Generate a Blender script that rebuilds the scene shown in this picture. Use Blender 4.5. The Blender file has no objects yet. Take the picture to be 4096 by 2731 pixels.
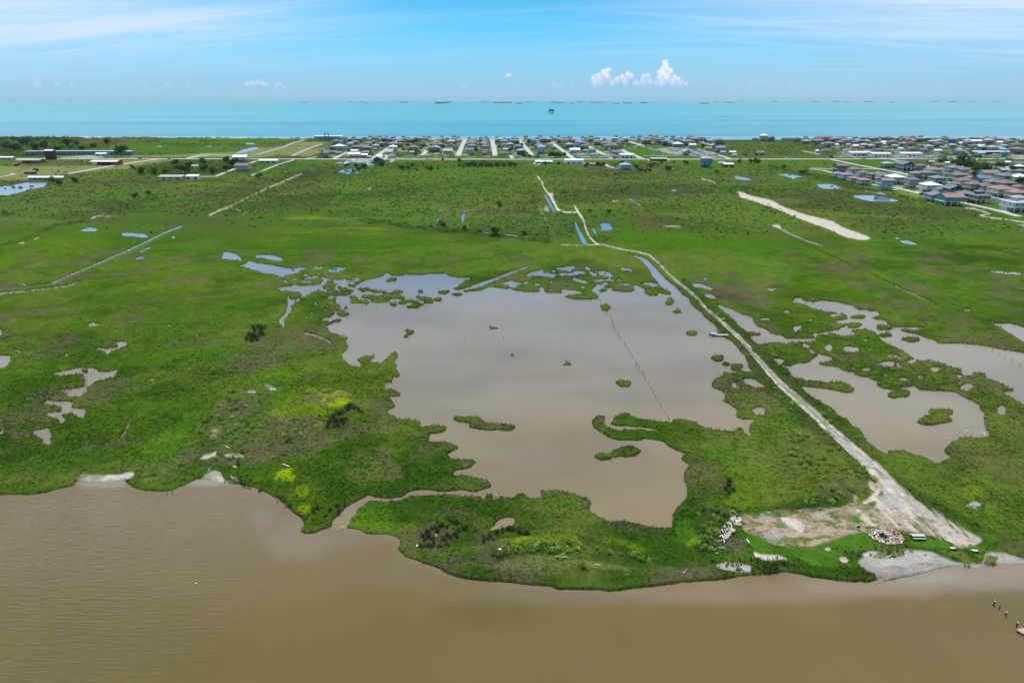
import bpy, math, random
import numpy as np
from mathutils import Vector, Matrix
random.seed(7); RNG = np.random.default_rng(7)
scene = bpy.context.scene
# ------------------------------------------------------------------ camera, light, exposure
H = 90.0                                   # drone height above the water
F = 2732.0                                 # focal length in photo pixels (24 mm on 36 mm)
PITCH = math.atan((1365.5-390.5)/F)
cam_d = bpy.data.cameras.new('camera'); cam = bpy.data.objects.new('camera', cam_d)
scene.collection.objects.link(cam); scene.camera = cam
cam_d.sensor_width = 36.0; cam_d.lens = 36.0*F/4096.0
cam_d.clip_start = 1.0; cam_d.clip_end = 400000.0
cam.location = (0, 0, H); cam.rotation_euler = (math.pi/2-PITCH, 0, 0)
SUN_EL, SUN_AZ = 66.0, -20.0               # azimuth clockwise from +Y
sun_d = bpy.data.lights.new('sun', 'SUN'); sun = bpy.data.objects.new('sun', sun_d)
scene.collection.objects.link(sun)
sun_d.energy = 3.8; sun_d.angle = math.radians(0.53); sun_d.color = (1.0, 0.955, 0.88)
_s = Vector((math.sin(math.radians(SUN_AZ))*math.cos(math.radians(SUN_EL)),
             math.cos(math.radians(SUN_AZ))*math.cos(math.radians(SUN_EL)), math.sin(math.radians(SUN_EL))))
sun.rotation_euler = _s.to_track_quat('Z', 'Y').to_euler()
scene.view_settings.view_transform = 'Standard'; scene.view_settings.look = 'None'
scene.view_settings.exposure = 0.0; scene.view_settings.gamma = 1.0
scene.view_settings.use_curve_mapping = False
scene.cycles.use_denoising = True
scene.cycles.max_bounces = 5; scene.cycles.volume_bounces = 0
scene.cycles.transparent_max_bounces = 12
scene.cycles.caustics_reflective = False; scene.cycles.caustics_refractive = False

def nn(nt, typ, **kw):
    n = nt.nodes.new(typ)
    for k, v in kw.items():
        if k.startswith('in_'): n.inputs[k[3:].replace('_', ' ')].default_value = v
        else: setattr(n, k, v)
    return n
def math_n(nt, op, a, b=None, c=None, clamp=False):
    n = nt.nodes.new('ShaderNodeMath'); n.operation = op; n.use_clamp = clamp
    for i, x in enumerate((a, b, c)):
        if x is None: continue
        if isinstance(x, (int, float)): n.inputs[i].default_value = x
        else: nt.links.new(x, n.inputs[i])
    return n.outputs[0]
def mix_n(nt, fac, a, b, blend='MIX'):
    n = nt.nodes.new('ShaderNodeMix'); n.data_type = 'RGBA'; n.blend_type = blend; n.clamp_factor = True
    for s, x in ((n.inputs[0], fac), (n.inputs[6], a), (n.inputs[7], b)):
        if isinstance(x, (int, float)): s.default_value = x
        elif isinstance(x, tuple): s.default_value = (*x[:3], 1)
        else: nt.links.new(x, s)
    return n.outputs[2]
def ramp_n(nt, fac, lo, hi):
    n = nt.nodes.new('ShaderNodeMapRange'); n.interpolation_type = 'SMOOTHSTEP'
    n.inputs[1].default_value = lo; n.inputs[2].default_value = hi
    nt.links.new(fac, n.inputs[0]); return n.outputs[0]

world = bpy.data.worlds.new('World'); scene.world = world; world.use_nodes = True
nt = world.node_tree; nt.nodes.clear()
tc = nn(nt, 'ShaderNodeTexCoord'); sep = nn(nt, 'ShaderNodeSeparateXYZ'); nt.links.new(tc.outputs['Generated'], sep.inputs[0])
X, Y, Z = sep.outputs
zz = math_n(nt, 'MAXIMUM', Z, 0.0)
zs = math_n(nt, 'MULTIPLY_ADD', zz, 1.9, 0.05)             # the clear deep blue of a high, dust-free sky
cmb = nn(nt, 'ShaderNodeCombineXYZ'); nt.links.new(X, cmb.inputs[0]); nt.links.new(Y, cmb.inputs[1]); nt.links.new(zs, cmb.inputs[2])
sky = nn(nt, 'ShaderNodeTexSky', sky_type='NISHITA', sun_disc=False, sun_elevation=math.radians(SUN_EL),
         sun_rotation=math.radians(SUN_AZ), altitude=0, air_density=1.0, dust_density=0.15, ozone_density=2.5)
nt.links.new(cmb.outputs[0], sky.inputs[0])
SKY_TINT = (0.46, 1.34, 1.46)
skyc = mix_n(nt, 1.0, sky.outputs[0], SKY_TINT, 'MULTIPLY')
zc = math_n(nt, 'ADD', zz, 0.10)
px = math_n(nt, 'DIVIDE', X, zc); py = math_n(nt, 'DIVIDE', Y, zc)
def cirrus(rot, sx, sy, seed, lo, hi, detail=9):
    c = nn(nt, 'ShaderNodeCombineXYZ'); nt.links.new(px, c.inputs[0]); nt.links.new(py, c.inputs[1]); c.inputs[2].default_value = seed
    vr = nn(nt, 'ShaderNodeVectorRotate', rotation_type='Z_AXIS'); vr.inputs['Angle'].default_value = rot
    nt.links.new(c.outputs[0], vr.inputs['Vector'])
    m = nn(nt, 'ShaderNodeMapping'); m.inputs['Scale'].default_value = (sx, sy, 1); nt.links.new(vr.outputs[0], m.inputs[0])
    n = nn(nt, 'ShaderNodeTexNoise'); n.inputs['Scale'].default_value = 1.0; n.inputs['Detail'].default_value = detail
    n.inputs['Roughness'].default_value = 0.62; n.inputs['Distortion'].default_value = 0.25
    nt.links.new(m.outputs[0], n.inputs['Vector']); return ramp_n(nt, n.outputs[0], lo, hi)
ax = math_n(nt, 'ABSOLUTE', math_n(nt, 'ADD', X, 0.03))
side = ramp_n(nt, ax, 0.05, 0.62)
c1 = cirrus(0.26, 0.20, 2.3, 3.1, 0.40, 0.72)
c2 = cirrus(-0.20, 0.18, 2.6, 9.4, 0.42, 0.74)
veil = cirrus(0.05, 0.10, 0.35, 5.0, 0.20, 0.62, 4)
cm = math_n(nt, 'MAXIMUM', math_n(nt, 'MULTIPLY', c1, 0.72), math_n(nt, 'MULTIPLY', c2, 0.66))
cm = math_n(nt, 'MULTIPLY', cm, math_n(nt, 'MULTIPLY_ADD', side, 0.75, 0.30))
cm = math_n(nt, 'ADD', cm, math_n(nt, 'MULTIPLY', math_n(nt, 'MULTIPLY', veil, side), 0.78))
low = ramp_n(nt, zz, 0.10, 0.0)
cm = math_n(nt, 'MULTIPLY', cm, math_n(nt, 'MULTIPLY_ADD', low, -0.85, 1.0), clamp=True)
CIRRUS = (6.4, 8.1, 10.2)
HORIZ = (3.5, 5.4, 7.6)
skyc = mix_n(nt, math_n(nt, 'MULTIPLY', low, 0.88), skyc, HORIZ)
skyc = mix_n(nt, cm, skyc, CIRRUS)
# low cumulus banks over the horizon, part of the sky: soft lobes with boiling edges, sunlit white tops and haze-faded bases painted in
PUFFS = '''2375,318,12,0.9 2395,305,13,0.9 2415,295,13,0.9 2432,284,12,0.9 2440,278,8,0.9 2400,322,16,0.9 2430,310,15,0.9 2380,332,13,0.9 2470,320,12,0.8 2490,312,12,0.8 2512,300,12,0.8 2525,308,11,0.8 2450,332,12,0.8 2500,328,13,0.8 2540,332,9,0.8 2575,308,11,0.7 2590,306,10,0.7 2570,326,12,0.7 2600,328,12,0.7 2548,334,10,0.7 2622,330,9,0.7 2655,252,10,0.9 2668,247,8,0.9 2662,263,12,0.9 2650,276,11,0.9 2670,280,12,0.9 2640,290,11,0.9 2684,287,10,0.9 2655,298,15,0.9 2640,312,14,0.9 2670,312,17,0.9 2700,310,10,0.9 2712,318,10,0.9 2730,326,9,0.9 2745,334,7,0.9 2690,330,14,0.9 2650,332,14,0.9 2720,336,10,0.9 2028,301,7,0.8 2038,304,6,0.8 147,332,12.6,0.45 160,340,9.2,0.45 230,336,10.3,0.4 290,342,10.3,0.4 585,350,9.2,0.3 670,342,10.3,0.4 655,346,8.0,0.4 755,342,6.9,0.4 830,350,9.2,0.3 985,338,9,0.75 1010,334,9,0.75 1032,326,9,0.75 1050,334,10,0.75 1065,340,8,0.75 1105,344,8,0.6 1120,342,9,0.6 1135,348,7,0.6 1190,350,9.2,0.3 1160,350,8.0,0.3 1670,344,6.9,0.3 1850,348,10.3,0.38 1865,346,9.2,0.38 2075,350,9.2,0.35 2218,340,10.3,0.4 2235,346,9.2,0.4 2290,348,9.2,0.3 2932,352,11.5,0.35 3000,349,8.0,0.45 3165,348,9.2,0.4 3395,350,9.2,0.45 3415,354,6.9,0.45 3765,350,5.8,0.35'''
gx_ = math_n(nt, 'DIVIDE', X, math_n(nt, 'MAXIMUM', Y, 0.001)); gz_ = math_n(nt, 'DIVIDE', Z, math_n(nt, 'MAXIMUM', Y, 0.001))
pc = nn(nt, 'ShaderNodeCombineXYZ'); nt.links.new(gx_, pc.inputs[0]); nt.links.new(gz_, pc.inputs[1])
def wn(scale, det, rough):
    n = nn(nt, 'ShaderNodeTexNoise'); n.inputs['Scale'].default_value = scale; n.inputs['Detail'].default_value = det; n.inputs['Roughness'].default_value = rough; nt.links.new(pc.outputs[0], n.inputs['Vector']); return n
wa = wn(150, 5, .62); wb = wn(60, 3, .55)
sb = nn(nt, 'ShaderNodeVectorMath', operation='SUBTRACT'); nt.links.new(wa.outputs['Color'], sb.inputs[0]); sb.inputs[1].default_value = (.5, .5, .5)
sc = nn(nt, 'ShaderNodeVectorMath', operation='SCALE'); nt.links.new(sb.outputs[0], sc.inputs[0]); sc.inputs[3].default_value = .0105
ad = nn(nt, 'ShaderNodeVectorMath', operation='ADD'); nt.links.new(pc.outputs[0], ad.inputs[0]); nt.links.new(sc.outputs[0], ad.inputs[1])
acc = None; accw = None
for q in PUFFS.split():
    u_, v_, r_, d_ = [float(t) for t in q.split(',')]
    yy = (v_-1365.5)/F; fy = math.cos(PITCH)-math.sin(PITCH)*yy; cx_, cz_ = (u_-2048)/F/fy, -(math.sin(PITCH)+math.cos(PITCH)*yy)/fy; rr = r_/F*1.05
    dn = nn(nt, 'ShaderNodeVectorMath', operation='DISTANCE'); nt.links.new(ad.outputs[0], dn.inputs[0]); dn.inputs[1].default_value = (cx_, cz_, 0)
    mr = nn(nt, 'ShaderNodeMapRange', interpolation_type='SMOOTHSTEP'); mr.inputs[1].default_value = rr*1.32; mr.inputs[2].default_value = rr*.6; mr.inputs[3].default_value = 0; mr.inputs[4].default_value = min(1, d_*1.1 if d_ > .5 else d_*1.5); nt.links.new(dn.outputs['Value'], mr.inputs[0])
    acc = mr.outputs[0] if acc is None else math_n(nt, 'MAXIMUM', acc, mr.outputs[0])
    # sunlight painted as white on the upper shoulder of each lobe
    if d_ > .5:
        dn2 = nn(nt, 'ShaderNodeVectorMath', operation='DISTANCE'); nt.links.new(ad.outputs[0], dn2.inputs[0]); dn2.inputs[1].default_value = (cx_-rr*.15, cz_+rr*.5, 0)
        m2 = nn(nt, 'ShaderNodeMapRange', interpolation_type='SMOOTHSTEP'); m2.inputs[1].default_value = rr*1.0; m2.inputs[2].default_value = rr*.35; nt.links.new(dn2.outputs['Value'], m2.inputs[0])
        hw_ = max(.25, min(1, (345-v_)/55)); accw = math_n(nt, 'MULTIPLY', m2.outputs[0], hw_) if accw is None else math_n(nt, 'MAXIMUM', accw, math_n(nt, 'MULTIPLY', m2.outputs[0], hw_))
basef = nn(nt, 'ShaderNodeMapRange', interpolation_type='SMOOTHSTEP'); basef.inputs[1].default_value = (390.5-362)/F*.94; basef.inputs[2].default_value = (390.5-336)/F*.94; basef.inputs[3].default_value = .3; nt.links.new(gz_, basef.inputs[0])
ck = math_n(nt, 'MULTIPLY', acc, math_n(nt, 'MULTIPLY', basef.outputs[0], math_n(nt, 'MULTIPLY_ADD', wb.outputs[0], .9, .5)), clamp=True)
ck = math_n(nt, 'MULTIPLY', ck, math_n(nt, 'GREATER_THAN', Y, 0.02))
ccol = mix_n(nt, accw, (5.4, 6.8, 9.4), (9.6, 9.9, 10.4))
skyc = mix_n(nt, ck, skyc, ccol)
bg = nn(nt, 'ShaderNodeBackground'); bg.inputs[1].default_value = 0.10
nt.links.new(skyc, bg.inputs[0]); wo = nn(nt, 'ShaderNodeOutputWorld'); nt.links.new(bg.outputs[0], wo.inputs[0])

# ------------------------------------------------------------------ geometry helpers
SP, CP = math.sin(PITCH), math.cos(PITCH)
R_E = 7.38e6
def G(u, v, z=0.0):
    """ground point that the photo shows at pixel (u, v)"""
    x = (u-2048.0)/F; y = (v-1365.5)/F
    t = (H-z)/(SP+CP*y)
    return x*t, (CP-SP*y)*t
def depth(Y, z=0.0): return Y*CP+(H-z)*SP
def UV(X, Y, z=0.0):
    d = Y*CP+(H-z)*SP
    return 2048+F*X/d, 1365.5-F*(Y*SP-(H-z)*CP)/d
TL = {'A1': (0, 700, 1.96), 'A2': (1000, 700, 1.96), 'A3': (2000, 700, 1.96), 'A4': (2896, 700, 1.96),
      'B1': (0, 1300, 1.96), 'B2': (1100, 1300, 1.96), 'B3': (2000, 1300, 1.96), 'B4': (2896, 1300, 1.96),
      'C1': (0, 1850, 1.96), 'C2': (1100, 1850, 1.96), 'C3': (2000, 1850, 1.96), 'C4': (2896, 1900, 1.96),
      'F1': (0, 520, 2.297), 'F2': (1024, 520, 2.297), 'F3': (2048, 520, 2.297), 'F4': (3072, 520, 2.297),
      'H1': (3296, 630, 5.88), 'H2': (3696, 630, 5.88),
      'T1': (1240, 530, 4.704), 'T2': (1700, 530, 4.704), 'T3': (2150, 530, 4.704), 'T4': (2600, 530, 4.704),
      'T5': (3096, 530, 4.704), 'T6': (3596, 530, 4.704),
      'D1': (2800, 1980, 5.2267), 'D2': (3380, 2060, 3.92), 'D3': (2780, 1290, 7.84), 'D4': (3940, 2380, 8.7115), 'P': (0, 0, 1.0)}
def nums(s): return [float(t) for t in s.replace(',', ' ').split()]
def tp(tile, pts):
    """survey points read off a detail view -> photo pixels"""
    if isinstance(pts, str): pts = np.array(nums(pts)).reshape(-1, 2)
    o = TL[tile]; pts = np.asarray(pts, float)
    return np.stack([o[0]+pts[:, 0]/o[2], o[1]+pts[:, 1]/o[2]], 1)
def tg(tile, x, y, z=0.0):
    o = TL[tile]; return G(o[0]+x/o[2], o[1]+y/o[2], z)

_perm = np.random.default_rng(3).random((256, 256)).astype(np.float32)
def vnoise(x, y):
    xi = np.floor(x).astype(np.int64); yi = np.floor(y).astype(np.int64)
    fx = (x-xi).astype(np.float32); fy = (y-yi).astype(np.float32)
    fx = fx*fx*(3-2*fx); fy = fy*fy*(3-2*fy)
    x0, x1, y0, y1 = xi & 255, (xi+1) & 255, yi & 255, (yi+1) & 255
    a, b, c, d = _perm[x0, y0], _perm[x1, y0], _perm[x0, y1], _perm[x1, y1]
    return (a*(1-fx)+b*fx)*(1-fy)+(c*(1-fx)+d*fx)*fy
def fbm(x, y, scale, octs=4, seed=0.0, rough=0.5):
    s = 0; w = 0; a = 1.0; f = 1.0/scale; ca, sa = 0.8, 0.6
    for i in range(octs):
        s = s+a*vnoise((x*ca-y*sa)*f+seed+17.3*i, (x*sa+y*ca)*f-seed*1.7+9.1*i); w += a; a *= rough; f *= 2.03
        ca, sa = ca*0.8-sa*0.6, sa*0.8+ca*0.6
    return s/w
def sstep(a, b, x):
    t = np.clip((x-a)/(b-a), 0, 1); return t*t*(3-2*t)

# ------------------------------------------------------------------ survey rasters (photo pixel grid used only as a map sheet, 2 px cells)
RU0, RU1, RV0, RV1, RS = -700, 4800, 532, 2500, 2
NU, NV = (RU1-RU0)//RS, (RV1-RV0)//RS
uu = RU0+RS*(np.arange(NU)+0.5); vv = RV0+RS*(np.arange(NV)+0.5)
UUg, VVg = np.meshgrid(uu, vv)
GX, GY = G(UUg, VVg); GX = GX.astype(np.float32); GY = GY.astype(np.float32)
PXM = (F/depth(GY)).astype(np.float32)        # photo pixels per metre
N40 = fbm(GX, GY, 70, 5, 1.0); N8 = fbm(GX, GY, 11, 4, 5.0); N2 = fbm(GX, GY, 2.6, 3, 9.0); N150 = fbm(GX, GY, 220, 4, 13.0)
def fill(arr, pts, val):
    pts = np.asarray(pts, float); c0 = (pts[:, 0]-RU0)/RS-0.5; r0 = (pts[:, 1]-RV0)/RS-0.5
    n = len(pts); ra, rb = max(0, int(math.ceil(r0.min()))), min(NV-1, int(math.floor(r0.max())))
    x1, y1 = np.roll(c0, -1), np.roll(r0, -1)
    for r in range(ra, rb+1):
        m = (r0 <= r) != (y1 <= r)
        if not m.any(): continue
        xs = np.sort(c0[m]+(r-r0[m])/(y1[m]-r0[m])*(x1[m]-c0[m]))
        for a, b in zip(xs[0::2], xs[1::2]):
            a, b = max(0, int(math.ceil(a))), min(NU-1, int(math.floor(b)))
            if b >= a: arr[r, a:b+1] = val
def ell(x, y, rx, ry, rot=0, wob=0.10, n=26):
    a = np.linspace(0, 2*math.pi, n, endpoint=False); ph = (x*0.37+y*0.11)
    r = 1+wob*np.sin(2*a+ph)+wob*0.8*np.sin(3*a+2.1*ph)+wob*0.5*np.sin(5*a+3.7*ph)
    px_, py_ = rx*r*np.cos(a), ry*r*np.sin(a); c, s = math.cos(rot), math.sin(rot)
    return np.stack([x+px_*c-py_*s, y+px_*s+py_*c], 1)
def stroke(pts, w):
    """ribbon round a polyline, w = one width or one per point"""
    pts = np.asarray(pts, float); w = np.full(len(pts), w) if np.isscalar(w) else np.asarray(w, float)
    d = np.gradient(pts, axis=0); d /= np.maximum(1e-6, np.hypot(d[:, 0], d[:, 1]))[:, None]
    nrm = np.stack([-d[:, 1], d[:, 0]], 1)*w[:, None]/2
    return np.concatenate([pts+nrm, (pts-nrm)[::-1]])
def box1(a, r, ax):
    a = np.moveaxis(a, ax, 0); p = np.concatenate([np.repeat(a[:1], r+1, 0), a, np.repeat(a[-1:], r, 0)])
    c = np.cumsum(p, 0, dtype=np.float64); n = a.shape[0]
    return np.moveaxis(((c[2*r+1:2*r+1+n]-c[:n])/(2*r+1)).astype(np.float32), 0, ax)
def blur(a, r):
    if r < 1: return a
    for _ in range(2): a = box1(box1(a, r, 0), r, 1)
    return a
# ------------------------------------------------------------------ water and land outlines (surveyed)
LAND = np.ones((NV, NU), np.float32)
def W(t, s, val=0): fill(LAND, tp(t, s), val)
def E(t, s, val=1):
    a = nums(s); k = 1.12
    for i in range(0, len(a), 4): fill(LAND, tp(t, ell(a[i], a[i+1], a[i+2]*k+1, a[i+3]*k+1.5)), val)
def CR(t, s, w, val=0):
    w = np.asarray(w)*(1.5 if t[0] == 'A' and np.max(w) < 10 else 1.0); w = float(w) if w.ndim == 0 else w; fill(LAND, tp(t, stroke(np.array(nums(s)).reshape(-1, 2), w)), val)
def cat(*parts): return np.concatenate([tp(t, s) for t, s in parts])
# the sea
COAST = [(-700, 543), (0, 544.5), (450, 548), (1000, 551), (1300, 553.5), (1700, 556), (2100, 557), (2500, 558), (3000, 557.5), (3500, 557), (4096, 556), (4800, 555)]
fill(LAND, COAST+[(4800, 400), (-700, 400)], 0)
# the bay
BAY = cat(('C1', '-1400,252 0,255 80,255 230,255 370,235 480,205 560,180 600,150 650,152 720,152 860,165 900,150 1000,140 1020,170 1060,200 1150,225 1250,222 1275,222 1290,228 1370,220 1440,190 1520,150 1580,128 1640,140 1700,150 1800,160 1880,170 1960,195 2060,238 2140,275 2210,290 2270,340 2310,380 2352,430'),
          ('C2', '0,270 60,285 130,350 170,400 220,440 235,490 200,545 250,560 320,550 370,520 430,490 540,515 600,520 650,530 710,560 880,570 975,595 985,640 960,690 1010,740 1100,765 1200,800 1290,830 1340,870 1400,890 1500,910 1700,935 1900,955 2140,970 2200,985'),
          ('C3', '400,990 600,995 760,995 830,1010 980,1010 1100,990 1280,965 1420,940 1700,935 1900,895 2060,885'),
          ('C4', '300,795 440,765 560,785 700,810 860,830 1000,838 1130,828 1190,812 1300,822 1450,800 1600,770 1750,730 1850,715 1950,722 2050,720 2150,695 2250,688 2352,694 3900,760'),
          ('P', '4800,2520 -700,2520'))
fill(LAND, BAY, 0)
# the large lagoon with its channel to the bay
LAG = cat(('A2', '850,862 880,840 960,815 1030,800 1060,772 1090,775 1100,790 1160,795 1250,785 1350,785 1400,778 1530,775 1570,800 1640,808 1720,808 1740,815 1680,830 1640,855 1620,880 1580,895 1640,905 1700,885 1780,855 1900,815 2000,775 2120,738 2222,699 2226,704 2130,748 2010,792 1900,837 1800,877 1680,907 1660,917 1720,915 1830,903 1840,890 1880,883 1955,885'),
          ('A3', '0,885 40,895 90,890 100,905 200,918 310,918 320,905 290,885 340,885 345,915 380,930 470,930 485,915 460,900 560,905 640,920 700,925 720,915 735,880 790,870 840,890 880,880 1000,870 1080,868 1110,885 1140,905 1130,925 1180,950 1240,950 1240,925 1300,940 1345,940 1330,915 1270,885 1230,840 1190,790 1170,745 1140,710 1120,680 1080,655 1040,640 1040,632 1110,645 1160,670 1200,710 1260,775 1310,830 1370,875 1400,900 1430,940 1480,965 1490,1010 1540,1050 1590,1085 1600,1110 1660,1160 1700,1200 1720,1225 1660,1243 1636,1250 1640,1262 1740,1265 1800,1300'),
          ('B3', '1790,110 1850,170 1910,240 1950,300 1960,340 1980,370 1900,365 1850,375 1750,380 1745,400 1680,425 1660,470 1680,495 1740,515 1770,550 1740,595 1800,620 1860,665 1840,720 1900,745 1990,745 1950,790 1945,830 1970,870 1910,850 1840,835 1720,825 1600,800 1520,760 1440,740 1370,745 1330,765 1200,750 1100,735 1040,725 1000,690 950,688 900,715 870,780 900,790 1000,797 1120,803 1300,827 1220,829 1100,822 950,830 850,810 820,770 825,715 780,710 740,740 725,770 745,810 800,845 860,885 930,900 990,900 1080,910 1130,890 1280,915 1330,960 1400,990 1480,1015 1430,1030 1430,1060 1470,1085 1500,1085 1480,1130 1440,1210 1440,1320 1440,1380 1400,1440 1360,1480'),
          ('C3', '1350,470 1330,520 1280,525 1180,510 1080,485 1010,465 860,460 800,430 720,395 690,370 705,310 660,280 560,250 480,215 400,225 320,235 320,275 240,275 190,240 135,245 130,270 0,275'),
          ('C2', '1730,292 1700,300 1620,300 1600,270 1480,262 1400,245 1250,255 1080,260 950,305 850,310 740,305 620,380 570,450 540,520 430,500 440,440 490,400 560,350 640,305 740,255 750,265 850,285 920,285 1000,270 1050,235 1100,215 1200,215 1300,225 1400,220 1480,215 1560,235 1640,210 1680,195 1690,175 1670,150 1620,130 1540,110 1510,95 1440,95 1380,110 1390,80 1420,60 1500,50 1540,30'),
          ('B2', '1560,1090 1583,1075 1550,1050 1480,1055 1380,1055 1340,1015 1400,985 1437,965 1380,930 1280,915 1200,912 1190,890 1210,850 1290,848 1345,810 1310,790 1230,780 1160,795 1130,790 1143,765 1100,750 1000,740 935,740 930,715 890,700 880,670 940,640 910,590 880,575 900,565 985,560 985,540 940,520 920,505 860,515 865,470 850,455 920,450 925,405 960,412 985,400 970,370 940,340 962,320 940,290 965,250 965,213 920,220 870,270 850,300 790,295 760,290 745,280 790,255 790,237 740,240 700,255 645,265 640,275 660,290 680,335 600,320 560,300 530,260 530,225 570,195 580,165 560,130 570,100 560,90 520,90 440,60 400,45'),
          ('A2', '610,1230 615,1200 600,1185 660,1165 640,1150 560,1140 520,1140 600,1125 640,1115 670,1080 710,1050 720,1030 690,1010 670,985 690,965 760,955 790,970 800,990 850,975 830,950 770,945 790,930 830,905 800,882 820,870'))
fill(LAND, LAG, 0)
W('A2', '800,870 860,875 940,890 1075,915 1070,930 990,930 930,912 860,900 800,880', 1)
E('A2', '1107,823,42,14 1336,914,23,9 1518,920,43,14 1625,937,37,13 1326,961,28,8 1370,973,50,11 1400,998,37,10 1470,978,35,12 1335,1017,25,9 1278,1032,45,13 1297,997,23,8 1240,990,40,13 1180,1005,38,9 1125,1015,25,13 862,995,70,14 908,1013,9,5 1062,962,42,28 1020,990,70,12 940,960,60,14 1145,962,60,14 1160,918,38,11 1120,940,50,9 870,907,38,8 800,943,27,9 830,966,14,5 740,1043,23,9 730,1088,45,21 685,1145,33,12')
W('A2', '-85,715 -30,695 -15,672 35,690 150,706 270,727 340,735 390,725 480,738 400,745 365,770 275,790 270,812 235,800 190,783 100,770 40,745')
E('A2', '337,747,8,5')
W('A1', '1730,655 1755,620 1735,603 1790,605 1860,625 1890,660 1900,672')
W('A2', '35,650 50,632 110,625 180,632 250,655 262,672 220,674 160,665 120,655 80,650')
W('A2', '610,760 620,740 660,725 760,730 745,745 700,755 690,765 640,765')
E('A2', '663,743,22,5')
E('A2', '520,731,30,7 690,832,40,8 440,838,45,6 280,838,16,9 440,785,18,6 560,728,14,4', 0)
W('A2', '530,795 560,800 600,812 635,820 600,835 600,850 580,870 560,860 555,845 580,825 560,810')
W('A2', '210,890 250,878 350,873 480,873 515,880 540,890 600,900 600,920 540,905 500,910 470,940 400,965 385,975 395,985 345,1000 320,1040 340,1045 300,1100 270,1130 265,1160 275,1195 258,1200 245,1175 220,1160 235,1130 275,1080 295,1040 300,985 290,945 300,940 345,925 340,910 280,907 245,915')
E('A2', '352,950,44,26')
CR('A2', '600,925 640,905 700,890 760,878 800,880', 5); CR('A2', '620,950 700,962 780,950 820,930', 7)
CR('A2', '520,880 600,885 690,882', 5); CR('A2', '505,995 520,1010 515,1028', 9); CR('A2', '440,1110 455,1120 440,1138', 8)
CR('A2', '690,870 760,855 850,850', 6); CR('A2', '250,862 400,868 560,870', 4); CR('A2', '330,818 420,815 500,805 540,800', 6)
W('A3', '200,795 240,765 320,745 345,740 330,765 390,775 440,790 400,800 370,800 300,790 250,795')
W('A3', '400,735 480,728 540,715 600,718 570,740 500,745')
W('A3', '480,770 515,770 505,795 485,790'); W('A3', '0,855 40,840 95,828 140,845 250,850 170,855 130,865 130,880 95,885 60,870')
W('A3', '550,820 590,810 640,825 670,830 690,855 650,850 600,835'); W('A3', '690,760 720,755 740,780 770,790 760,800 720,790')
W('A3', '840,765 860,765 880,790 870,805 845,800'); W('A3', '925,740 960,728 1040,740 1030,752 960,745')
W('A3', '920,815 935,812 945,830 970,838 940,840'); W('A3', '1175,845 1200,845 1225,870 1210,880 1180,875')
E('A3', '682,728,14,6 780,872,24,8 650,884,22,6 405,840,14,6 650,772,20,5 830,855,35,5 290,862,22,5', 0)
W('A3', '500,950 560,940 680,925 740,922 775,960 760,975 680,980 580,975 510,960', 1)
E('A3', '970,893,92,19 1330,995,31,24 1385,1072,27,13 1503,1242,38,18 825,1042,36,22 808,905,28,11')
E('B3', '1706,262,42,22 1777,308,30,11 1865,316,42,9 1860,342,45,17 968,458,54,26 523,308,24,14 100,243,11,8 1872,832,34,16 820,1032,58,26')
fill(LAND, tp('B3', ell(980, 997, 112, 46, -0.15)), 1)
E('B2', '1712,24,30,10 1045,44,20,7 1030,93,17,7'); fill(LAND, tp('B2', ell(1062, 64, 42, 14, -0.3)), 1)
W('B2', '1390,735 1410,715 1500,712 1600,720 1620,750 1700,770 1800,775 1890,790 1880,810 1830,830 1760,820 1680,825 1600,818 1520,800 1525,765 1440,758', 1)
E('C2', '1663,278,34,18')
W('B3', '1905,430 1940,420 2000,430 2060,470 2080,495 2040,500 1980,490 1920,460'); W('B3', '1815,470 1840,450 1860,455 1845,475 1900,510 1860,505 1815,490')
E('B3', '2035,682,52,27', 0); W('C2', '1700,530 1715,490 1770,445 1830,420 1890,425 1905,445 1870,490 1800,515 1740,530')
# eastern lagoons
W('A4', '-56,1020 -20,1018 0,1035 50,1050 130,1090 220,1115 235,1160 260,1190 340,1215 370,1245 470,1265 480,1280 600,1285 700,1280 725,1295 640,1310 540,1310 500,1325 400,1310 340,1320 300,1335 260,1330 215,1290 205,1262 285,1255 290,1240 230,1235 180,1230 120,1190 70,1130 0,1075 -40,1040')
W('A4', '535,995 550,965 600,963 620,985 700,1000 760,985 880,995 1000,1025 1050,1060 1150,1065 1200,1070 1225,1095 1150,1120 1200,1137 1270,1140 1280,1170 1340,1195 1480,1195 1550,1200 1560,1212 1480,1215 1390,1207 1385,1220 1440,1240 1500,1250 1570,1275 1650,1300 1665,1320 1700,1327 1850,1322 2000,1335 2150,1365 2352,1395 3650,1560 3650,1980 2352,1801 2280,1766 2240,1736 2180,1716 2190,1701 2280,1690 2220,1666 2170,1636 2050,1591 2040,1561 1980,1551 1940,1566 1880,1571 1860,1546 1860,1526 1800,1506 1740,1501 1740,1486 1660,1466 1600,1456 1500,1456 1450,1416 1390,1376 1330,1346 1250,1306 1210,1270 1195,1235 1140,1215 1080,1208 990,1220 1030,1245 1000,1260 930,1260 880,1250 830,1235 790,1258 690,1245 800,1235 850,1222 905,1215 910,1200 950,1190 960,1170 880,1160 880,1145 960,1135 965,1115 920,1085 800,1072 700,1045 620,1015 580,1008')
E('A4', '1050,1115,52,14 1020,1178,60,18 1255,1199,58,16 1260,1258,48,14 1465,1292,67,16')
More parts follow.
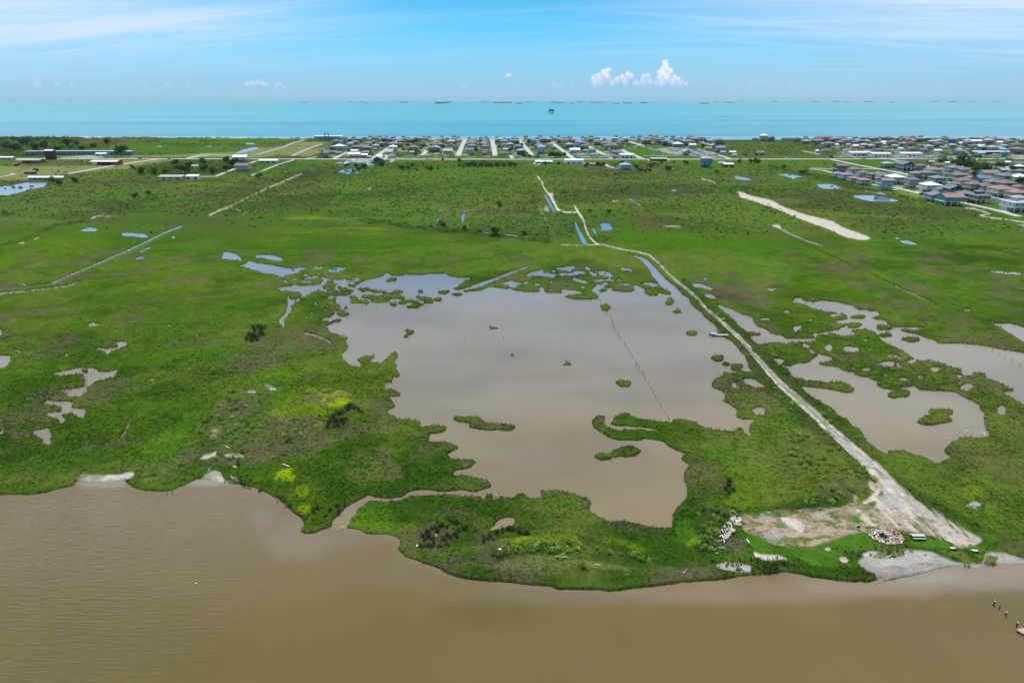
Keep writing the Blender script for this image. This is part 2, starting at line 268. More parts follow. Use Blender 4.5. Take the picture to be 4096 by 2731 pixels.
W('B4', '385,265 440,262 490,285 480,300 560,300 620,305 660,295 700,260 740,240 800,240 850,255 850,280 790,290 730,300 760,315 840,325 890,330 930,355 1000,380 1060,405 1130,415 1200,445 1190,470 1250,500 1300,510 1370,510 1380,490 1440,490 1490,475 1530,510 1600,515 1720,520 1800,525 1860,560 1940,595 2000,625 1995,650 2030,690 2035,760 2050,810 2075,850 2060,880 1990,885 1900,880 1850,890 1790,920 1760,950 1735,970 1740,1000 1780,1030 1760,1055 1690,1080 1635,1085 1620,1050 1540,1025 1430,990 1340,985 1290,990 1300,1030 1240,990 1180,950 1130,905 1080,830 1000,790 960,740 900,710 850,660 770,620 700,575 640,530 600,485 640,480 700,490 800,500 900,520 960,535 1010,530 1020,510 990,480 940,450 860,445 780,450 700,440 600,425 540,410 500,380 505,350 450,320 400,290')
E('B4', '512,303,50,18 1375,543,75,28 1700,687,78,27 1655,746,116,33')
E('B4', '998,192,52,22 1275,308,50,18 1465,290,30,14 1655,348,35,16 2175,670,34,32 1320,245,45,8 1900,490,44,26 1540,412,24,9 825,180,26,20 1850,405,20,12 655,168,30,7 1110,350,34,8 1265,393,12,8 935,240,10,5', 0)
E('A4', '575,1203,30,11 375,898,35,7 490,1075,30,7 680,1140,14,6 320,1135,40,7 870,1100,45,9 1900,1060,34,5', 0)
W('A4', '2085,1150 2130,1140 2230,1160 2300,1175 2352,1195 3650,1340 3650,1560 2352,1310 2250,1250 2170,1200'); E('A4', '2180,1150,60,13')
W('A4', '1970,752 2100,753 2250,763 2330,770 2320,785 2200,776 2080,760')
CR('A4', '1150,782 1330,865 1470,930 1620,998', [4, 8, 10, 8]); W('A4', '1365,515 1450,515 1530,545 1480,550 1400,535'); W('A4', '1320,488 1360,490 1400,500 1350,504')
CR('A4', '445,432 550,482 660,527 775,562', 4)
W('A4', '715,75 800,70 880,80 940,105 860,110 770,108'); W('A4', '985,165 1100,158 1240,165 1390,208 1240,212 1120,205'); E('A4', '1195,182,22,7 845,93,13,5')
W('A4', '2260,390 2400,383 3650,420 3650,450 2352,405'); W('F4', '60,405 190,402 300,425 370,450 240,455 150,425'); E('F4', '198,418,10,6 263,447,16,7')
W('F4', '920,385 1040,383 1160,405 1250,425 1190,427 1050,411'); W('F4', '1220,385 1440,380 1350,402 1290,412'); W('F4', '2060,640 2160,640 2260,700 2180,697 2100,665')
W('A3', '780,385 830,378 870,385 865,405 895,415 860,435 790,438 800,410'); W('A3', '715,415 745,420 745,440 762,465 745,468 728,440'); W('A3', '1825,12 1900,14 1990,38 1940,42 1860,35')
W('A3', '583,365 592,365 622,430 657,480 692,548 650,540 625,490 600,430'); W('A3', '340,148 362,160 397,220 438,300 425,302 385,235')
W('A3', '1505,850 1560,850 1640,875 1680,895 1640,902 1580,885 1520,880'); W('A3', '1595,930 1650,935 1690,960 1685,975 1640,970 1610,955')
E('A3', '1610,815,14,8 1380,122,40,4', 0); CR('A3', '1010,180 1060,215 1110,245', 7); CR('A3', '810,560 900,585 1000,612 1040,634', 5)
W('A1', '-1400,70 0,90 80,85 170,65 250,57 380,57 340,95 280,105 200,125 140,145 60,160 0,160 -1400,235'); E('A1', '105,98,18,7 160,100,20,7 250,92,22,4 40,108,8,8')
W('A1', '580,430 640,430 700,412 745,415 770,440 700,442 620,440'); W('A1', '940,458 990,452 1080,460 1140,465 1170,488 1110,490 1030,480 960,475')
CR('A1', '410,850 560,785 700,725 850,660 1010,590 1150,525 1290,455 1430,400', 11); CR('A1', '120,880 300,862 410,850', 5)
CR('A1', '-1400,1050 0,935 150,915 350,895 540,868 650,825', [60, 20, 12, 10, 11, 6]); CR('A1', '1095,605 1140,585 1188,565', 7)
W('A1', '1058,658 1080,645 1145,640 1150,650 1080,662'); E('A1', '735,1174,45,8 610,1140,34,3 1360,488,14,6 1332,1182,22,4', 0)
W('B1', '905,135 985,132 1003,155 940,185 870,210 845,245 820,205 750,190 760,180 840,190 930,175 920,150')
W('B1', '410,390 420,378 540,355 600,340 670,338 760,345 770,370 850,368 925,350 895,410 820,425 740,450 680,490 680,530 640,545 620,565 540,560 520,530 460,520 470,508 560,500 640,490 675,460 670,430 650,410 650,385 540,395 480,395'); E('B1', '668,365,22,9')
W('B1', '345,625 355,595 400,588 430,600 500,598 575,605 555,650 650,660 675,685 660,728 620,728 590,705 565,690 550,675 490,678 490,645 440,630')
W('B1', '250,825 330,815 370,800 385,815 420,812 380,835 405,865 405,890 385,940 335,938 330,900 290,880 260,850'); W('B1', '150,870 220,868 180,882'); W('B1', '185,815 230,800 225,815')
W('B1', '-1400,235 0,237 80,240 82,300 60,325 0,342 -1400,350'); W('B1', '-100,30 0,33 18,50 5,100 -100,100'); E('B1', '520,240,11,12 448,235,12,4 465,720,10,18 143,207,26,6 1190,432,34,5 1552,88,16,6 500,760,14,8', 0)
CR('B1', '938,905 1000,810 1060,710 1130,620', [16, 13, 8, 3]); CR('A2', '418,1240 500,1255 570,1280 620,1305 635,1332', 14)
CR('F1', '1080,145 1200,145 1330,146 1395,155', 5); CR('F1', '1395,153 1600,149 1900,151 2120,156', 6); W('F2', '-220,222 -140,190 -60,165 50,158 10,176 -100,205'); E('F1', '2290,127,62,4', 0)
W('F2', '740,390 800,365 890,355 945,360 930,380 960,395 920,405 880,400 850,412 820,395'); E('F2', '890,392,22,12')
W('A2', '1465,340 1485,338 1480,375 1465,378'); W('A2', '1665,305 1687,300 1682,340 1670,375 1655,370 1660,340'); E('A2', '1490,275,9,8 1680,283,11,6', 0)
CR('A2', '1820,450 1880,458', 7); CR('A2', '1990,468 2110,483', 7)
# winding tidal creeks that break the marsh edge into hummocks
_c1 = fbm(GX*.55, GY, 20, 3, 701.); _c2 = fbm(GX*.5, GY, 11, 3, 711.)
for t_, q_, w_ in (('A2', '140,790 400,740 620,775 850,800 860,870 1080,900 1240,930 1220,1010 960,1010 780,950 740,1040 640,1130 500,1120 420,1000 330,940 220,880', .020), ('A3', '330,760 620,720 900,750 1060,740 1180,800 1260,880 1330,930 1140,930 1050,870 760,880 480,900 200,900 80,860', .020), ('A4', '250,1150 560,1170 900,1150 950,1240 1150,1220 1180,1300 900,1330 500,1310 330,1200', .012), ('B4', '380,190 760,120 1180,110 1350,230 1700,380 1900,420 1800,500 1250,480 900,340 700,240 480,270', .010), ('B1', '180,520 430,540 700,640 560,800 200,760', .012)):
    _m = np.zeros((NV, NU), bool); fill(_m, tp(t_, q_), True); LAND[_m & ((np.abs(_c1-.5) < w_) | (np.abs(_c2-.47) < w_*.6))] = 0
S_f = blur(LAND, 1); S_n = blur(LAND, 2); wv = sstep(1500, 1950, VVg).astype(np.float32)
SHORE = S_f*(1-wv)+S_n*wv
WIDE = blur(LAND, 7)
# ------------------------------------------------------------------ land cover
C = dict(marsh=(.056, .102, .009), dark=(.028, .064, .006), bright=(.052, .128, .008), lime=(.088, .140, .010), yellow=(.27, .34, .006),
         olive=(.105, .130, .024), tan=(.19, .16, .08), brown=(.105, .078, .050), mud=(.052, .040, .028), dmud=(.030, .025, .022), sand=(.50, .43, .355), pink=(.41, .275, .205),
         wetsand=(.37, .335, .30), gravel=(.34, .33, .31), scrub=(.082, .112, .028), dscrub=(.034, .052, .014), lawn=(.060, .134, .014), hay=(.195, .205, .075), wet=(.30, .265, .225), red=(.12, .07, .04))
COL = np.empty((NV, NU, 3), np.float32); COL[:] = C['marsh']
ROUGH = np.ones((NV, NU), np.float32)*0.5        # 0 mown .. 1 rank growth; drives relief and scatter
BUSH = np.zeros((NV, NU), np.float32)            # shrub density
def over(m, c, w=None):
    c = np.array(C[c] if isinstance(c, str) else c, np.float32); w = w or (slice(None), slice(None))
    COL[w] = COL[w]*(1-m[..., None])+c*m[..., None]
def mask(polys, r, rag, soft, noise):
    q = np.concatenate(polys); g = 6*r+3
    w = (slice(max(0, int((q[:, 1].min()-RV0)/RS)-g), max(0, min(NV, int((q[:, 1].max()-RV0)/RS)+g))),
         slice(max(0, int((q[:, 0].min()-RU0)/RS)-g), max(0, min(NU, int((q[:, 0].max()-RU0)/RS)+g))))
    m = np.zeros((NV, NU), np.float32)
    for p in polys: fill(m, p, 1)
    r = int(r*1.5) if r > 3 else r; m = blur(m[w], r); return sstep(0.5-soft, 0.5+soft, m+rag*(1.5 if r > 1 and rag >= 1 else 1)*(noise[w]-0.5)*np.minimum(1, 4*m)), w
def P(c, t, s, r=6, rag=1.2, soft=.3, a=1.0, nz='8', rough=None, bush=None, kind='p', w=8):
    if kind == 'p': polys = [tp(t, q) for q in s.split('|')]
    elif kind == 'e': q = nums(s); polys = [tp(t, ell(*q[i:i+4])) for i in range(0, len(q), 4)]
    else: polys = [tp(t, stroke(np.array(nums(q)).reshape(-1, 2), w)) for q in s.split('|')]
    m, wd = mask(polys, r, rag, soft, NZ[nz]); m = m*a
    if c: over(m, c, wd)
    if rough is not None: ROUGH[wd] = ROUGH[wd]*(1-m)+rough*m
    if bush is not None: BUSH[wd] = BUSH[wd]*(1-m)+bush*m
NZ = {'8': N8, '40': N40, '2': N2, '82': 0.5*N8+0.5*N2, '840': .5*N8+.5*N40}
# natural mosaic of the marsh
over(sstep(.42, .60, N150)*.85, 'dark'); over(sstep(.50, .70, fbm(GX, GY, 60, 4, 31.))*.7, 'olive'); over(sstep(.52, .72, fbm(GX, GY, 34, 4, 41.))*.55, 'bright')
over(sstep(.47, .64, fbm(GX, GY, 26, 5, 51.))*.7, 'dark'); over(sstep(.56, .72, fbm(GX*.45, GY, 30, 4, 61.))*.55, 'lime')
# scrub belt landward of the marsh
P(None, 'P', '-700,905 0,885 300,872 830,862 1000,860 1500,872 1700,915 2230,965 2400,985 2480,905 2700,912 2860,955 3100,935 3200,900 3400,905 3700,965 4096,935 4800,930 4800,520 -700,520', 8, .9, .25, nz='40', rough=.8, bush=.55)
belt = sstep(985, 850, VVg+60*(N40-.5)); over(belt*.9, 'scrub'); over(belt*sstep(.45, .60, fbm(GX*.6, GY, 90, 5, 71.))*.7, 'olive'); over(belt*sstep(.52, .64, fbm(GX*.6, GY, 120, 5, 81.))*.6, 'brown'); over(belt*sstep(.50, .60, fbm(GX*.7, GY, 70, 5, 85.))*.6, 'dscrub')
over(belt*sstep(.5, .62, fbm(GX*.5, GY, 40, 4, 91.))*.5, 'lawn')
BUSH *= 0.35+0.65*sstep(.42, .6, fbm(GX, GY, 60, 4, 101.)); 
P('lawn', 'P', '1500,640 2300,640 2300,655 2100,730 1650,760 1200,740 1350,690', 10, 1.4, .3, .35, nz='40')
P('bright', 'P', '-700,890 900,880 1400,905 1750,930 2200,985 2200,1060 1500,1060 900,1100 400,1180 -700,1180', 14, 1.2, .35, .45, nz='40', rough=.35, bush=0)
P('lime', 'A1', '1250,560 1600,700 1700,880 1450,1010 1100,1010 950,900 1050,700|0,700 400,560 750,480 900,520 500,760 200,840 0,850', 14, 1.2, .3, .55, nz='40')
P('bright', 'A3', '1000,400 1500,480 2200,480 2352,620 2352,900 1900,880 1500,780 1330,760 1150,600 900,560 800,500', 12, 1.0, .3, .65, nz='40', rough=.35)
P('bright', 'A4', '0,480 900,560 1500,600 2352,760 2352,1000 1700,1000 1000,880 300,800 0,760', 14, 1.2, .3, .5, nz='40', rough=.35)
P('brown', 'A3', '1480,790 1700,800 2100,850 2250,960 2050,1040 1800,1020 1640,960 1500,900', 10, 1.8, .3, .6, nz='8')
P('dmud', 'A3', '1620,900 1780,925 1960,985 1900,1000 1780,985 1680,960|1800,860 1860,870 1840,880', 3, 2.2, .2, .7, nz='2')
P('brown', 'A4', '1480,1090 1650,1120 1600,1165 1500,1150|1020,620 1180,640 1100,670', 6, 2., .3, .6)
P('brown', 'A3', '1680,620 1960,620 1950,650 1720,650', 4, 2, .3, .6); P('red', 'A3', '600,240 800,250 1150,270 1330,390 1100,300 900,280|1000,375 1300,380 1400,410 1100,400|480,60 860,60 900,100 600,90', 4, 2, .3, .55)
P('dmud', 'A1', '-100,285 40,285 110,305 155,322 120,335 -100,335', 3, 1, .3, .8); P('dmud', 'F2', '385,425 440,405 540,410 570,425 520,440 420,440', 3, 1.5, .3, .8, rough=1)
P('brown', 'F4', '0,380 60,392 200,400 60,402|0,125 300,130 400,160 200,165 0,150', 2, 1.5, .3, .7)
P('brown', 'A3', '620,35 720,38 730,60 640,58|1780,0 2060,35 2000,60 1900,45', 3, 1.5, .3, .8)
# western marsh near the camera
P('dark', 'B1', '0,420 300,480 700,760 900,960 300,1000 0,1050', 14, 1.2, .35, .45, nz='40'); P('brown', 'B1', '330,560 420,560 540,570 530,600 430,600|60,860 200,850 260,880 120,900', 3, 1.8, .3, .8)
P('bright', 'B1', '1080,960 1400,780 1600,600 1700,520 1850,500 1800,540 1560,760 1440,900 1380,1080 1200,1090 1120,1050|1900,760 2000,640 2200,500 2300,480 2260,560 2100,740 2000,790', 5, 1.4, .4, .75, rough=.3)
P('bright', 'B1', '700,990 1100,960 1150,1040 1180,1140 1050,1020 900,1000', 6, 1., .3, .5)
P('scrub', 'B1', '1520,860 1560,760 1700,640 1750,560 1900,520 2200,470 2240,500 2000,640 1900,780 2352,860 2352,1050 1900,1120 1500,1090 1400,1180 1250,1280 1080,1230 1100,1120 1380,1080', 6, 1.4, .3, .75, rough=1, bush=.55)
P('brown', 'B1', '1680,640 1900,600 2000,620 1900,720 1700,720|1380,1040 1700,960 1900,1050 2060,1000 2000,1060 1500,1120', 5, 1.8, .3, .6, nz='2')
P('pink', 'B1', '1650,850 1700,835 1725,855 1680,900 1640,905', 2, 1.4, .3, .7, nz='2'); P('sand', 'B1', '1560,1060 1600,1030 1690,1000 1700,1035 1620,1060|1740,1025 1800,1015 1900,1015 1915,1045 1800,1050|1820,1120 1855,1115 1850,1130|1940,530 2000,528 2010,542 1950,545|2080,505 2110,492 2130,500 2180,510 2120,516', 1, 1.6, .2, 1, nz='2', rough=.1)
P('sand', 'C1', '600,150 640,95 700,95 780,104 880,108 940,103 990,88 1060,84 1050,120 1000,142 860,168 640,160', 2, .5, .2, 1, nz='2', rough=0, bush=0)
P('sand', 'C1', '1560,130 1640,78 1690,68 1750,90 1760,140 1890,175 1700,155 1600,150|1800,110 1850,118 1880,150 1820,140', 2, .9, .2, 1, nz='2', rough=0, bush=0)
P('bright', 'C1', '0,190 300,215 560,150 590,130 600,160 480,215 230,265 0,260|1000,130 1030,200 1150,232 1280,228 1260,190 1100,180 1060,140|1290,190 1500,130 1640,60 1660,80 1440,205 1300,235', 3, .8, .3, .6)
P('dark', 'C1', '1650,40 1750,60 1900,130 2100,180 2352,330 2352,440 2200,300 1960,205 1860,150 1740,90', 5, 1, .3, .6)
P('scrub', 'C1', '0,120 300,60 640,20 1100,0 1100,60 900,90 640,85 450,120 200,150 0,150', 4, 1.6, .3, .6, rough=1, bush=.35); P('olive', 'C1', '0,150 300,110 640,60 640,100 560,130 300,180 0,180', 3, 1.2, .3, .8)
P('yellow', 'B2', '330,590 400,535 520,530 600,600 560,650 440,640 380,610|140,610 200,595 240,610 200,630|310,780 370,770 390,810 340,835|230,880 300,850 320,880 260,915|60,1150 140,1150 160,1190 100,1230 0,1220 0,1180|0,700 120,700 130,720 20,725', 5, 2.6, .35, .9, nz='82')
P('yellow', 'B2', '100,560 320,520 330,600 450,650 420,720 180,760 0,720 0,600', 8, 1.8, .3, .35); P('yellow', 'C2', '160,370 240,340 300,380 230,410|170,200 260,200 250,270 190,270', 4, 1.2, .3, .5)
P('brown', 'B2', '0,740 200,720 300,760 260,880 80,980 0,960', 6, 1.6, .3, .5, rough=1, bush=.5); P('bright', 'B2', '150,1010 350,860 420,900 300,1060 180,1100|830,960 1080,930 1080,1010 860,1010', 6, 1.4, .3, .7)
P('olive', 'B2', '850,760 1120,760 1180,900 1000,880 860,920 780,860|1000,1020 1300,980 1250,1080 1000,1090|600,1010 900,1060 1000,1200 700,1250 560,1150', 8, 1.4, .3, .6); P('brown', 'B2', '820,750 1140,750 1180,800 1150,850 1080,790 900,800|880,1160 1000,1150 1020,1185 900,1190', 5, 1.8, .3, .45)
P('bright', 'C2', '620,400 740,310 850,320 1000,330 900,420 700,470 560,520', 6, 1, .3, .9); P('lime', 'C2', '560,500 900,460 1150,480 1150,600 1100,720 1000,720 960,600 700,540', 8, 1.2, .3, .85, rough=.3)
P('dark', 'C2', '1450,330 1800,330 1700,480 1350,420 1150,340 1400,260|1300,540 1600,560 1600,680 1350,680', 8, 1.2, .3, .55); P('olive', 'C2', '1600,440 1720,480 1700,540 1620,580 1560,480|900,360 1300,380 1280,440 1000,440', 6, 1.4, .3, .6)
P('lime', 'C2', '1300,680 1800,610 2352,570 2352,620 1900,660 1600,700 1400,760 1200,800 1020,740 1150,680', 5, 1.2, .3, .8)
P('dscrub', 'C2', '1450,790 1600,720 1700,690 2352,640 2352,770 1900,790 1600,800', 4, 1, .3, .85, rough=1, bush=.95)
P('dscrub', 'C3', '0,690 200,640 500,650 800,690 1200,740 1340,790 1340,830 1200,810 900,770 600,720 300,730 0,770', 4, .8, .3, .9, rough=1, bush=1.)
P(None, 'C3', '0,690 200,650 500,660 760,700 760,730 500,720 250,730 0,750', 4, 1, .3, .35)
P((.17, .18, .06), 'C3', '0,790 200,745 500,750 800,790 1150,840 1100,870 800,850 300,830 0,830', 4, .8, .3, .95, rough=.9, bush=.12); P((.17, .18, .06), 'C2', '1400,790 1900,800 2352,770 2352,850 1900,850 1500,810', 4, .8, .3, .9)
P((.022, .058, .006), 'C3', '0,860 400,900 800,920 1100,880 1700,860 1900,880 1700,940 1400,950 1100,1000 800,1010 300,1000 0,940', 5, .8, .3, .95, rough=.9); P((.022, .058, .006), 'C2', '1290,830 1400,830 1800,870 2352,900 2352,1000 1800,950 1380,890', 5, .8, .3, .95, rough=.9)
P('tan', 'C3', '0,850 600,855 1000,890 1300,830 1600,830 1680,880 1400,900 1000,880 600,890 0,870', 3, 1.6, .3, .4, nz='2')
P('yellow', 'C3', '700,560 900,600 1100,670 1400,700 1500,590 1560,620 1400,730 1100,710 850,630', 4, 1.4, .3, .5); P('yellow', 'C3', '0,600 600,590 620,620 0,640', 3, 1.4, .3, .3)
P('dark', 'C3', '300,400 700,420 1000,520 1100,640 900,620 600,540 200,500', 8, 1.2, .3, .5); P('bright', 'C3', '350,300 600,280 680,330 620,380 400,350|1250,620 1380,590 1400,500 1500,440 1500,620 1300,660', 5, 1.2, .3, .7)
P('brown', 'C3', '320,240 480,230 680,300 690,380 800,440 900,480 1300,580 1330,600 1100,560 800,480 640,400 600,280', 4, 1.6, .3, .55); P('mud', 'C3', '840,470 1000,490 1240,560 1320,590 1180,570 960,510', 2, 1.6, .3, .6, nz='2')
P('lime', 'C3', '1750,260 2352,200 2352,340 1900,370 1800,320', 8, 1, .3, .8); P('lime', 'B4', '0,900 300,960 520,1250 500,1380 100,1440 0,1380', 10, 1, .3, .8, rough=.7); P('bright', 'B3', '1550,950 1900,900 2352,800 2352,1100 1900,1150 1600,1050', 10, 1.2, .3, .7)
P('olive', 'C3', '2000,260 2352,230 2352,320 2080,340', 6, 1.4, .3, .5)
P('dscrub', 'C3', '1560,400 1700,360 1900,380 1850,420 1720,450 1700,620 1690,700 1560,760 1500,700 1580,600', 4, 1, .3, .9, rough=1, bush=.95); P('brown', 'C3', '1680,590 1900,600 1920,700 1700,730', 5, 1.6, .3, .7, nz='2')
P('bright', 'B3', '1960,600 2352,480 2352,760 2200,800 2000,780|2200,560 2352,560 2352,800', 10, 1, .3, .8); P('olive', 'B3', '1860,840 2040,870 2020,960 1900,940', 5, 1.2, .3, .7)
P('dark', 'B3', '1200,770 1500,800 1760,880 1960,950 1800,930 1450,870|1730,1200 1840,1200 1850,1350 1740,1360', 6, 1, .3, .7)
P('scrub', 'B4', '400,850 560,800 800,860 980,960 1080,1060 1200,1200 1100,1280 960,1340 850,1440 500,1440 700,1360 800,1150 600,1130 440,1030', 6, 1.1, .3, .85, rough=1, bush=.8); P('dscrub', 'C4', '400,260 540,200 900,120 1150,110 900,250 700,280 450,275', 4, .8, .3, .9, rough=1, bush=.95)
P('brown', 'B4', '620,1040 720,1030 800,1060 760,1110 650,1090', 4, 1.4, .3, .7)
P('dark', 'B4', '1400,1100 1700,1100 2000,1180 1900,1300 1500,1200|2100,900 2352,950 2352,1100 2050,1050', 10, 1.4, .35, .6); P('yellow', 'B4', '1820,1180 1960,1190 1980,1240 1850,1210|1800,1320 2000,1280 2060,1350 1900,1370|2050,1420 2160,1430 2150,1470 2060,1460', 5, 1.8, .3, .5)
P('lime', 'B4', '1800,900 2100,900 2150,1020 1900,1020 1790,960', 6, 1, .3, .7); P('scrub', 'B4', '2200,1080 2352,1060 2352,1250 2220,1260', 6, 1.4, .3, .7, bush=.4)
P('olive', 'B4', '2030,660 2352,680 2352,850 2070,820', 8, 1.3, .3, .6); P('lime', 'B4', '1000,40 1140,50 1200,100 1100,110', 4, 1, .3, .6)
P('bright', 'B4', '1250,1150 1500,1300 1800,1500 2100,1560 1700,1400 1400,1200', 5, 1, .3, .5)
# ragged ground-cover mottling
_mm = (VVg > 1000)*LAND
over(_mm*sstep(.50, .60, fbm(GX, GY, 16, 5, 501., .6))*.38, 'olive'); over(_mm*sstep(.52, .62, fbm(GX, GY, 13, 5, 511., .6))*.42, 'dark'); over(_mm*sstep(.56, .66, fbm(GX, GY, 22, 5, 521., .6))*.35, 'lime'); over(_mm*sstep(.55, .66, fbm(GX, GY, 19, 5, 531., .62))*.5, 'brown'); over(_mm*sstep(.52, .64, fbm(GX, GY, 60, 5, 533., .6))*sstep(1500, 3200, UUg)*.45, 'olive')
# the dirt track down the causeway and the clearing at its end
TRK = cat(('A3', '740,550 800,548 880,568 960,588 1080,608 1170,630 1250,700 1320,780 1400,850 1470,905 1540,970 1620,1060 1750,1170 1850,1260 1960,1372'))
TRK2 = cat(('B4', '200,205 260,265 340,360 430,460 560,575 700,700 830,830 950,935 1080,1050 1200,1170'))
P('dscrub', 'P', ' '.join('%f,%f' % tuple(p) for p in TRK[8:]), 3, 1, .3, .6, kind='s', w=64, rough=1, bush=.7)
P('dscrub', 'P', ' '.join('%f,%f' % tuple(p) for p in TRK2), 4, 1.2, .3, .55, kind='s', w=125, rough=1, bush=.6)
P('dscrub', 'B4', '1220,1190 1500,1350 1800,1500 2100,1650 2352,1760|1290,1180 1480,1300 1700,1480 1900,1560 2000,1680', 4, 1.2, .3, .6, kind='s', w=50, rough=1, bush=.8)
P('sand', 'P', ' '.join('%f,%f' % tuple(p) for p in TRK[:5]), 0, .3, .3, .9, kind='s', w=3.5, rough=0, bush=0, nz='2')
m0 = np.zeros((NV, NU), np.float32); fill(m0, stroke(TRK[4:], [5, 6, 7, 8, 9, 9, 10, 11, 12, 13, 15][:len(TRK)-4]), 1); fill(m0, stroke(TRK2, [15, 18, 22, 26, 29, 32, 35, 40, 44, 48]), 1)
fill(m0, tp('C4', '1090,-100 1190,-100 1290,0 1400,130 1550,260 1700,380 1850,470 2010,520 1950,545 1850,560 1760,530 1600,430 1450,350 1330,380 1230,330 1250,180 1240,80'), 1)
m0 = sstep(.35, .65, blur(m0, 1)+.35*(N2-.5)+.25*(N8-.5)); over(m0, 'sand'); ROUGH *= 1-m0; BUSH *= 1-m0
_a0 = G(2996, 1404); _a1 = G(3508, 1897); _th = math.atan2(_a1[1]-_a0[1], _a1[0]-_a0[0]); _l = GX*math.cos(_th)+GY*math.sin(_th); _p = -GX*math.sin(_th)+GY*math.cos(_th)
_st = fbm(_l*.12, _p, 1.5, 4, 561., .6); over(m0*sstep(.48, .60, _st)*.65, 'gravel'); over(m0*sstep(.50, .40, fbm(_l*.15, _p, 1.1, 4, 581., .6))*.5, 'tan'); over(m0*sstep(.58, .68, fbm(GX, GY, 2.5, 4, 591.))*.6, 'olive'); over(m0*sstep(.62, .72, _st)*.5, 'dmud')
P('olive', 'P', ' '.join('%f,%f' % tuple(p) for p in TRK[6:]), 0, .9, .3, .7, kind='s', w=3.5, nz='2')
P('gravel', 'P', ' '.join('%f,%f' % tuple(p) for p in TRK2), 0, 1.2, .3, .95, kind='s', w=7, nz='2'); P('olive', 'P', ' '.join('%f,%f' % tuple(p) for p in TRK2[:7]), 0, 1.2, .3, .8, kind='s', w=5, nz='2'); P('brown', 'P', ' '.join('%f,%f' % tuple(p+np.array([10, -2])) for p in TRK2), 1, 2., .3, .5, kind='s', w=7, nz='2')
P('lawn', 'C4', '160,460 320,490 360,580 600,600 680,560 780,500 960,480 990,300 1080,250 1140,300 1080,400 1150,440 1220,540 1400,540 1560,500 1700,510 1820,560 2010,560 2100,580 2000,620 1800,590 1560,580 1400,560 1200,590 1000,600 880,680 900,740 700,720 560,640 460,620 240,600', 4, .5, .3, 1, rough=.08, bush=0)
P('bright', 'C4', '160,460 320,490 360,580 640,610 820,650 800,700 560,640 240,600|1080,530 1200,540 1180,580 1080,580', 3, .6, .3, .7)
P('olive', 'C4', '380,430 700,400 960,380 980,480 780,500 660,580 400,560', 5, 1.4, .3, .8, rough=.15, bush=0)
P('gravel', 'C4', '170,320 370,310 360,400 280,440 180,420|1150,240 1280,220 1380,320 1350,370 1250,400 1160,330|1540,320 1650,330 1740,400 1640,400 1560,370', 4, 2.8, .35, .95, nz='82', rough=0, bush=0)
P('dmud', 'C4', '200,330 350,340 340,400 220,400|1550,330 1640,340 1690,380 1600,380', 4, 2, .3, .45, nz='2')
P('olive', 'C4', '160,320 900,280 1000,300 980,460 700,560 400,560 240,440', 4, 2.2, .3, .5, nz='82', rough=0, bush=0)
P('pink', 'C4', '120,400 240,430 330,490 400,540 600,560 640,480 560,420 720,400 640,350 430,350 400,420 330,460 200,400|890,280 960,200 1060,170 1060,220 1000,240 920,300|1070,350 1150,310 1250,390 1200,410 1100,380|1620,390 1700,380 1760,440 1660,430', 3, 3.4, .35, .75, nz='82', rough=0, bush=0)
_gx0, _gy0 = G(2996, 1404); _gx1, _gy1 = G(3508, 1897); _a = math.atan2(_gy1-_gy0, _gx1-_gx0); _al = GX*math.cos(_a)+GY*math.sin(_a); _pe = -GX*math.sin(_a)+GY*math.cos(_a)
def mot(c, t, q, nz, lo, hi, a, r=3):
    m, w = mask([tp(t, q)], r, 0, .4, N2); over(m*sstep(lo, hi, nz[w])*a, c, w)
_s1 = fbm(GX*.55+GY*.2, GY*2.0, 3.2, 4, 541., .6); _s2 = fbm(GX, GY, 3.0, 4, 551., .6); _s3 = fbm(_al*.16, _pe*1.1, 1.6, 4, 561., .6)
CLR = '130,330 400,290 900,270 1100,190 1240,180 1400,300 1560,360 1700,500 1200,420 980,470 700,560 600,590 380,560 300,500 150,440'
mot('lawn', 'C4', CLR, _s1, .50, .60, .8); mot('olive', 'C4', CLR, _s2, .52, .62, .7); mot('pink', 'C4', CLR, _s1, .47, .36, .7); mot('tan', 'C4', CLR, fbm(GX, GY, 4., 4, 601., .6), .5, .6, .7); mot('gravel', 'C4', CLR, _s2, .40, .34, .5); mot('pink', 'C4', CLR, fbm(GX, GY*1.8, 2.2, 4, 571., .6), .54, .62, .6)
P('sand', 'C4', '430,340 560,350 640,400 620,460 500,400|1020,270 1070,280 1060,300|1150,180 1220,90 1230,130 1180,210 1100,240 1080,220|230,610 300,640 420,640 500,660 480,680 300,670 240,640|780,575 830,575 830,600 790,598|900,650 960,645 985,680 960,700 910,685|1060,630 1150,600 1230,610 1160,650 1080,650', 2, .9, .25, .95, nz='2', rough=0, bush=0)
P('wet', 'C4', '1060,660 1120,650 1200,660 1300,620 1400,590 1500,600 1640,615 1700,650 1800,690 2020,700 2050,610 2200,620 2352,670 3900,690 3900,790 2352,700 2050,725 1750,740 1450,805 1200,830 1180,790 1100,740 1040,710', 3, .25, .2, 1, nz='2', rough=0, bush=0)
P('wetsand', 'C4', '1120,640 1400,590 1640,615 1700,660 1500,700 1250,740 1150,700', 6, .6, .3, .6, rough=0); P('wetsand', 'C4', '2050,610 2200,620 2352,665 2352,690 2150,665', 3, .5, .3, .7)
P('wetsand', 'C3', '1690,820 1720,795 1850,800 1960,820 1970,870 1850,860 1740,850', 2, .8, .3, .95, rough=0, nz='2'); P('wet', 'C4', '400,760 460,740 520,765 470,772', 2, .8, .3, .8, rough=0)
_wq = '1060,660 1200,640 1400,590 1640,615 1800,690 2050,715 2200,640 2352,680 2352,700 2050,725 1750,740 1450,805 1200,830 1100,740'
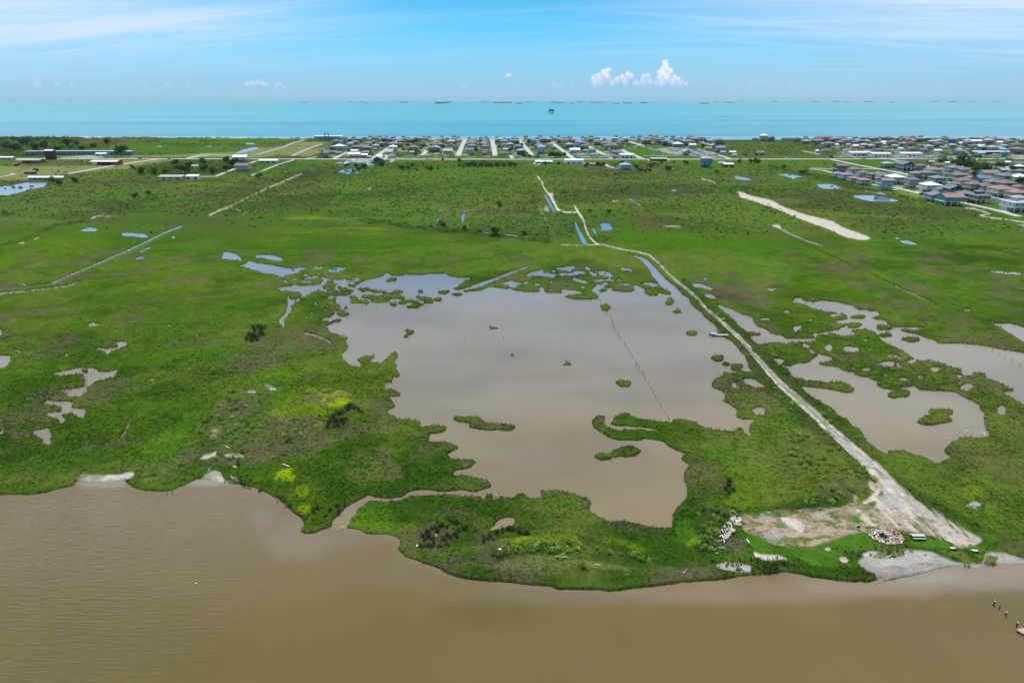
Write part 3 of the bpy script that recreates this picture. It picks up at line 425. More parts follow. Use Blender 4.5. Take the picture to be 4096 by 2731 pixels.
mot((.20, .17, .145), 'C4', _wq, fbm(GX*.5, GY*1.6, 5., 4, 721.), .46, .60, .55, 2); mot((.40, .37, .32), 'C4', _wq, fbm(GX*.6, GY*1.5, 7., 4, 731.), .54, .66, .6, 2)
P('dark', 'C4', '300,720 450,680 600,720 900,740 1060,760 1190,800 1130,835 900,830 600,790 450,760 300,790', 3, .8, .3, .75, rough=.9)
P('olive', 'C4', '1120,610 1250,580 1420,590 1400,650 1250,670|1650,600 2020,620 2020,680 1900,700 1750,680|2030,640 2140,650 2100,720 2040,700', 3, 2.2, .25, .9, nz='2', rough=.6)
P('wetsand', 'C4', '1890,240 1960,215 2030,235 1960,260 2000,280 1900,255', 1, 1, .3, .8, nz='2')
# pale sandy scrapes and tracks farther off
P('sand', 'A3', '1850,130 1900,140 1960,165 2100,195 2150,215 2200,245 2352,300 2352,345 2250,310 2160,265 2050,235 1960,200 1890,180', 1, .5, .2, 1, nz='2', rough=0, bush=0)
P('sand', 'A4', '95,130 140,145 200,170 400,215 440,245 600,305 840,365 940,420 1130,485 1152,505 1080,515 950,490 880,455 800,420 600,350 500,300 400,265 280,215 130,175 150,160', 1, .5, .2, 1, nz='2', rough=0, bush=0)
P('yellow', 'A4', '500,300 800,420 940,485 1060,517 1000,512 880,465 700,395', 0, .8, .3, .4, kind='s', w=5); P('lawn', 'A4', '95,190 280,240 500,330 800,450 950,510 1160,540 1260,520 1130,470 900,390 700,330 900,470 600,370 300,250', 5, 1, .3, .6, rough=.2, bush=0)
P('sand', 'A4', '95,130 140,145 200,170 400,215 440,245 600,305 840,365 940,420 1130,485 1152,505 1080,515 950,490 880,455 800,420 600,350 500,300 400,265 280,215 130,175 150,160', 1, .5, .2, 1, nz='2', rough=0, bush=0)
P('dmud', 'A4', '275,210 300,212 290,218|320,225 380,232 350,240|420,262 470,268 440,275|770,388 800,390 780,396', 1, .8, .3, .8, nz='2')
P('sand', 'A4', '335,395 380,400 430,393 450,425 520,460 450,432 400,412', 1, .6, .3, .9, nz='2', rough=0); P('wet', 'A4', '450,430 550,482 660,527 775,562', 1, .6, .3, .9, kind='s', w=9)
P('sand', 'A4', '1890,262 1960,268 2060,300 2090,305 2010,325 2100,340 2200,352 2352,375|2000,322 2080,310|1100,130 1270,158', 0, .4, .3, .95, kind='s', w=8, rough=0, bush=0)
P('sand', 'A3', '290,12 330,60 335,90 370,140 400,170 430,220 445,260 470,285 505,295 620,296|580,245 600,280 640,330 660,370 672,430 700,490 740,530 775,548', 0, .7, .25, .95, kind='s', w=11, rough=0, bush=0, nz='2')
P('sand', 'A3', '370,140 420,150 410,190 440,230 450,270 500,292 445,285 430,250 395,190|580,240 610,270 625,300 655,345 640,350 605,300', 1, .8, .25, .9, nz='2', rough=0, bush=0)
P('wetsand', 'A3', '475,551 600,556 750,552', 0, .4, .3, .9, kind='s', w=6, rough=0); P('sand', 'A3', '290,250 310,265 345,330 330,320|350,250 380,260 380,290 350,285', 1, 1.4, .3, .7, nz='2')
P('tan', 'A3', '345,330 380,400 410,460 440,520', 0, 1.2, .3, .7, kind='s', w=12, nz='2'); P('sand', 'A3', '1280,410 1350,408 1420,410 1370,418|1575,32 1690,68|880,212 930,208', 0, .8, .3, .8, kind='s', w=7, nz='2')
P('sand', 'A1', '680,362 740,335 820,316', 0, .5, .3, .95, kind='s', w=9, nz='2', rough=0); P('sand', 'A1', '1640,322 1730,280 1800,255 1830,240', 0, .6, .3, .9, kind='s', w=13, nz='2', rough=0)
P('tan', 'A1', '1830,240 1950,180 2060,125 2150,85 2260,38 2352,5', 0, .6, .3, .75, kind='s', w=11, nz='2', rough=.1); P('tan', 'A2', '200,110 300,38 380,0', 0, .8, .3, .5, kind='s', w=8)
P('sand', 'A1', '1810,272 1890,290|1910,308 1955,292|830,330 870,328|270,508 305,496|150,540 190,536', 0, 1, .3, .7, kind='s', w=6, nz='2'); P('gravel', 'A2', '905,140 940,100 965,97 945,120', 1, .6, .3, .9)
P('olive', 'A1', '480,815 700,740 850,680 1010,610 1150,545 1290,475|0,905 200,890 400,870 500,840', 1, .9, .3, .8, kind='s', w=18, rough=.9); P('brown', 'A1', '480,800 560,760 580,775 500,815|0,850 120,845 150,870 0,885', 2, 1, .3, .7)
# dunes, fields and mown ground around the highway and the town
P('hay', 'F1', '-1600,340 0,335 600,335 850,330 850,300 1440,272 1640,272 1480,330 1100,370 620,395 450,460 -1600,470', 2, .6, .3, .8, rough=.05, bush=0)
P('lawn', 'F1', '0,280 350,285 420,310 700,300 760,320 600,335 0,335', 2, 1, .3, .7, rough=.05, bush=0); P('tan', 'F1', '350,370 600,355 850,340 780,365 500,390|0,430 400,400 440,460 0,460', 2, 1.3, .3, .5)
P('dscrub', 'F1', '-1600,60 0,62 700,85 800,150 850,190 500,205 350,250 0,250 -1600,250', 3, .9, .3, .85, rough=1, bush=1)
P('lawn', 'F1', '850,190 1050,150 1380,150 2280,165 2140,215 1600,215 1100,215 1000,200', 2, .7, .3, .9, rough=.2, bush=.05); P('lawn', 'F1', '1220,100 2352,75 2352,105 1400,105 1180,125|1500,110 2352,110 2352,130 1300,135', 1, .5, .3, .8, rough=.2, bush=.05)
P('brown', 'F1', '500,90 1200,90 1180,120 900,150 700,130|1530,104 2352,106', 2, 1.4, .3, .5); P('dmud', 'F1', '1560,106 2100,107', 0, .5, .3, .6, kind='s', w=3)
P('hay', 'F1', '1080,235 1600,232 1900,215 2352,200 2352,258 1080,250', 1, .6, .3, .8, rough=.05, bush=0); P('hay', 'F2', '-300,250 0,170 200,158 300,165 160,240 0,258|310,150 400,115 600,115 690,120 640,130 560,155 440,155|240,165 480,165 380,240 180,235|330,240 500,180 640,165 590,220 480,250', 1, .5, .3, .85, rough=.05, bush=0)
P('lawn', 'F2', '300,110 700,105 700,118 400,115|0,90 350,88 300,110 0,150', 1, .5, .3, .7, rough=.1)
for q in ('F2:1290,228 1500,210 1830,215 1830,262 1290,262', 'F3:990,150 1480,145 1460,170 1120,180 980,180', 'F3:1010,185 1300,185 1550,235 1250,240 1160,258', 'F3:1200,240 1560,235 1800,262 1200,265', 'F4:0,275 560,272 650,295 610,330 300,330 0,330', 'F4:660,272 1080,272 1350,300 1060,350 840,315', 'F4:0,360 360,360 600,390 580,420 400,395', 'F4:1850,270 2352,275 2352,310 1900,300', 'F2:700,105 2352,85 2352,260 1100,262 600,240', 'F3:0,85 1960,85 1960,120 1100,260 0,262'):
    t, s = q.split(':'); P('lawn', t, s, 1, .6, .3, .75, rough=.05, bush=0)
P('lawn', 'F4', '590,400 780,470 1000,500 1150,550 1400,580 1440,640 1700,700 2100,720 2352,800 2352,840 1900,720 1500,690 1400,640 1000,560 700,480 560,430', 3, .6, .3, .9, rough=.1, bush=0)
P('lawn', 'F4', '600,330 2352,300 2352,780 1700,660 1100,520 600,420', 2, .4, .3, .7, rough=.05, bush=0); P('hay', 'F4', '1150,560 1440,580 1420,640 1300,610', 2, .8, .3, .7); P('lawn', 'F4', '0,150 400,100 2352,85 2352,265 0,265', 2, .8, .3, .5, rough=.3, bush=.3)
P('dscrub', 'F4', '0,320 250,370 450,420 600,450 800,500 1100,600 1400,690 1700,720 1500,720 1200,640 700,530 300,420 0,380', 3, 1, .3, .7, rough=1, bush=.9)
P('scrub', 'F4', '0,130 450,140 600,190 560,240 600,262 0,262', 2, .8, .3, .9, rough=1, bush=.8); P('scrub', 'F3', '1700,140 2200,110 2352,120 2352,262 1950,262 1750,180', 2, .8, .3, .8, rough=1, bush=.7)
P('lawn', 'F3', '640,275 1200,272 1240,300 700,310|1250,295 2352,275 2352,330 2000,400 1600,360|130,290 200,330 640,330 640,360 200,350', 2, 1, .3, .7, rough=.15, bush=.08)
P('lawn', 'F2', '0,285 800,278 760,320 300,400 0,420', 2, 1.1, .3, .6, rough=.3, bush=.15); P('dscrub', 'F2', '1830,285 2352,290 2352,345 1900,345', 2, .8, .3, .8, rough=1, bush=1.)
P('dscrub', 'F1', '1200,345 1600,290 1750,280 1900,285 2200,290 2200,330 2000,400 1700,400 1480,420 1250,400', 3, .9, .3, .8, rough=1, bush=.95); P('scrub', 'A1', '100,150 400,60 700,20 1200,0 1100,20 700,60 400,150 150,220', 4, 1, .3, .7, rough=1, bush=.8)
P('brown', 'A1', '1200,230 1700,220 1750,260 1400,270|600,330 1000,300 1000,330 700,370', 4, 1.4, .3, .5); P('sand', 'P', ' '.join('%g,%g' % (u, v+1.2) for u, v in COAST), 0, .4, .3, 1, kind='s', w=3.6, rough=0, bush=0)
P('sand', 'F1', '740,62 990,62 1000,70 800,80', 1, 1, .3, .9, rough=0); P('sand', 'F3', '1230,275 1450,272 1450,285 1300,293 1240,285|190,325 230,280 300,272 260,290 210,325', 1, .3, .2, 1, rough=0, bush=0)
P('sand', 'F3', '620,85 1080,85|1960,85 2352,88', 0, .6, .3, .8, kind='s', w=4); P('wetsand', 'F3', '480,280 640,275 640,310 640,320 480,312', 1, .3, .3, 1, rough=0, bush=0)
P('wetsand', 'F2', '810,315 830,290 950,272 1280,278 1250,300 1100,320 900,310', 1, 1, .3, .9, rough=0, bush=0); P('wetsand', 'F1', '1720,262 1820,235 1900,225 2000,222 1900,240 1760,262|400,262 800,240 1000,235 900,262', 1, .6, .3, .8, rough=0)
P('wetsand', 'F3', '1330,175 1500,165 1960,262 1700,250 1400,215', 1, 1., .3, .7, rough=0, bush=0); P('wetsand', 'F4', '800,250 1500,235 1560,262 900,262|2000,240 2352,230 2352,262', 1, 1, .3, .8, rough=0, bush=0)
# old field lines, levees and tracks across the pasture
P('lawn', 'A2', '230,540 520,330 700,180 900,70 1070,-10', 2, 1.2, .3, .7, kind='s', w=20, rough=.15, bush=0)
P('dscrub', 'A3', '880,40 1010,170 1110,245 1330,400', 1, 1.4, .3, .75, kind='s', w=10); P('dscrub', 'A3', '220,80 300,260 380,430 440,520', 1, 1.4, .3, .6, kind='s', w=12)
P('lawn', 'A3', '1480,10 1850,200 2352,470', 3, 1.2, .3, .6, kind='s', w=26, rough=.15, bush=0); P('dark', 'A4', '560,510 1150,775 1620,990 2100,1170', 1, 1.2, .3, .7, kind='s', w=9); P('brown', 'A4', '700,520 1300,740 1900,1050 2352,1240', 2, 1.6, .3, .45, kind='s', w=16)
P('dscrub', 'A2', '850,360 1100,385 1400,425 1700,450 2000,490 2352,530', 2, 1.2, .3, .85, kind='s', w=30, rough=1, bush=1.); P('dscrub', 'A1', '420,400 600,380 850,300 1000,240 1250,150', 2, 1.4, .3, .6, kind='s', w=16, rough=1, bush=.6)
P('dscrub', 'A1', '0,560 200,510 400,420 480,390', 2, 1.4, .3, .5, kind='s', w=16, rough=1, bush=.5); P((.34, .29, .20), 'A1', '1640,322 1830,240 2060,125 2260,38 2370,-6', 0, .8, .3, .85, kind='s', w=9, nz='2', rough=.05, bush=0); P((.26, .24, .15), 'F2', '-20,425 120,350 350,275', 0, .8, .3, .8, kind='s', w=8, rough=.05, bush=0)
P('dscrub', 'A2', '0,195 200,115 420,20', 1, 1.4, .3, .5, kind='s', w=12, rough=1, bush=.3); P('lawn', 'F4', '0,352 560,344|1650,352 2000,330', 0, .5, .3, .7, kind='s', w=6)
P('olive', 'A2', '1520,240 1700,230 1960,240 2300,260|1530,300 1720,330 1960,330 2280,330|1530,220 1540,400|1720,220 1710,440|1950,100 1990,440|2230,60 2300,480', 1, 1.2, .3, .5, kind='s', w=12)
P('dscrub', 'A2', '1470,240 1470,400 1480,420|1600,230 1610,410|1860,120 1880,440|2120,80 2160,460', 1, 1.3, .3, .75, kind='s', w=8, rough=1, bush=.5)
# yards, drives and planting between the town houses
for q in ('F2:600,150 2352,95 2352,258 700,262', 'F3:0,90 2000,95 1960,140 1450,140 1000,190 1150,258 0,262', 'F4:300,90 2352,95 2352,265 700,262 400,170', 'F4:1600,300 2352,330 2352,640 1900,620 1400,560 620,430 1300,330'):
    t, s_ = q.split(':'); m, w = mask([tp(t, s_)], 2, 0, .4, N2); n1 = fbm(GX, GY, 16, 3, 611.)[w]; n2 = fbm(GX, GY, 13, 3, 621.)[w]
    over(m*sstep(.52, .60, n1)*.75, 'wetsand', w); over(m*sstep(.54, .62, n2)*.8, 'dscrub', w); bb = m*sstep(.54, .60, n2); ROUGH[w] = ROUGH[w]*(1-bb)+.6*bb; BUSH[w] = np.maximum(BUSH[w], bb*.9)
mot('yellow', 'A2', '230,340 520,325 760,370 960,390 1190,420 960,460 800,450 600,425 350,490 300,400', fbm(GX*.35, GY, 17, 5, 801., .6), .47, .66, .5, 9); mot('lime', 'A2', '100,320 700,330 1250,400 1200,520 500,520 100,600', fbm(GX*.35, GY, 24, 4, 811.), .48, .62, .5, 9)
FAN = '1120,60 1290,40 1450,150 1700,330 2030,520 1960,560 1850,575 1600,470 1350,430 1130,400 1060,330 1200,240'
mot('sand', 'C4', FAN, _s3, .46, .56, .85, 3); mot('pink', 'C4', FAN, _s2, .56, .64, .6, 3); mot('gravel', 'C4', FAN, fbm(GX, GY, 2.0, 4, 821.), .56, .66, .6, 3)
m_, w_ = mask([tp('C4', FAN)], 2, 0, .4, N2); ROUGH[w_] *= 1-m_; BUSH[w_] *= 1-m_
# roads (surveyed centre lines, width in metres)
ROADS = [('P', '-3000,635 0,634.5 1024,636 2048,637.5 3072,636.7 4096,634.5 8000,630', 12, 'highway'),
 ('F1', '620,402 850,360 1060,325 1280,292 1450,268', 7, 'lane'), ('F1', '-300,455 0,430 70,418 140,404 95,399', 4, 'lane'), ('F1', '1650,436 1800,428 1980,425 2120,370 2230,330 2352,285', 5, 'lane'),
 ('F1', '1720,262 1830,235 1960,228 2150,235', 7, 'lane'), ('F2', '-40,420 50,380 200,320 350,275', 3, 'lane'), ('F2', '0,228 250,160 340,120 445,92', 8, 'street'), ('F2', '330,238 500,165 610,131', 8, 'street'), ('F2', '180,152 330,158 480,165', 6, 'street'), ('F2', '440,268 560,245', 5, 'lane'),
 ('F2', '715,265 850,200 985,140', 7, 'street'), ('F2', '1065,262 1190,185 1315,95', 8, 'street'), ('F2', '1505,234 1535,225 1670,90', 8, 'street'), ('F2', '1855,236 1920,92', 9, 'street'), ('F2', '2200,238 2170,90', 9, 'street'),
 ('F3', '185,232 65,90', 8, 'street'), ('F3', '570,264 555,255 335,95', 8, 'street'), ('F3', '905,262 815,210 640,120 600,103', 8, 'street'), ('F3', '1195,264 1005,185', 9, 'street'), ('F3', '1195,143 1080,110', 8, 'street'),
 ('F3', '1200,236 1400,237 1540,234', 5, 'lane'), ('T4', '1510,494 1300,430 1150,380 900,340', 7, 'street'), ('T3', '200,524 90,540 50,580 10,610', 4, 'lane'), ('T3', '1280,600 1330,640 1450,675 1550,678', 4, 'lane'), ('T3', '790,515 880,590', 4, 'lane'),
 ('T4', '1160,242 990,190', 5, 'lane'), ('T5', '520,350 700,380 870,415', 5, 'lane'), ('T5', '1090,450 1250,455 1430,450 1560,470', 5, 'lane'), ('T1', '640,600 700,560 830,508', 7, 'lane'), ('T1', '1390,500 1440,470 1450,440 1400,425', 5, 'lane'), ('T2', '1610,436 1650,490', 6, 'lane'),
 ('H1', '180,50 700,155 1300,270 1700,340 2050,415 2352,470', 7, 'canal_road'), ('H1', '1600,50 2150,150', 7, 'canal_road'), ('H2', '40,190 250,240 560,270', 6, 'canal_road'), ('H1', '-320,250 0,265 250,270', 6, 'canal_road'), ('H1', '-330,268 0,305 220,365', 6, 'canal_road'), ('H1', '880,265 1300,270', 5, 'canal_road'),
 ('H1', '1650,695 1900,755 2352,860', 7, 'canal_road'), ('H2', '920,1045 1050,1085 1500,1180 1900,1280 2352,1400 3600,1700', 6, 'canal_road'), ('H2', '490,570 640,585 760,600', 8, 'canal_road'), ('H2', '1570,350 1900,385 2200,410', 5, 'lane'), ('H2', '1900,210 2352,270', 5, 'lane'), ('H2', '820,50 1050,85', 5, 'lane'),
 ('H1', '1100,630 1300,640', 10, 'driveway'), ('H1', '1160,575 1290,605', 7, 'driveway'), ('H2', '1690,1225 2050,1262', 9, 'driveway'), ('H1', '2352,800 2150,785', 9, 'driveway'), ('H1', '1590,750 1740,752', 6, 'driveway'), ('H2', '1540,905 1800,960 2060,1010', 4, 'driveway')]
for t, q, w, nm in ROADS:
    pts = tp(t, q); X, Y = G(pts[:, 0], pts[:, 1]); m, wd = mask([stroke(pts, (w+5)*F/depth(Y)*.6)], 1, 0, .3, N2); ROUGH[wd] *= 1-m; BUSH[wd] *= 1-m
# shore fringe: brown cut banks and pale stubble at the water's edge
edge = sstep(.62, .5, np.abs(SHORE-.60)+.38)*LAND
fr = sstep(.93, .62, WIDE+.25*(N8-.5))*LAND*sstep(560, 640, VVg); over(fr*.38*sstep(.35, .6, N8), 'brown')
fr2 = sstep(.80, .58, SHORE)*LAND*(ROUGH > .05)*sstep(600, 700, VVg); over(fr2*.55, 'mud')
COL *= (.80+.40*N2)[..., None]
# ------------------------------------------------------------------ materials
def new_mat(name):
    m = bpy.data.materials.new(name); m.use_nodes = True; m.node_tree.nodes.clear(); return m, m.node_tree
def finish(nt, bsdf, disp=None):
    o = nn(nt, 'ShaderNodeOutputMaterial'); nt.links.new(bsdf, o.inputs[0])
def noise_n(nt, scale, detail=4, rough=.55, vec=None, sc=None):
    n = nn(nt, 'ShaderNodeTexNoise'); n.inputs['Scale'].default_value = scale; n.inputs['Detail'].default_value = detail; n.inputs['Roughness'].default_value = rough
    if vec is None:
        vec = nn(nt, 'ShaderNodeNewGeometry').outputs['Position']
    if sc:
        mp = nn(nt, 'ShaderNodeMapping'); mp.inputs['Scale'].default_value = sc[:3]
        if len(sc) > 3: mp.inputs['Rotation'].default_value = (0, 0, sc[3])
        nt.links.new(vec, mp.inputs[0]); vec = mp.outputs[0]
    nt.links.new(vec, n.inputs['Vector']); return n.outputs[0]
def principled(nt, col, rough=.8, spec=.2, metal=0, normal=None):
    b = nn(nt, 'ShaderNodeBsdfPrincipled')
    if isinstance(col, tuple): b.inputs['Base Color'].default_value = (*col[:3], 1)
    else: nt.links.new(col, b.inputs['Base Color'])
    if isinstance(rough, (int, float)): b.inputs['Roughness'].default_value = rough
    else: nt.links.new(rough, b.inputs['Roughness'])
    b.inputs['Specular IOR Level'].default_value = spec; b.inputs['Metallic'].default_value = metal
    if normal is not None: nt.links.new(normal, b.inputs['Normal'])
    return b
def bump_n(nt, h, dist, strength=1.0):
    b = nn(nt, 'ShaderNodeBump'); b.inputs['Distance'].default_value = dist; b.inputs['Strength'].default_value = strength
    nt.links.new(h, b.inputs['Height']); return b.outputs[0]
_mats = {}
def paint(name, col, rough=.6, spec=.3, var=.18, scale=.8, metal=0):
    """weathered paint, timber or roofing: base colour broken up by grain and faint stains"""
    if name in _mats: return _mats[name]
    m, nt = new_mat(name); f = noise_n(nt, scale, 5, .6)
    g = noise_n(nt, 6.0, 3, .6, sc=(1, 1, .15))
    k = math_n(nt, 'ADD', math_n(nt, 'MULTIPLY', f, .6), math_n(nt, 'MULTIPLY', g, .4))
    c = mix_n(nt, k, tuple(x*(1-var*1.6) for x in col), tuple(min(.9, x*(1+var)) for x in col))
    finish(nt, principled(nt, c, rough, spec, metal).outputs[0]); _mats[name] = m; return m
# ground
M_land, nt = new_mat('marsh_ground')
at = nn(nt, 'ShaderNodeAttribute', attribute_name='Col'); wet = nn(nt, 'ShaderNodeAttribute', attribute_name='Wet')
fine = noise_n(nt, 2.4, 6, .7); mid = noise_n(nt, .35, 4, .6, sc=(1, 1, 1)); blades = noise_n(nt, 1.1, 4, .7, sc=(2.6, .7, 1, .5))
k = math_n(nt, 'ADD', math_n(nt, 'ADD', math_n(nt, 'MULTIPLY', fine, .4), math_n(nt, 'MULTIPLY', mid, .25)), math_n(nt, 'MULTIPLY', blades, .35))
kk = nn(nt, 'ShaderNodeMapRange'); kk.inputs[1].default_value = .34; kk.inputs[2].default_value = .66; kk.inputs[3].default_value = .55; kk.inputs[4].default_value = 1.5; nt.links.new(k, kk.inputs[0])
cc = nn(nt, 'ShaderNodeVectorMath', operation='SCALE'); nt.links.new(at.outputs['Color'], cc.inputs[0]); nt.links.new(kk.outputs[0], cc.inputs[3])
rg = math_n(nt, 'MULTIPLY_ADD', wet.outputs['Fac'], -.5, .95)
b = principled(nt, cc.outputs[0], rg, .0, 0, bump_n(nt, k, .55, .8)); nt.links.new(math_n(nt, 'MULTIPLY', wet.outputs['Fac'], .18), b.inputs['Specular IOR Level']); finish(nt, b.outputs[0])
# turbid brackish water: the suspended silt gives the body colour, the surface mirrors the sky; far ponds have sky blue painted in
def water_mat(name, r0, waves, spec=.5, dist=.05):
    m, nt = new_mat(name); at = nn(nt, 'ShaderNodeAttribute', attribute_name='Col')
    big = noise_n(nt, .012, 4, .5); f2 = noise_n(nt, .07, 3, .5, sc=(1, .6, 1, .35))
    kr = nn(nt, 'ShaderNodeMapRange'); kr.inputs[1].default_value = .3; kr.inputs[2].default_value = .7; kr.inputs[3].default_value = .90; kr.inputs[4].default_value = 1.10; nt.links.new(math_n(nt, 'MULTIPLY_ADD', big, .6, math_n(nt, 'MULTIPLY', f2, .4)), kr.inputs[0])
    cc = nn(nt, 'ShaderNodeVectorMath', operation='SCALE'); nt.links.new(at.outputs['Color'], cc.inputs[0]); nt.links.new(kr.outputs[0], cc.inputs[3])
    h = None
    for (sc_, rot, amp, sx, sy) in waves:
        n = noise_n(nt, sc_, 2, .5, sc=(sx, sy, 1, rot)); n = math_n(nt, 'MULTIPLY', n, amp)
        h = n if h is None else math_n(nt, 'ADD', h, n)
    wa = nn(nt, 'ShaderNodeAttribute', attribute_name='Rip')
    h = math_n(nt, 'MULTIPLY', h, wa.outputs['Fac'])
    b = principled(nt, cc.outputs[0], r0, spec, 0, bump_n(nt, h, dist, 1)); b.inputs['IOR'].default_value = 1.33; finish(nt, b.outputs[0]); return m
M_water = water_mat('silty_water', .07, [(.9, .22, 1, .25, 1.6), (2.3, .4, .5, .4, 1.3), (.2, .1, .6, .5, 1.2)], .5, .16)
m, nt = new_mat('sea_water'); M_sea = m
pos = nn(nt, 'ShaderNodeNewGeometry').outputs['Position']; sp_ = nn(nt, 'ShaderNodeSeparateXYZ'); nt.links.new(pos, sp_.inputs[0])
bands = noise_n(nt, 1, 5, .55, sc=(.00030, .0026, 0, .02)); bands2 = noise_n(nt, 1, 4, .6, sc=(.0011, .012, 0, -.03))
bm = ramp_n(nt, math_n(nt, 'ADD', math_n(nt, 'MULTIPLY', bands, .65), math_n(nt, 'MULTIPLY', bands2, .35)), .50, .60)
near = ramp_n(nt, sp_.outputs[1], 3600, 1650)
seac = mix_n(nt, math_n(nt, 'MULTIPLY', near, .55), (.10, .37, .42), (.05, .24, .30))
seac = mix_n(nt, math_n(nt, 'MULTIPLY', bm, .62), seac, (.015, .19, .26))
b = principled(nt, seac, .33, .5, 0, bump_n(nt, noise_n(nt, .35, 3, .6, sc=(.5, 1, 1, 0)), .5, .6)); b.inputs['IOR'].default_value = 1.33; finish(nt, b.outputs[0])

def link(o, parent=None):
    scene.collection.objects.link(o)
    if parent is not None: o.parent = parent
    return o
def mesh_np(name, verts, faces, mats, cols=None, smooth=True, attrs=None):
    me = bpy.data.meshes.new(name); n = len(verts); nf = len(faces)
    me.vertices.add(n); me.vertices.foreach_set('co', np.asarray(verts, np.float32).ravel())
    me.loops.add(nf*4); me.loops.foreach_set('vertex_index', np.asarray(faces, np.int32).ravel())
    me.polygons.add(nf); me.polygons.foreach_set('loop_start', np.arange(0, nf*4, 4, dtype=np.int32))
    me.polygons.foreach_set('loop_total', np.full(nf, 4, np.int32)) if hasattr(bpy.types.MeshPolygon, 'loop_total') and False else None
    if smooth: me.polygons.foreach_set('use_smooth', np.ones(nf, bool))
    me.update(calc_edges=True); me.validate()
    if cols is not None:
        a = me.attributes.new('Col', 'FLOAT_COLOR', 'POINT'); a.data.foreach_set('color', np.concatenate([cols, np.ones((n, 1))], 1).astype(np.float32).ravel())
    for k, v in (attrs or {}).items():
        a = me.attributes.new(k, 'FLOAT', 'POINT'); a.data.foreach_set('value', np.asarray(v, np.float32).ravel())
    for m in mats: me.materials.append(m)
    return me
def grid_faces(nr, nc, keep=None):
    r, c = np.meshgrid(np.arange(nr-1), np.arange(nc-1), indexing='ij'); a = (r*nc+c)
    f = np.stack([a, a+nc, a+nc+1, a+1], -1)
    return f[keep] if keep is not None else f.reshape(-1, 4)
def samp(arr, U, V):
    c = np.clip((U-RU0)/RS-.5, 0, NU-1.001); r = np.clip((V-RV0)/RS-.5, 0, NV-1.001)
    c0 = c.astype(int); r0 = r.astype(int); fc = (c-c0).astype(np.float32); fr_ = (r-r0).astype(np.float32)
    if arr.ndim == 3: fc = fc[..., None]; fr_ = fr_[..., None]
    return (arr[r0, c0]*(1-fc)+arr[r0, c0+1]*fc)*(1-fr_)+(arr[r0+1, c0]*(1-fc)+arr[r0+1, c0+1]*fc)*fr_

# ------------------------------------------------------------------ the land, one sheet from the bay shore to the beach
ucol = np.concatenate([np.linspace(-7000, -900, 40), np.arange(-640, -40, 12), np.arange(-40, 4140, 3.8), np.arange(4140, 4760, 12), np.linspace(5000, 12000, 40)])
vrow = np.concatenate([np.arange(538, 700, 2.6), np.arange(700, 1000, 3.2), np.arange(1000, 2450, 3.8)])
UL, VL = np.meshgrid(ucol, vrow); LX, LY = G(UL, VL)
def landfn(X, Y, U=None, V=None):
    if U is None: U, V = UV(X, Y)
    pm = F/depth(Y)
    w1 = fbm(X, Y, 9, 4, 201.)-.5; w2 = fbm(X, Y, 9, 4, 211.)-.5; w3 = fbm(X, Y, 1.7, 3, 221.)-.5
    amp = .55*sstep(560, 900, V)+.9*sstep(1500, 2000, V)
    s = samp(SHORE, U+pm*(w1*amp*2+w3*.5*sstep(560, 900, V)), V+pm*.35*(w2*amp*2+w3*.5)*sstep(560, 900, V))
    rg = samp(ROUGH, U, V)
    rise = .30+.28*sstep(.2, .9, rg)+.35*sstep(760, 640, V)
    up = sstep(.49, .60, s); edgeh = sstep(.1, .5, rg)
    z = np.where(s > .49, up*rise*(1-(1-edgeh)*(1-sstep(.5, 1., samp(WIDE, U, V)))*.75), -.7*sstep(.49, .30, s))
    far = sstep(1150, 700, V)
    bumps = (fbm(X, Y, 2.1, 3, 231.)-.5)*.34+(fbm(X, Y, 14, 3, 241.)-.5)*.30+(fbm(X, Y, 7, 3, 251.)-.5)*(.25+.5*far)*sstep(.55, .9, rg)
    z = z+bumps*up*sstep(.02, .6, rg)
    return z, s
LZ, LS = landfn(LX, LY, UL, VL)
LC = samp(COL, UL, VL); wetm = sstep(.45, .6, (LC[..., 0]/np.maximum(LC[..., 1], 1e-4))-.35)*0
wet_l = np.clip((samp(blur(((np.abs(COL[..., 0]-.30) < .06) & (np.abs(COL[..., 1]-.28) < .06)).astype(np.float32), 1), UL, VL)), 0, 1)
keep = np.zeros((len(vrow)-1, len(ucol)-1), bool); K = LS > .30
keep |= K[:-1, :-1] | K[1:, :-1] | K[:-1, 1:] | K[1:, 1:]
me = mesh_np('land', np.stack([LX, LY, LZ], -1).reshape(-1, 3), grid_faces(len(vrow), len(ucol), keep), [M_land], LC.reshape(-1, 3), True, {'Wet': wet_l.ravel()})
def structure(name, me, label=None):
    o = bpy.data.objects.new(name, me); link(o); o['kind'] = 'structure'
    if label: o['label'] = label
    return o
structure('marsh_land', me, 'flat green salt marsh between the bay and the beach')
# ------------------------------------------------------------------ inland waters
BAYM = np.zeros((NV, NU), np.float32); fill(BAYM, np.concatenate([BAY[:-2], np.array([[4800, 2520], [-700, 2520]])]), 1); fill(BAYM, tp('P', '-700,2200 4800,2200 4800,2520 -700,2520'), 1)
PENI = cat(('P', '-700,1900 200,1900 600,1880 1050,1950 1290,2050 1330,2118 1420,2118 1700,2150 2300,2230 2900,2200 3400,2180 4096,2150 4800,2150'))
wrow = np.concatenate([np.arange(545, 2460, 9.0), np.array([2500, 2550, 2620, 2700, 2800, 3000, 3300, 3800, 4600, 6000])])
wcol = np.concatenate([np.linspace(-7000, -800, 25), np.arange(-700, 4810, 10.0), np.linspace(4900, 12000, 25)])
UW, VW = np.meshgrid(wcol, wrow); WX, WY = G(UW, VW)
wc = np.empty(UW.shape+(3,), np.float32)
def lerp3(a, b, t): return np.array(a, np.float32)*(1-t[..., None])+np.array(b, np.float32)*t[..., None]
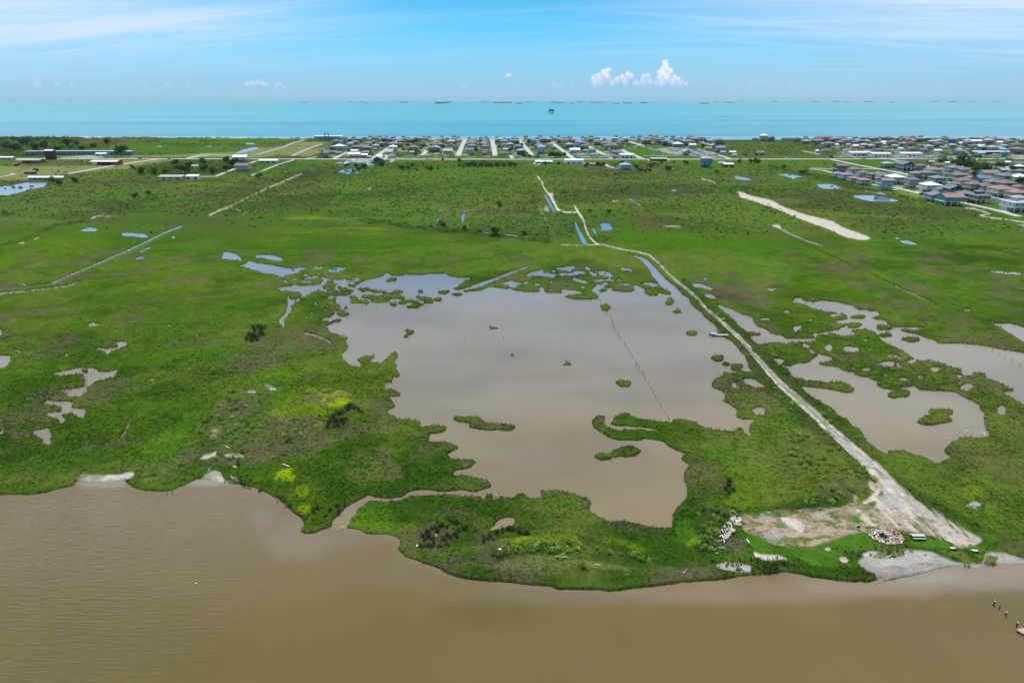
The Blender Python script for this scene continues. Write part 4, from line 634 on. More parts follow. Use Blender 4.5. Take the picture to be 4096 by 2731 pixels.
lagoon = lerp3((.255, .212, .152), (.236, .174, .092), sstep(1250, 2100, VW)); pondc = lerp3((.10, .19, .27), (.22, .22, .22), sstep(800, 1250, VW))  # far ponds: sky reflection painted as blue into the body colour
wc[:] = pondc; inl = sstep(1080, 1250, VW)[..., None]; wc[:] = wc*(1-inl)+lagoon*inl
isbay = (VW > np.interp(UW, PENI[:, 0], PENI[:, 1]))
bayc = lerp3((.192, .136, .070), (.150, .105, .034), sstep(1950, 2500, VW+120*(fbm(WX, WY, 60, 3, 301.)-.5)))
bayc = bayc*(1-(.25*sstep(2400, 3000, VW)*0)[..., None])
def blob(u, v, ru, rv, c, a):
    m = sstep(1.45, .45, np.hypot((UW-u)/ru, (VW-v)/rv)+.45*(fbm(WX, WY, 9, 3, 311.)-.5))*a; bayc[:] = lerp3((1, 1, 1), (1, 1, 1), m)*0+bayc*(1-m[..., None])+np.array(c, np.float32)*m[..., None]
blob(1050, 2075, 60, 45, (.21, .165, .11), .5); blob(1180, 2170, 130, 65, (.22, .17, .115), .6); blob(1330, 2130, 230, 70, (.20, .155, .10), .5); blob(1600, 2290, 230, 60, (.17, .13, .072), .4)
blob(2300, 2380, 500, 40, (.18, .14, .085), .5); blob(1950, 2450, 180, 60, (.098, .076, .022), .4); blob(3000, 2370, 420, 45, (.235, .172, .105), .6); blob(3560, 2320, 360, 60, (.26, .19, .125), .8); blob(3960, 2290, 320, 70, (.28, .215, .15), .8); blob(3700, 2300, 150, 36, (.30, .245, .19), .7)
blob(800, 1925, 150, 18, (.34, .28, .22), .7); blob(430, 1935, 120, 14, (.32, .27, .21), .7); blob(300, 2700, 900, 260, (.118, .086, .022), .5)
wc[isbay] = bayc[isbay]
nearl = samp(blur(LAND, 9), UW, VW); nearl = sstep(.02, .5, nearl)*sstep(900, 1200, VW); wc[:] = wc*(1-.35*nearl[..., None])+np.array((.24, .185, .125), np.float32)*(.35*nearl[..., None])
st_ = sstep(.45, .7, fbm(WX*.5, WY, 45, 4, 341.))*.16*(~isbay); wc *= (1-st_)[..., None]
rip = np.where(isbay, .45+1.5*sstep(1500, 300, UW)*sstep(3300, 1900, VW)+.3*fbm(WX, WY, 40, 3, 321.), .22+.25*fbm(WX, WY, 40, 3, 331.))
rip = (rip*sstep(560, 1100, VW)+.05)*(.45+.55*sstep(3300, 2300, VW))*(.6+.6*sstep(1500, 300, UW))
def water(name, sel, label, z):
    q = sel[:-1, :-1]
    me = mesh_np(name, np.stack([WX, WY, np.full_like(WX, z)], -1).reshape(-1, 3), grid_faces(len(wrow), len(wcol), q), [M_water], wc.reshape(-1, 3), True, {'Rip': rip.ravel()})
    structure(name, me, label)
water('bay_water', isbay, 'olive brown bay water in front of the marsh', 0.0)
water('lagoon_water', (~isbay) & (VW > 1020), 'shallow brown lagoon water enclosed by the marsh', 0.0)
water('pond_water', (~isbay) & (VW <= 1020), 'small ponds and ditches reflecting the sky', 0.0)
me = mesh_np('bw', [(-9000, -4000, -.004), (9000, -4000, -.004), (9000, 24, -.004), (-9000, 24, -.004)], [(0, 1, 2, 3)], [M_water], np.array([[.125, .098, .045]]*4), True, {'Rip': [.15]*4})
structure('bay_water', me, 'open bay water behind the camera')
# ------------------------------------------------------------------ the sea, curving away with the earth
def curve(d): return -max(0.0, d*d)/(2*R_E)
dr = np.concatenate([np.linspace(1480, 3000, 30), np.geomspace(3100, 41000, 130)]); th = np.radians(np.linspace(-62, 62, 90))
D, T = np.meshgrid(dr, th, indexing='ij'); SX, SY = D*np.sin(T), D*np.cos(T)
shore_y = G(np.full(3, 2048.), np.array([543., 552., 560.]))[1]
SX2 = np.tan(T)*D; SY2 = D+0*T
Z2 = -((SX2**2+SY2**2))/(2*R_E)*sstep(1700, 4200, SY2)-.05
me = mesh_np('sea', np.stack([SX2, SY2, Z2], -1).reshape(-1, 3), grid_faces(len(dr), len(th)), [M_sea])
structure('sea', me, 'turquoise open sea with darker wind streaks')
def sea_pt(u, v):
    """point of the curved sea seen at photo pixel"""
    x = (u-2048.0)/F; lo, hi = 1600.0, math.sqrt(2*H*R_E)*.985
    for _ in range(50):
        m = (lo+hi)/2; z = -(m*m)*(1+x*x)/(2*R_E); vm = UV(0, m, z)[1]
        if vm > v: lo = m
        else: hi = m
    y = lo; z = -(y*y)*(1+x*x)/(2*R_E); d = depth(y, z)
    return x*d, y, z-.05, d
# ------------------------------------------------------------------ haze over land and sea
HX, HY0, HY1, HZ0, HZ1 = 82000.0, -4200.0, 42500.0, -1000.0, 104.0
vb = [(x, y, z) for z in (HZ0, HZ1) for y in (HY0, HY1) for x in (-HX, HX)]
me = bpy.data.meshes.new('haze'); me.from_pydata(vb, [], [(0, 2, 3, 1), (4, 5, 7, 6), (0, 1, 5, 4), (2, 6, 7, 3), (0, 4, 6, 2), (1, 3, 7, 5)])
m, nt = new_mat('sea_haze'); pv = nn(nt, 'ShaderNodeVolumePrincipled'); pv.inputs['Color'].default_value = (.63, .91, 1.0, 1); pv.inputs['Density'].default_value = 1.7e-5
o_ = nn(nt, 'ShaderNodeOutputMaterial'); nt.links.new(pv.outputs[0], o_.inputs['Volume']); me.materials.append(m)
hz = bpy.data.objects.new('haze', me); link(hz); hz['kind'] = 'stuff'; hz['label'] = 'thin pale sea haze'
# ------------------------------------------------------------------ vegetation
def veg_mat(name, attr_type='INSTANCER', tint=1.0, fixed=None, upw=.6):
    m, nt = new_mat(name)
    if fixed is None:
        at = nn(nt, 'ShaderNodeAttribute', attribute_name='icol'); at.attribute_type = attr_type; base = at.outputs['Color']
    else:
        rgb = nn(nt, 'ShaderNodeRGB'); rgb.outputs[0].default_value = (*fixed, 1); base = rgb.outputs[0]
    oi = nn(nt, 'ShaderNodeObjectInfo'); n = noise_n(nt, 1.6, 2, .5)
    k = math_n(nt, 'MULTIPLY_ADD', oi.outputs['Random'], .28, math_n(nt, 'MULTIPLY_ADD', n, .7, .55))
    k = math_n(nt, 'MULTIPLY', k, tint)
    cc = nn(nt, 'ShaderNodeVectorMath', operation='SCALE'); nt.links.new(base, cc.inputs[0]); nt.links.new(k, cc.inputs[3])
    ge = nn(nt, 'ShaderNodeNewGeometry'); up = nn(nt, 'ShaderNodeVectorMath', operation='SCALE'); nt.links.new(ge.outputs['Normal'], up.inputs[0]); up.inputs[3].default_value = upw
    ad = nn(nt, 'ShaderNodeVectorMath', operation='ADD'); nt.links.new(up.outputs[0], ad.inputs[0]); ad.inputs[1].default_value = (0, 0, 1)
    nz = nn(nt, 'ShaderNodeVectorMath', operation='NORMALIZE'); nt.links.new(ad.outputs[0], nz.inputs[0])
    b = principled(nt, cc.outputs[0], .75, .0, 0, nz.outputs[0]); tr = nn(nt, 'ShaderNodeBsdfTranslucent'); nt.links.new(cc.outputs[0], tr.inputs[0])
    mx = nn(nt, 'ShaderNodeMixShader'); mx.inputs[0].default_value = .22; nt.links.new(b.outputs[0], mx.inputs[1]); nt.links.new(tr.outputs[0], mx.inputs[2]); finish(nt, mx.outputs[0]); return m
M_veg = veg_mat('leafy_growth')
def tuft_mesh(rng, n=20, h=.8, spread=.55, w=.10, lean=.5):
    v, f = [], []
    for i in range(n):
        a = rng.uniform(0, 2*math.pi); r = spread*math.sqrt(rng.random())*.8; x, y = r*math.cos(a), r*math.sin(a)
        a2 = a+rng.uniform(-.9, .9); hh = h*rng.uniform(.55, 1.1); l = lean*hh*rng.uniform(.3, 1.2); ca, sa = math.cos(a2), math.sin(a2); t = rng.uniform(0, math.pi); wx, wy = w*math.cos(t)*.5, w*math.sin(t)*.5
        k = len(v); v += [(x-wx, y-wy, -.1), (x+wx, y+wy, -.1), (x+wx*.8+ca*l*.35, y+wy*.8+sa*l*.35, hh*.6), (x-wx*.8+ca*l*.35, y-wy*.8+sa*l*.35, hh*.6), (x+ca*l, y+sa*l, hh)]
        f += [(k, k+1, k+2, k+3), (k+3, k+2, k+4)]
    me = bpy.data.meshes.new('tuft'); me.from_pydata(v, [], f); me.materials.append(M_veg); return me
def leaf_blob(rng, n, rx, rz, leaf, z0=0.0, lumps=5, mat=None, name='bush'):
    """leaf-sized faces spread through several overlapping lobes, so the outline is uneven and gaps show through"""
    v, f = [], []
    lob = [(rng.uniform(-.55, .55)*rx, rng.uniform(-.55, .55)*rx, rng.uniform(.25, .8)*rz, rng.uniform(.35, .6)) for _ in range(lumps)]
    for i in range(n):
        lx, ly, lz, s = lob[i % lumps]; d = rng.normal(size=3); d /= np.linalg.norm(d)+1e-9; rr = rng.uniform(.65, 1.05)
        p = np.array([lx+d[0]*rx*s*rr, ly+d[1]*rx*s*rr, max(.02, lz+d[2]*rz*s*.8*rr)+z0]); nrm = d+rng.normal(size=3)*.55; nrm /= np.linalg.norm(nrm)+1e-9
        t = np.cross(nrm, rng.normal(size=3)); t /= np.linalg.norm(t)+1e-9; b_ = np.cross(nrm, t); s2 = leaf*rng.uniform(.6, 1.3); k = len(v)
        v += [tuple(p-t*s2*.5), tuple(p+b_*s2*.4), tuple(p+t*s2*.6), tuple(p-b_*s2*.45)]; f.append((k, k+1, k+2, k+3))
    me = bpy.data.meshes.new(name); me.from_pydata(v, [], f); me.materials.append(mat or M_veg); return me
def proto_coll(name, meshes):
    c = bpy.data.collections.new(name)
    for i, me in enumerate(meshes):
        o = bpy.data.objects.new('%s' % name, me); c.objects.link(o)
    return c
rg_ = np.random.default_rng(11)
PC_TUFT = proto_coll('tuft_source', [tuft_mesh(rg_) for _ in range(4)]+[tuft_mesh(rg_, 14, .6, .7, .14, .9)])
PC_REED = proto_coll('reed_source', [tuft_mesh(rg_, 16, 1.15, .45, .07, .22) for _ in range(4)])
PC_BUSH = proto_coll('bush_source', [leaf_blob(rg_, 110, 1.0, .9, .26) for _ in range(5)])
def scatter_group(coll):
    ng = bpy.data.node_groups.new('scatter', 'GeometryNodeTree')
    ng.interface.new_socket('Geometry', in_out='INPUT', socket_type='NodeSocketGeometry'); ng.interface.new_socket('Geometry', in_out='OUTPUT', socket_type='NodeSocketGeometry')
    gi = ng.nodes.new('NodeGroupInput'); go = ng.nodes.new('NodeGroupOutput'); ip = ng.nodes.new('GeometryNodeInstanceOnPoints'); ci = ng.nodes.new('GeometryNodeCollectionInfo')
    ci.inputs['Collection'].default_value = coll; ci.inputs['Separate Children'].default_value = True; ci.inputs['Reset Children'].default_value = True
    def na(n, t):
        a = ng.nodes.new('GeometryNodeInputNamedAttribute'); a.data_type = t; a.inputs[0].default_value = n; return a.outputs[0]
    m2p = ng.nodes.new('GeometryNodeMeshToPoints'); ng.links.new(gi.outputs[0], m2p.inputs[0])
    ng.links.new(m2p.outputs[0], ip.inputs['Points']); ng.links.new(ci.outputs[0], ip.inputs['Instance']); ip.inputs['Pick Instance'].default_value = True
    ng.links.new(na('rot', 'FLOAT_VECTOR'), ip.inputs['Rotation']); ng.links.new(na('scl', 'FLOAT_VECTOR'), ip.inputs['Scale']); ng.links.new(na('idx', 'INT'), ip.inputs['Instance Index'])
    ng.links.new(ip.outputs[0], go.inputs[0]); return ng
def scatter(name, P3, scl, col, coll, label, lean=.15):
    n = len(P3); me = bpy.data.meshes.new(name); me.vertices.add(n); me.vertices.foreach_set('co', np.asarray(P3, np.float32).ravel())
    rot = np.stack([RNG.normal(0, lean, n), RNG.normal(0, lean, n), RNG.uniform(0, 6.283, n)], 1)
    for nm, ty, key, val in (('rot', 'FLOAT_VECTOR', 'vector', rot), ('scl', 'FLOAT_VECTOR', 'vector', scl), ('icol', 'FLOAT_VECTOR', 'vector', col)):
        a = me.attributes.new(nm, ty, 'POINT'); a.data.foreach_set(key, np.asarray(val, np.float32).ravel())
    a = me.attributes.new('idx', 'INT', 'POINT'); a.data.foreach_set('value', RNG.integers(0, 50, n).astype(np.int32))
    o = bpy.data.objects.new(name, me); link(o); o['kind'] = 'stuff'; o['label'] = label
    md = o.modifiers.new('scatter', 'NODES'); md.node_group = scatter_group(coll); return o
AREA = np.abs(np.gradient(GY, axis=0))*(RS/PXM)          # m2 of ground per survey cell
def sample(dens):
    k = RNG.poisson(np.maximum(dens*AREA, 0)); r, c = np.nonzero(k); rep = k[r, c]; r = np.repeat(r, rep); c = np.repeat(c, rep)
    U = RU0+RS*(c+RNG.random(len(r))); V = RV0+RS*(r+RNG.random(len(r))); X, Y = G(U, V); return X, Y, U, V
inview = (np.abs(UUg-2048) < 2300)
dist = np.hypot(GX, GY); landm = SHORE > .52
def grow(name, dens, size, coll, label, colmul=1.0, jitter=.25, zscale=1.0, extra=None):
    X, Y, U, V = sample(dens*inview); Z, s = landfn(X, Y, U, V); k = s > .50; X, Y, Z, U, V = X[k], Y[k], Z[k], U[k], V[k]; n = len(X)
    sz = (size(X, Y, U, V) if callable(size) else np.full(n, size))*RNG.uniform(.65, 1.35, n)
    col = samp(COL, U, V)*colmul*(1+jitter*RNG.normal(size=(n, 1))).clip(.4, 2)
    if extra is not None: col = extra(col, n)
    print(name, n); return scatter(name, np.stack([X, Y, Z-.05], 1), np.stack([sz, sz, sz*zscale*RNG.uniform(.8, 1.2, n)], 1), col, coll, label)
tall = sstep(.22, .45, ROUGH)*landm
grow('marsh_grass', tall*np.clip(190.0/dist, 0, 1)**2*1.9*sstep(1150, 1700, VVg)*(1-.97*np.clip(BUSH*1.1, 0, 1))*(.35+.9*sstep(.35, .6, N8)), lambda X, Y, U, V: .34+np.hypot(X, Y)/1100, PC_TUFT, 'tufts of cordgrass covering the marsh', 2.3, .2)
edge_m = (SHORE > .50)*(SHORE < .80)*(ROUGH > .05)
grow('reeds', edge_m*np.clip(260.0/dist, 0, 1)**1.5*1.6*(VVg > 1000), lambda X, Y, U, V: .48+np.hypot(X, Y)/2800, PC_REED, 'upright reeds along the water edges', 2.5, .25)
def bushcol(col, n):
    near_ = col*.9+np.array([.135, .225, .030]); return near_*(1+.28*RNG.normal(size=(n, 1))).clip(.35, 2)*np.where(RNG.random((n, 1)) < .12, np.array([[.7, .55, .7]]), 1.0)
grow('scrub', np.clip(BUSH, 0, 1)*landm*((.16+.26*(BUSH > .8))*(VVg > 1300)+.15*(VVg <= 1300)*(WIDE > .95)*np.clip(600/dist, 0, 1)**1.6)*np.maximum(sstep(.30, .62, fbm(GX, GY, 9, 3, 401.)+.25*BUSH), (BUSH > .75)*.9)*(1+1.2*(BUSH > .75)*(VVg > 2100)), lambda X, Y, U, V: .82+np.hypot(X, Y)/1400, PC_BUSH, 'low leafy scrub bushes', 1.0, .0, 1.0, bushcol)
# sparse scrub all over the inland belt
grow('shrubs', landm*belt*(ROUGH > .4)*.009*(SHORE > .97)*(.2+1.8*sstep(.45, .6, fbm(GX, GY, 45, 4, 111.))), lambda X, Y, U, V: .6+np.hypot(X, Y)/1000, PC_BUSH, 'scattered low shrubs in the inland pasture', 2.2, .25)
def sparse(tile, poly, dens, coll, name, label, size, col, zs=1.0):
    m = np.zeros((NV, NU), np.float32); 
    for q in poly.split('|'): fill(m, tp(tile, q), 1)
    X, Y, U, V = sample(m*dens*sstep(.42, .58, N2*.5+N8*.5)); n = len(X); Z, s = landfn(X, Y, U, V); Z = np.maximum(Z, -.05)
    sz = size*RNG.uniform(.6, 1.3, n); c = np.array(col)*(1+.25*RNG.normal(size=(n, 1))).clip(.4, 2)
    scatter(name, np.stack([X, Y, Z-.05], 1), np.stack([sz, sz, sz*zs], 1), c, coll, label)
sparse('C4', '820,560 1450,560 1700,590 2060,600 2150,720 1900,720 1700,640 1450,680 1250,680 1050,660 900,640|1050,730 1200,810 1130,835 1000,800|0,700 450,640 560,740 440,770 200,800 0,800', 1.1, PC_REED, 'reeds', 'sparse reeds growing out of the grey mud flat', .75, (.11, .13, .045))
sparse('C3', '1640,780 2000,800 2352,800 2352,850 2060,880 1950,860 1850,870 1680,880|1240,820 1340,830 1300,860 1230,850', 1.2, PC_REED, 'reeds', 'sparse reeds in the shallows of the small mud bay', .75, (.08, .12, .04))
sparse('C1', '1700,90 1900,130 2150,240 2300,330 2352,440 2280,380 2130,290 1960,215 1840,180|880,160 960,115 1010,120 1010,160 940,158|590,110 650,100 640,135 600,160', 1.2, PC_REED, 'reeds', 'sparse reeds standing in the water off the western shore', .75, (.06, .11, .03))

def tagobj(o, label, cat, group=None):
    o['label'] = label; o['category'] = cat
    if group: o['group'] = group
    return o
def empty(name, x, y, z, rz=0.0, s=1.0):
    e = bpy.data.objects.new(name, None); link(e); e.location = (x, y, z); e.rotation_euler = (0, 0, rz); e.scale = (s, s, s) if np.isscalar(s) else s; e.empty_display_size = .5; return e
def zland(x, y):
    z, s = landfn(np.array([x], float), np.array([y], float)); return float(z[0])
ordinals = ['', 'first', 'second', 'third', 'fourth', 'fifth', 'sixth', 'seventh', 'eighth', 'ninth', 'tenth', 'eleventh', 'twelfth', 'thirteenth', 'fourteenth', 'fifteenth', 'sixteenth', 'seventeenth', 'eighteenth', 'nineteenth', 'twentieth']
def ordw(n):
    if n <= 20: return ordinals[n]
    t, u = divmod(n, 10); tens = {2: 'twent', 3: 'thirt', 4: 'fort', 5: 'fift', 6: 'sixt', 7: 'sevent', 8: 'eight', 9: 'ninet'}
    if t > 9: return '%dth' % n
    return tens[t]+('y-'+ordinals[u] if u else 'ieth')
# individual trees
M_bark = paint('tree_bark', (.10, .08, .06), .9, .1)
LEAFS = [veg_mat('oak_leaves', fixed=(.055, .105, .024)), veg_mat('willow_leaves', fixed=(.09, .16, .035)), veg_mat('tamarisk_leaves', fixed=(.065, .10, .048))]
rt = np.random.default_rng(21)
CROWNS = {(k, j): leaf_blob(rt, 330, 2.6, 3.6, .72, .9, 7, LEAFS[k], 'crown') for k in range(3) for j in range(3)}
def trunk_mesh():
    v, f = [], []
    def limb(p, q, r0, r1):
        k = len(v); d = (Vector(q)-Vector(p)).normalized(); a = d.orthogonal().normalized(); b = d.cross(a)
        for c, r in ((p, r0), (q, r1)):
            for i in range(6): v.append(tuple(Vector(c)+(a*math.cos(i*math.pi/3)+b*math.sin(i*math.pi/3))*r))
        for i in range(6): f.append((k+i, k+(i+1) % 6, k+6+(i+1) % 6, k+6+i))
    limb((0, 0, -.2), (.1, 0, 1.5), .22, .15)
    for a in (0.3, 2.2, 4.1): limb((.1, 0, 1.3), (.1+1.2*math.cos(a), 1.2*math.sin(a), 3.0), .12, .04)
    me = bpy.data.meshes.new('trunk'); me.from_pydata(v, [], f); me.materials.append(M_bark); return me
TRUNK = trunk_mesh()
tree_list = []
def trees(tile, s, kind=0, where=''):
    a = nums(s)
    for i in range(0, len(a), 3): tree_list.append((tile, a[i], a[i+1], a[i+2], kind, where))
trees('T1', '1740,700 90 1680,680 80 1850,700 90 1930,640 70 2010,725 50 2190,690 60 2280,720 100', 1, 'in the pasture below the highway')
trees('T1', '700,655 90 860,660 80 1330,640 130 1400,600 90 1010,690 110 920,740 90 820,760 80 660,660 60 1180,600 70', 0, 'round the pond and camper lot')
trees('T1', '1950,210 90 2010,190 80 1760,350 60 1830,270 70 2110,310 70 1990,430 70 1640,440 50 2220,360 60 1660,290 50 900,400 60 740,410 90', 0, 'between the town houses')
trees('T2', '640,560 90 790,640 90 850,650 100 930,640 110 1060,640 110 1140,650 110 1250,660 80 1360,645 90 1480,650 90 1600,655 100 1690,660 90 640,640 60 720,680 60 1090,590 90 900,585 80 340,540 60 110,720 90 30,690 60 240,720 60', 0, 'in the grove behind the highway')
trees('T2', '970,360 80 1610,370 90 1700,270 60 1400,300 70 350,310 80 1820,270 70 1440,270 60 290,400 50 1970,480 70 1860,480 80 2130,490 60 2350,440 60', 0, 'between the town houses')
trees('T3', '260,480 110 340,470 120 420,470 110 510,460 90 400,615 70 150,630 80 1240,640 90 1145,640 80 930,660 90 1200,655 60 1550,640 80 1610,630 100 1460,640 50 1720,670 80 1870,690 90 1930,740 90 2120,660 80 2190,620 70 2330,600 60 2030,745 80 2100,745 70', 0, 'in the plots south of the highway')
trees('T4', '650,600 70 700,608 70 1690,575 90 1900,590 110 1960,580 110 2030,580 100 1260,770 90 330,740 120 140,640 60 30,650 70 1000,300 90 1300,300 70 1570,440 60 1800,460 60 2000,440 60', 0, 'near the red and teal houses')
trees('F1', '1310,410 70 1430,415 80 1515,405 50 1700,400 80 1640,370 70 1750,345 70 1880,380 70 1960,400 70 2080,385 80 2150,345 90 1620,330 60 1860,310 70 2090,300 60 2200,325 60 1215,355 40', 0, 'in the thicket left of the town')
trees('F1', '1120,240 100 330,392 45 240,145 90 420,170 80 620,160 90 760,190 70 860,170 60 130,200 90 60,170 80 520,195 70 320,190 80 700,140 60 985,140 60', 0, 'round the old motel')
trees('H2', '960,260 330 860,250 200 1040,280 220 1330,390 260 1470,360 220 1190,450 170 1270,400 150 1780,260 170 2230,680 230 2100,740 140 460,140 150 370,130 120 690,190 140 1240,260 120 2060,330 140 1450,240 100', 0, 'in the canal neighbourhood')
trees('F4', '325,410 60 145,355 50 580,260 30 1900,440 60', 0, 'in scrub beside the ponds')
trees('A1', '590,60 50 480,75 60 410,65 60 1060,180 50 1175,155 45 2030,25 60', 1, 'in the western pasture')
trees('A2', '1510,410 60 1800,455 40 1925,470 80 2150,465 45 1950,250 50 1690,430 40', 1, 'along the scrub line north of the lagoon')
trees('A3', '195,460 40 855,300 40 705,290 26', 1, 'beside the sandy track')
LIGHTU = {}
def unique_trees():
    byw = {}
    for t in tree_list:
        o = TL[t[0]]; u = o[0]+t[1]/o[2]; v = o[1]+t[2]/o[2]; w = t[3]/o[2]; byw.setdefault((t[4], t[5]), []).append((u, v, w))
    kn = {0: 'dark green', 1: 'pale green'}
    for (k, wh), L in byw.items():
        L.sort()
        for i, (u, v, w) in enumerate(L):
            x, y = G(u, v, .8); wm = w*depth(y)/F; s = max(.8, wm/4.0); r = empty('tree', x, y, max(.2, zland(x, y)) if v > 700 else .8, RNG.uniform(0, 6.28), (s, s, s*RNG.uniform(.62, .85)))
            kk = k if k else int(RNG.choice([0, 0, 0, 2, 1])); shade = {0: 'dark green', 1: 'pale green', 2: 'greyish green'}[kk]
            link(bpy.data.objects.new('trunk', TRUNK), r); link(bpy.data.objects.new('crown', CROWNS[(kk, int(RNG.integers(3)))]), r)
            tagobj(r, '%s tree %s, %s from the left there' % (shade, wh, ordw(i+1)), 'tree', 'trees '+wh)
unique_trees()
# palms
def palm_meshes():
    v, f = [], []
    for j in range(9):
        a = j*2*math.pi/9+.2; pr = None
        for i in range(5):
            t = i/4; x = 1.9*t; z = .55*math.sin(t*2.4)-.75*t*t; w = .32*(1-.75*t)
            p = [(x*math.cos(a)-s*w*math.sin(a), x*math.sin(a)+s*w*math.cos(a), z) for s in (-1, 1)]; k = len(v); v += p
            if i: f.append((k-2, k-1, k+1, k))
    me = bpy.data.meshes.new('fronds'); me.from_pydata(v, [], f); me.materials.append(veg_mat('palm_fronds', fixed=(.05, .085, .03))); return me
FROND = palm_meshes()
def trunk2():
    v = [(r*math.cos(i*math.pi/3)+lx, r*math.sin(i*math.pi/3), z) for z, r, lx in ((-.2, .2, 0), (2.5, .15, .08), (5, .13, .3)) for i in range(6)]
    f = [(k*6+i, k*6+(i+1) % 6, k*6+6+(i+1) % 6, k*6+6+i) for k in range(2) for i in range(6)]
    me = bpy.data.meshes.new('trunk'); me.from_pydata(v, [], f); me.materials.append(M_bark); return me
PTR = trunk2()
pal = [('T3', 1745, 200, 'at the beach end of the streets'), ('T3', 1958, 530, 'at the highway corner by the white hall'), ('T3', 1075, 290, 'between the town houses'), ('T3', 1290, 300, 'in front of the grey roofed houses'), ('T1', 1610, 125, 'on the beach front'), ('T1', 880, 580, 'in the camper lot'), ('T1', 2050, 130, 'beside the beach houses'), ('T4', 1845, 530, 'on the highway verge'), ('T6', 1880, 490, 'beside the highway junction'), ('T6', 1815, 575, 'below the highway junction'), ('H2', 730, 570, 'before the tan canal house'), ('H2', 990, 690, 'between two brown roofed canal houses'), ('H2', 620, 640, 'at the canal road bend'), ('H2', 1030, 1130, 'short and bushy beside the near canal road'), ('H2', 1300, 110, 'near the red barn'), ('H2', 430, 460, 'between blue canal houses')]
for t, x, y, wh in pal:
    gx, gy = tg(t, x, y, .9); s = 1.35 if t != 'H2' else 1.0
    if 'short' in wh: s = .45
    r = empty('palm_tree', gx, gy, .8, RNG.uniform(0, 6), s); link(bpy.data.objects.new('trunk', PTR), r); c = link(bpy.data.objects.new('crown', FROND), r); c.location = (.3, 0, 5); c.scale = (1.25,)*3 if s > .5 else (2.6,)*3
    tagobj(r, 'palm tree '+wh, 'palm', 'palm trees')
# dark salt-killed shrubs in the marsh
M_dead = veg_mat('dark_mangrove', fixed=(.045, .050, .030))
DSH = [leaf_blob(rt, 170, 1.0, 1.1, .22, 0, 5, M_dead, 'dark_shrub') for _ in range(4)]
def dark(tile, s, wh, thin=False):
    a = nums(s)
    L = sorted([(a[i], a[i+1], a[i+2]) for i in range(0, len(a), 3)])
    for i, (x, y, w) in enumerate(L):
        gx, gy = tg(tile, x, y, .5); wm = w/TL[tile][2]*depth(gy)/F; o = bpy.data.objects.new('dark_shrub', DSH[i % 4]); link(o); z = zland(gx, gy)
        o.location = (gx, gy, z-.05); sc = wm/1.75; o.scale = (sc, sc, sc*.9); o.rotation_euler = (0, 0, RNG.uniform(0, 6)); tagobj(o, 'blackish shrub %s, %s from the left' % (wh, ordw(i+1)), 'shrub', 'dark shrubs '+wh)
dark('C2', '1160,570 60 1190,550 70 1210,580 60 1230,600 50 1150,650 50 1190,655 60 1230,650 50 1225,515 45 1260,520 60 1290,500 60 1320,490 50 1270,545 50 1350,510 40 1365,445 40 1400,465 60 1425,470 60 1440,530 60 1490,520 60 1505,500 35 1410,560 60 1360,570 60 1330,600 60 1430,580 50 1380,595 50 1290,655 45 1350,645 45 1275,460 30 1460,495 25 1245,625 40 1175,600 50', 'in the clump west of the small peninsula pond')
dark('C2', '1635,620 50 1630,580 40 1690,580 50 1740,550 60 1780,530 60 1830,525 60 1870,520 60 1910,540 60 1950,550 60 1980,550 45 1660,600 40 1715,600 35', 'round the dead wood by the small peninsula pond')
dark('B2', '590,650 70 560,660 60 620,650 50 650,665 50 675,680 40 520,690 60 490,700 60 460,720 60 440,740 50 430,770 50 410,800 40 480,760 60 520,755 60 550,740 50 500,790 50 460,790 50 540,770 40 400,715 25 350,712 30', 'in the western thicket with bare branches')
dark('A1', '1990,1200 60 2030,1195 60 2070,1200 50 2000,1230 50 2040,1225 60 1950,1260 50 1980,1270 60 2020,1265 60 2060,1260 40 1930,1290 50 1970,1300 50 2020,1295 50 2050,1240 40', 'in the round thicket out on the western marsh')
dark('C3', '1790,150 60 1800,190 60 1770,210 50 1820,220 50 1790,240 50', 'in the dead patch beside the eastern meadow')
dark('C2', '485,340 50 500,390 50 430,380 50 300,380 40 330,360 50 400,420 40 545,330 30', 'on the point by the channel mouth')
# ------------------------------------------------------------------ roads
M_conc = paint('road_concrete', (.50, .475, .43), .85, .2, .12, .05); M_asph = paint('old_asphalt', (.34, .33, .31), .9, .2, .15, .05)
def strip(name, X, Y, w, mat, dz, label=None):
    P_ = [np.array(p) for p in zip(X, Y)]; Q = [P_[0]]
    for a, b in zip(P_[:-1], P_[1:]):
        n = max(1, int(np.hypot(*(b-a))/14)); Q += [a+(b-a)*(i+1)/n for i in range(n)]
    Q = np.array(Q); d = np.gradient(Q, axis=0); d /= np.hypot(d[:, 0], d[:, 1])[:, None]; n_ = np.stack([-d[:, 1], d[:, 0]], 1)
    L, R = Q+n_*w/2, Q-n_*w/2
    z = np.maximum.reduce([landfn(A[:, 0], A[:, 1])[0] for A in (Q, L, R)]); z = np.convolve(np.pad(z, 2, 'edge'), np.ones(5)/5, 'valid')+dz
    k = len(Q); v = [(*a, c) for a, c in zip(L, z)]+[(*a, c) for a, c in zip(R, z)]+[(*a, c-.5) for a, c in zip(L, z)]+[(*a, c-.5) for a, c in zip(R, z)]
    f = []
    for i in range(k-1): f += [(i, i+1, k+i+1, k+i), (2*k+i, 2*k+i+1, i+1, i), (k+i, k+i+1, 3*k+i+1, 3*k+i)]
    me = bpy.data.meshes.new(name); me.from_pydata(v, [], f); me.materials.append(mat); o = bpy.data.objects.new(name, me); link(o); o['kind'] = 'structure'
    if label: o['label'] = label
    return o
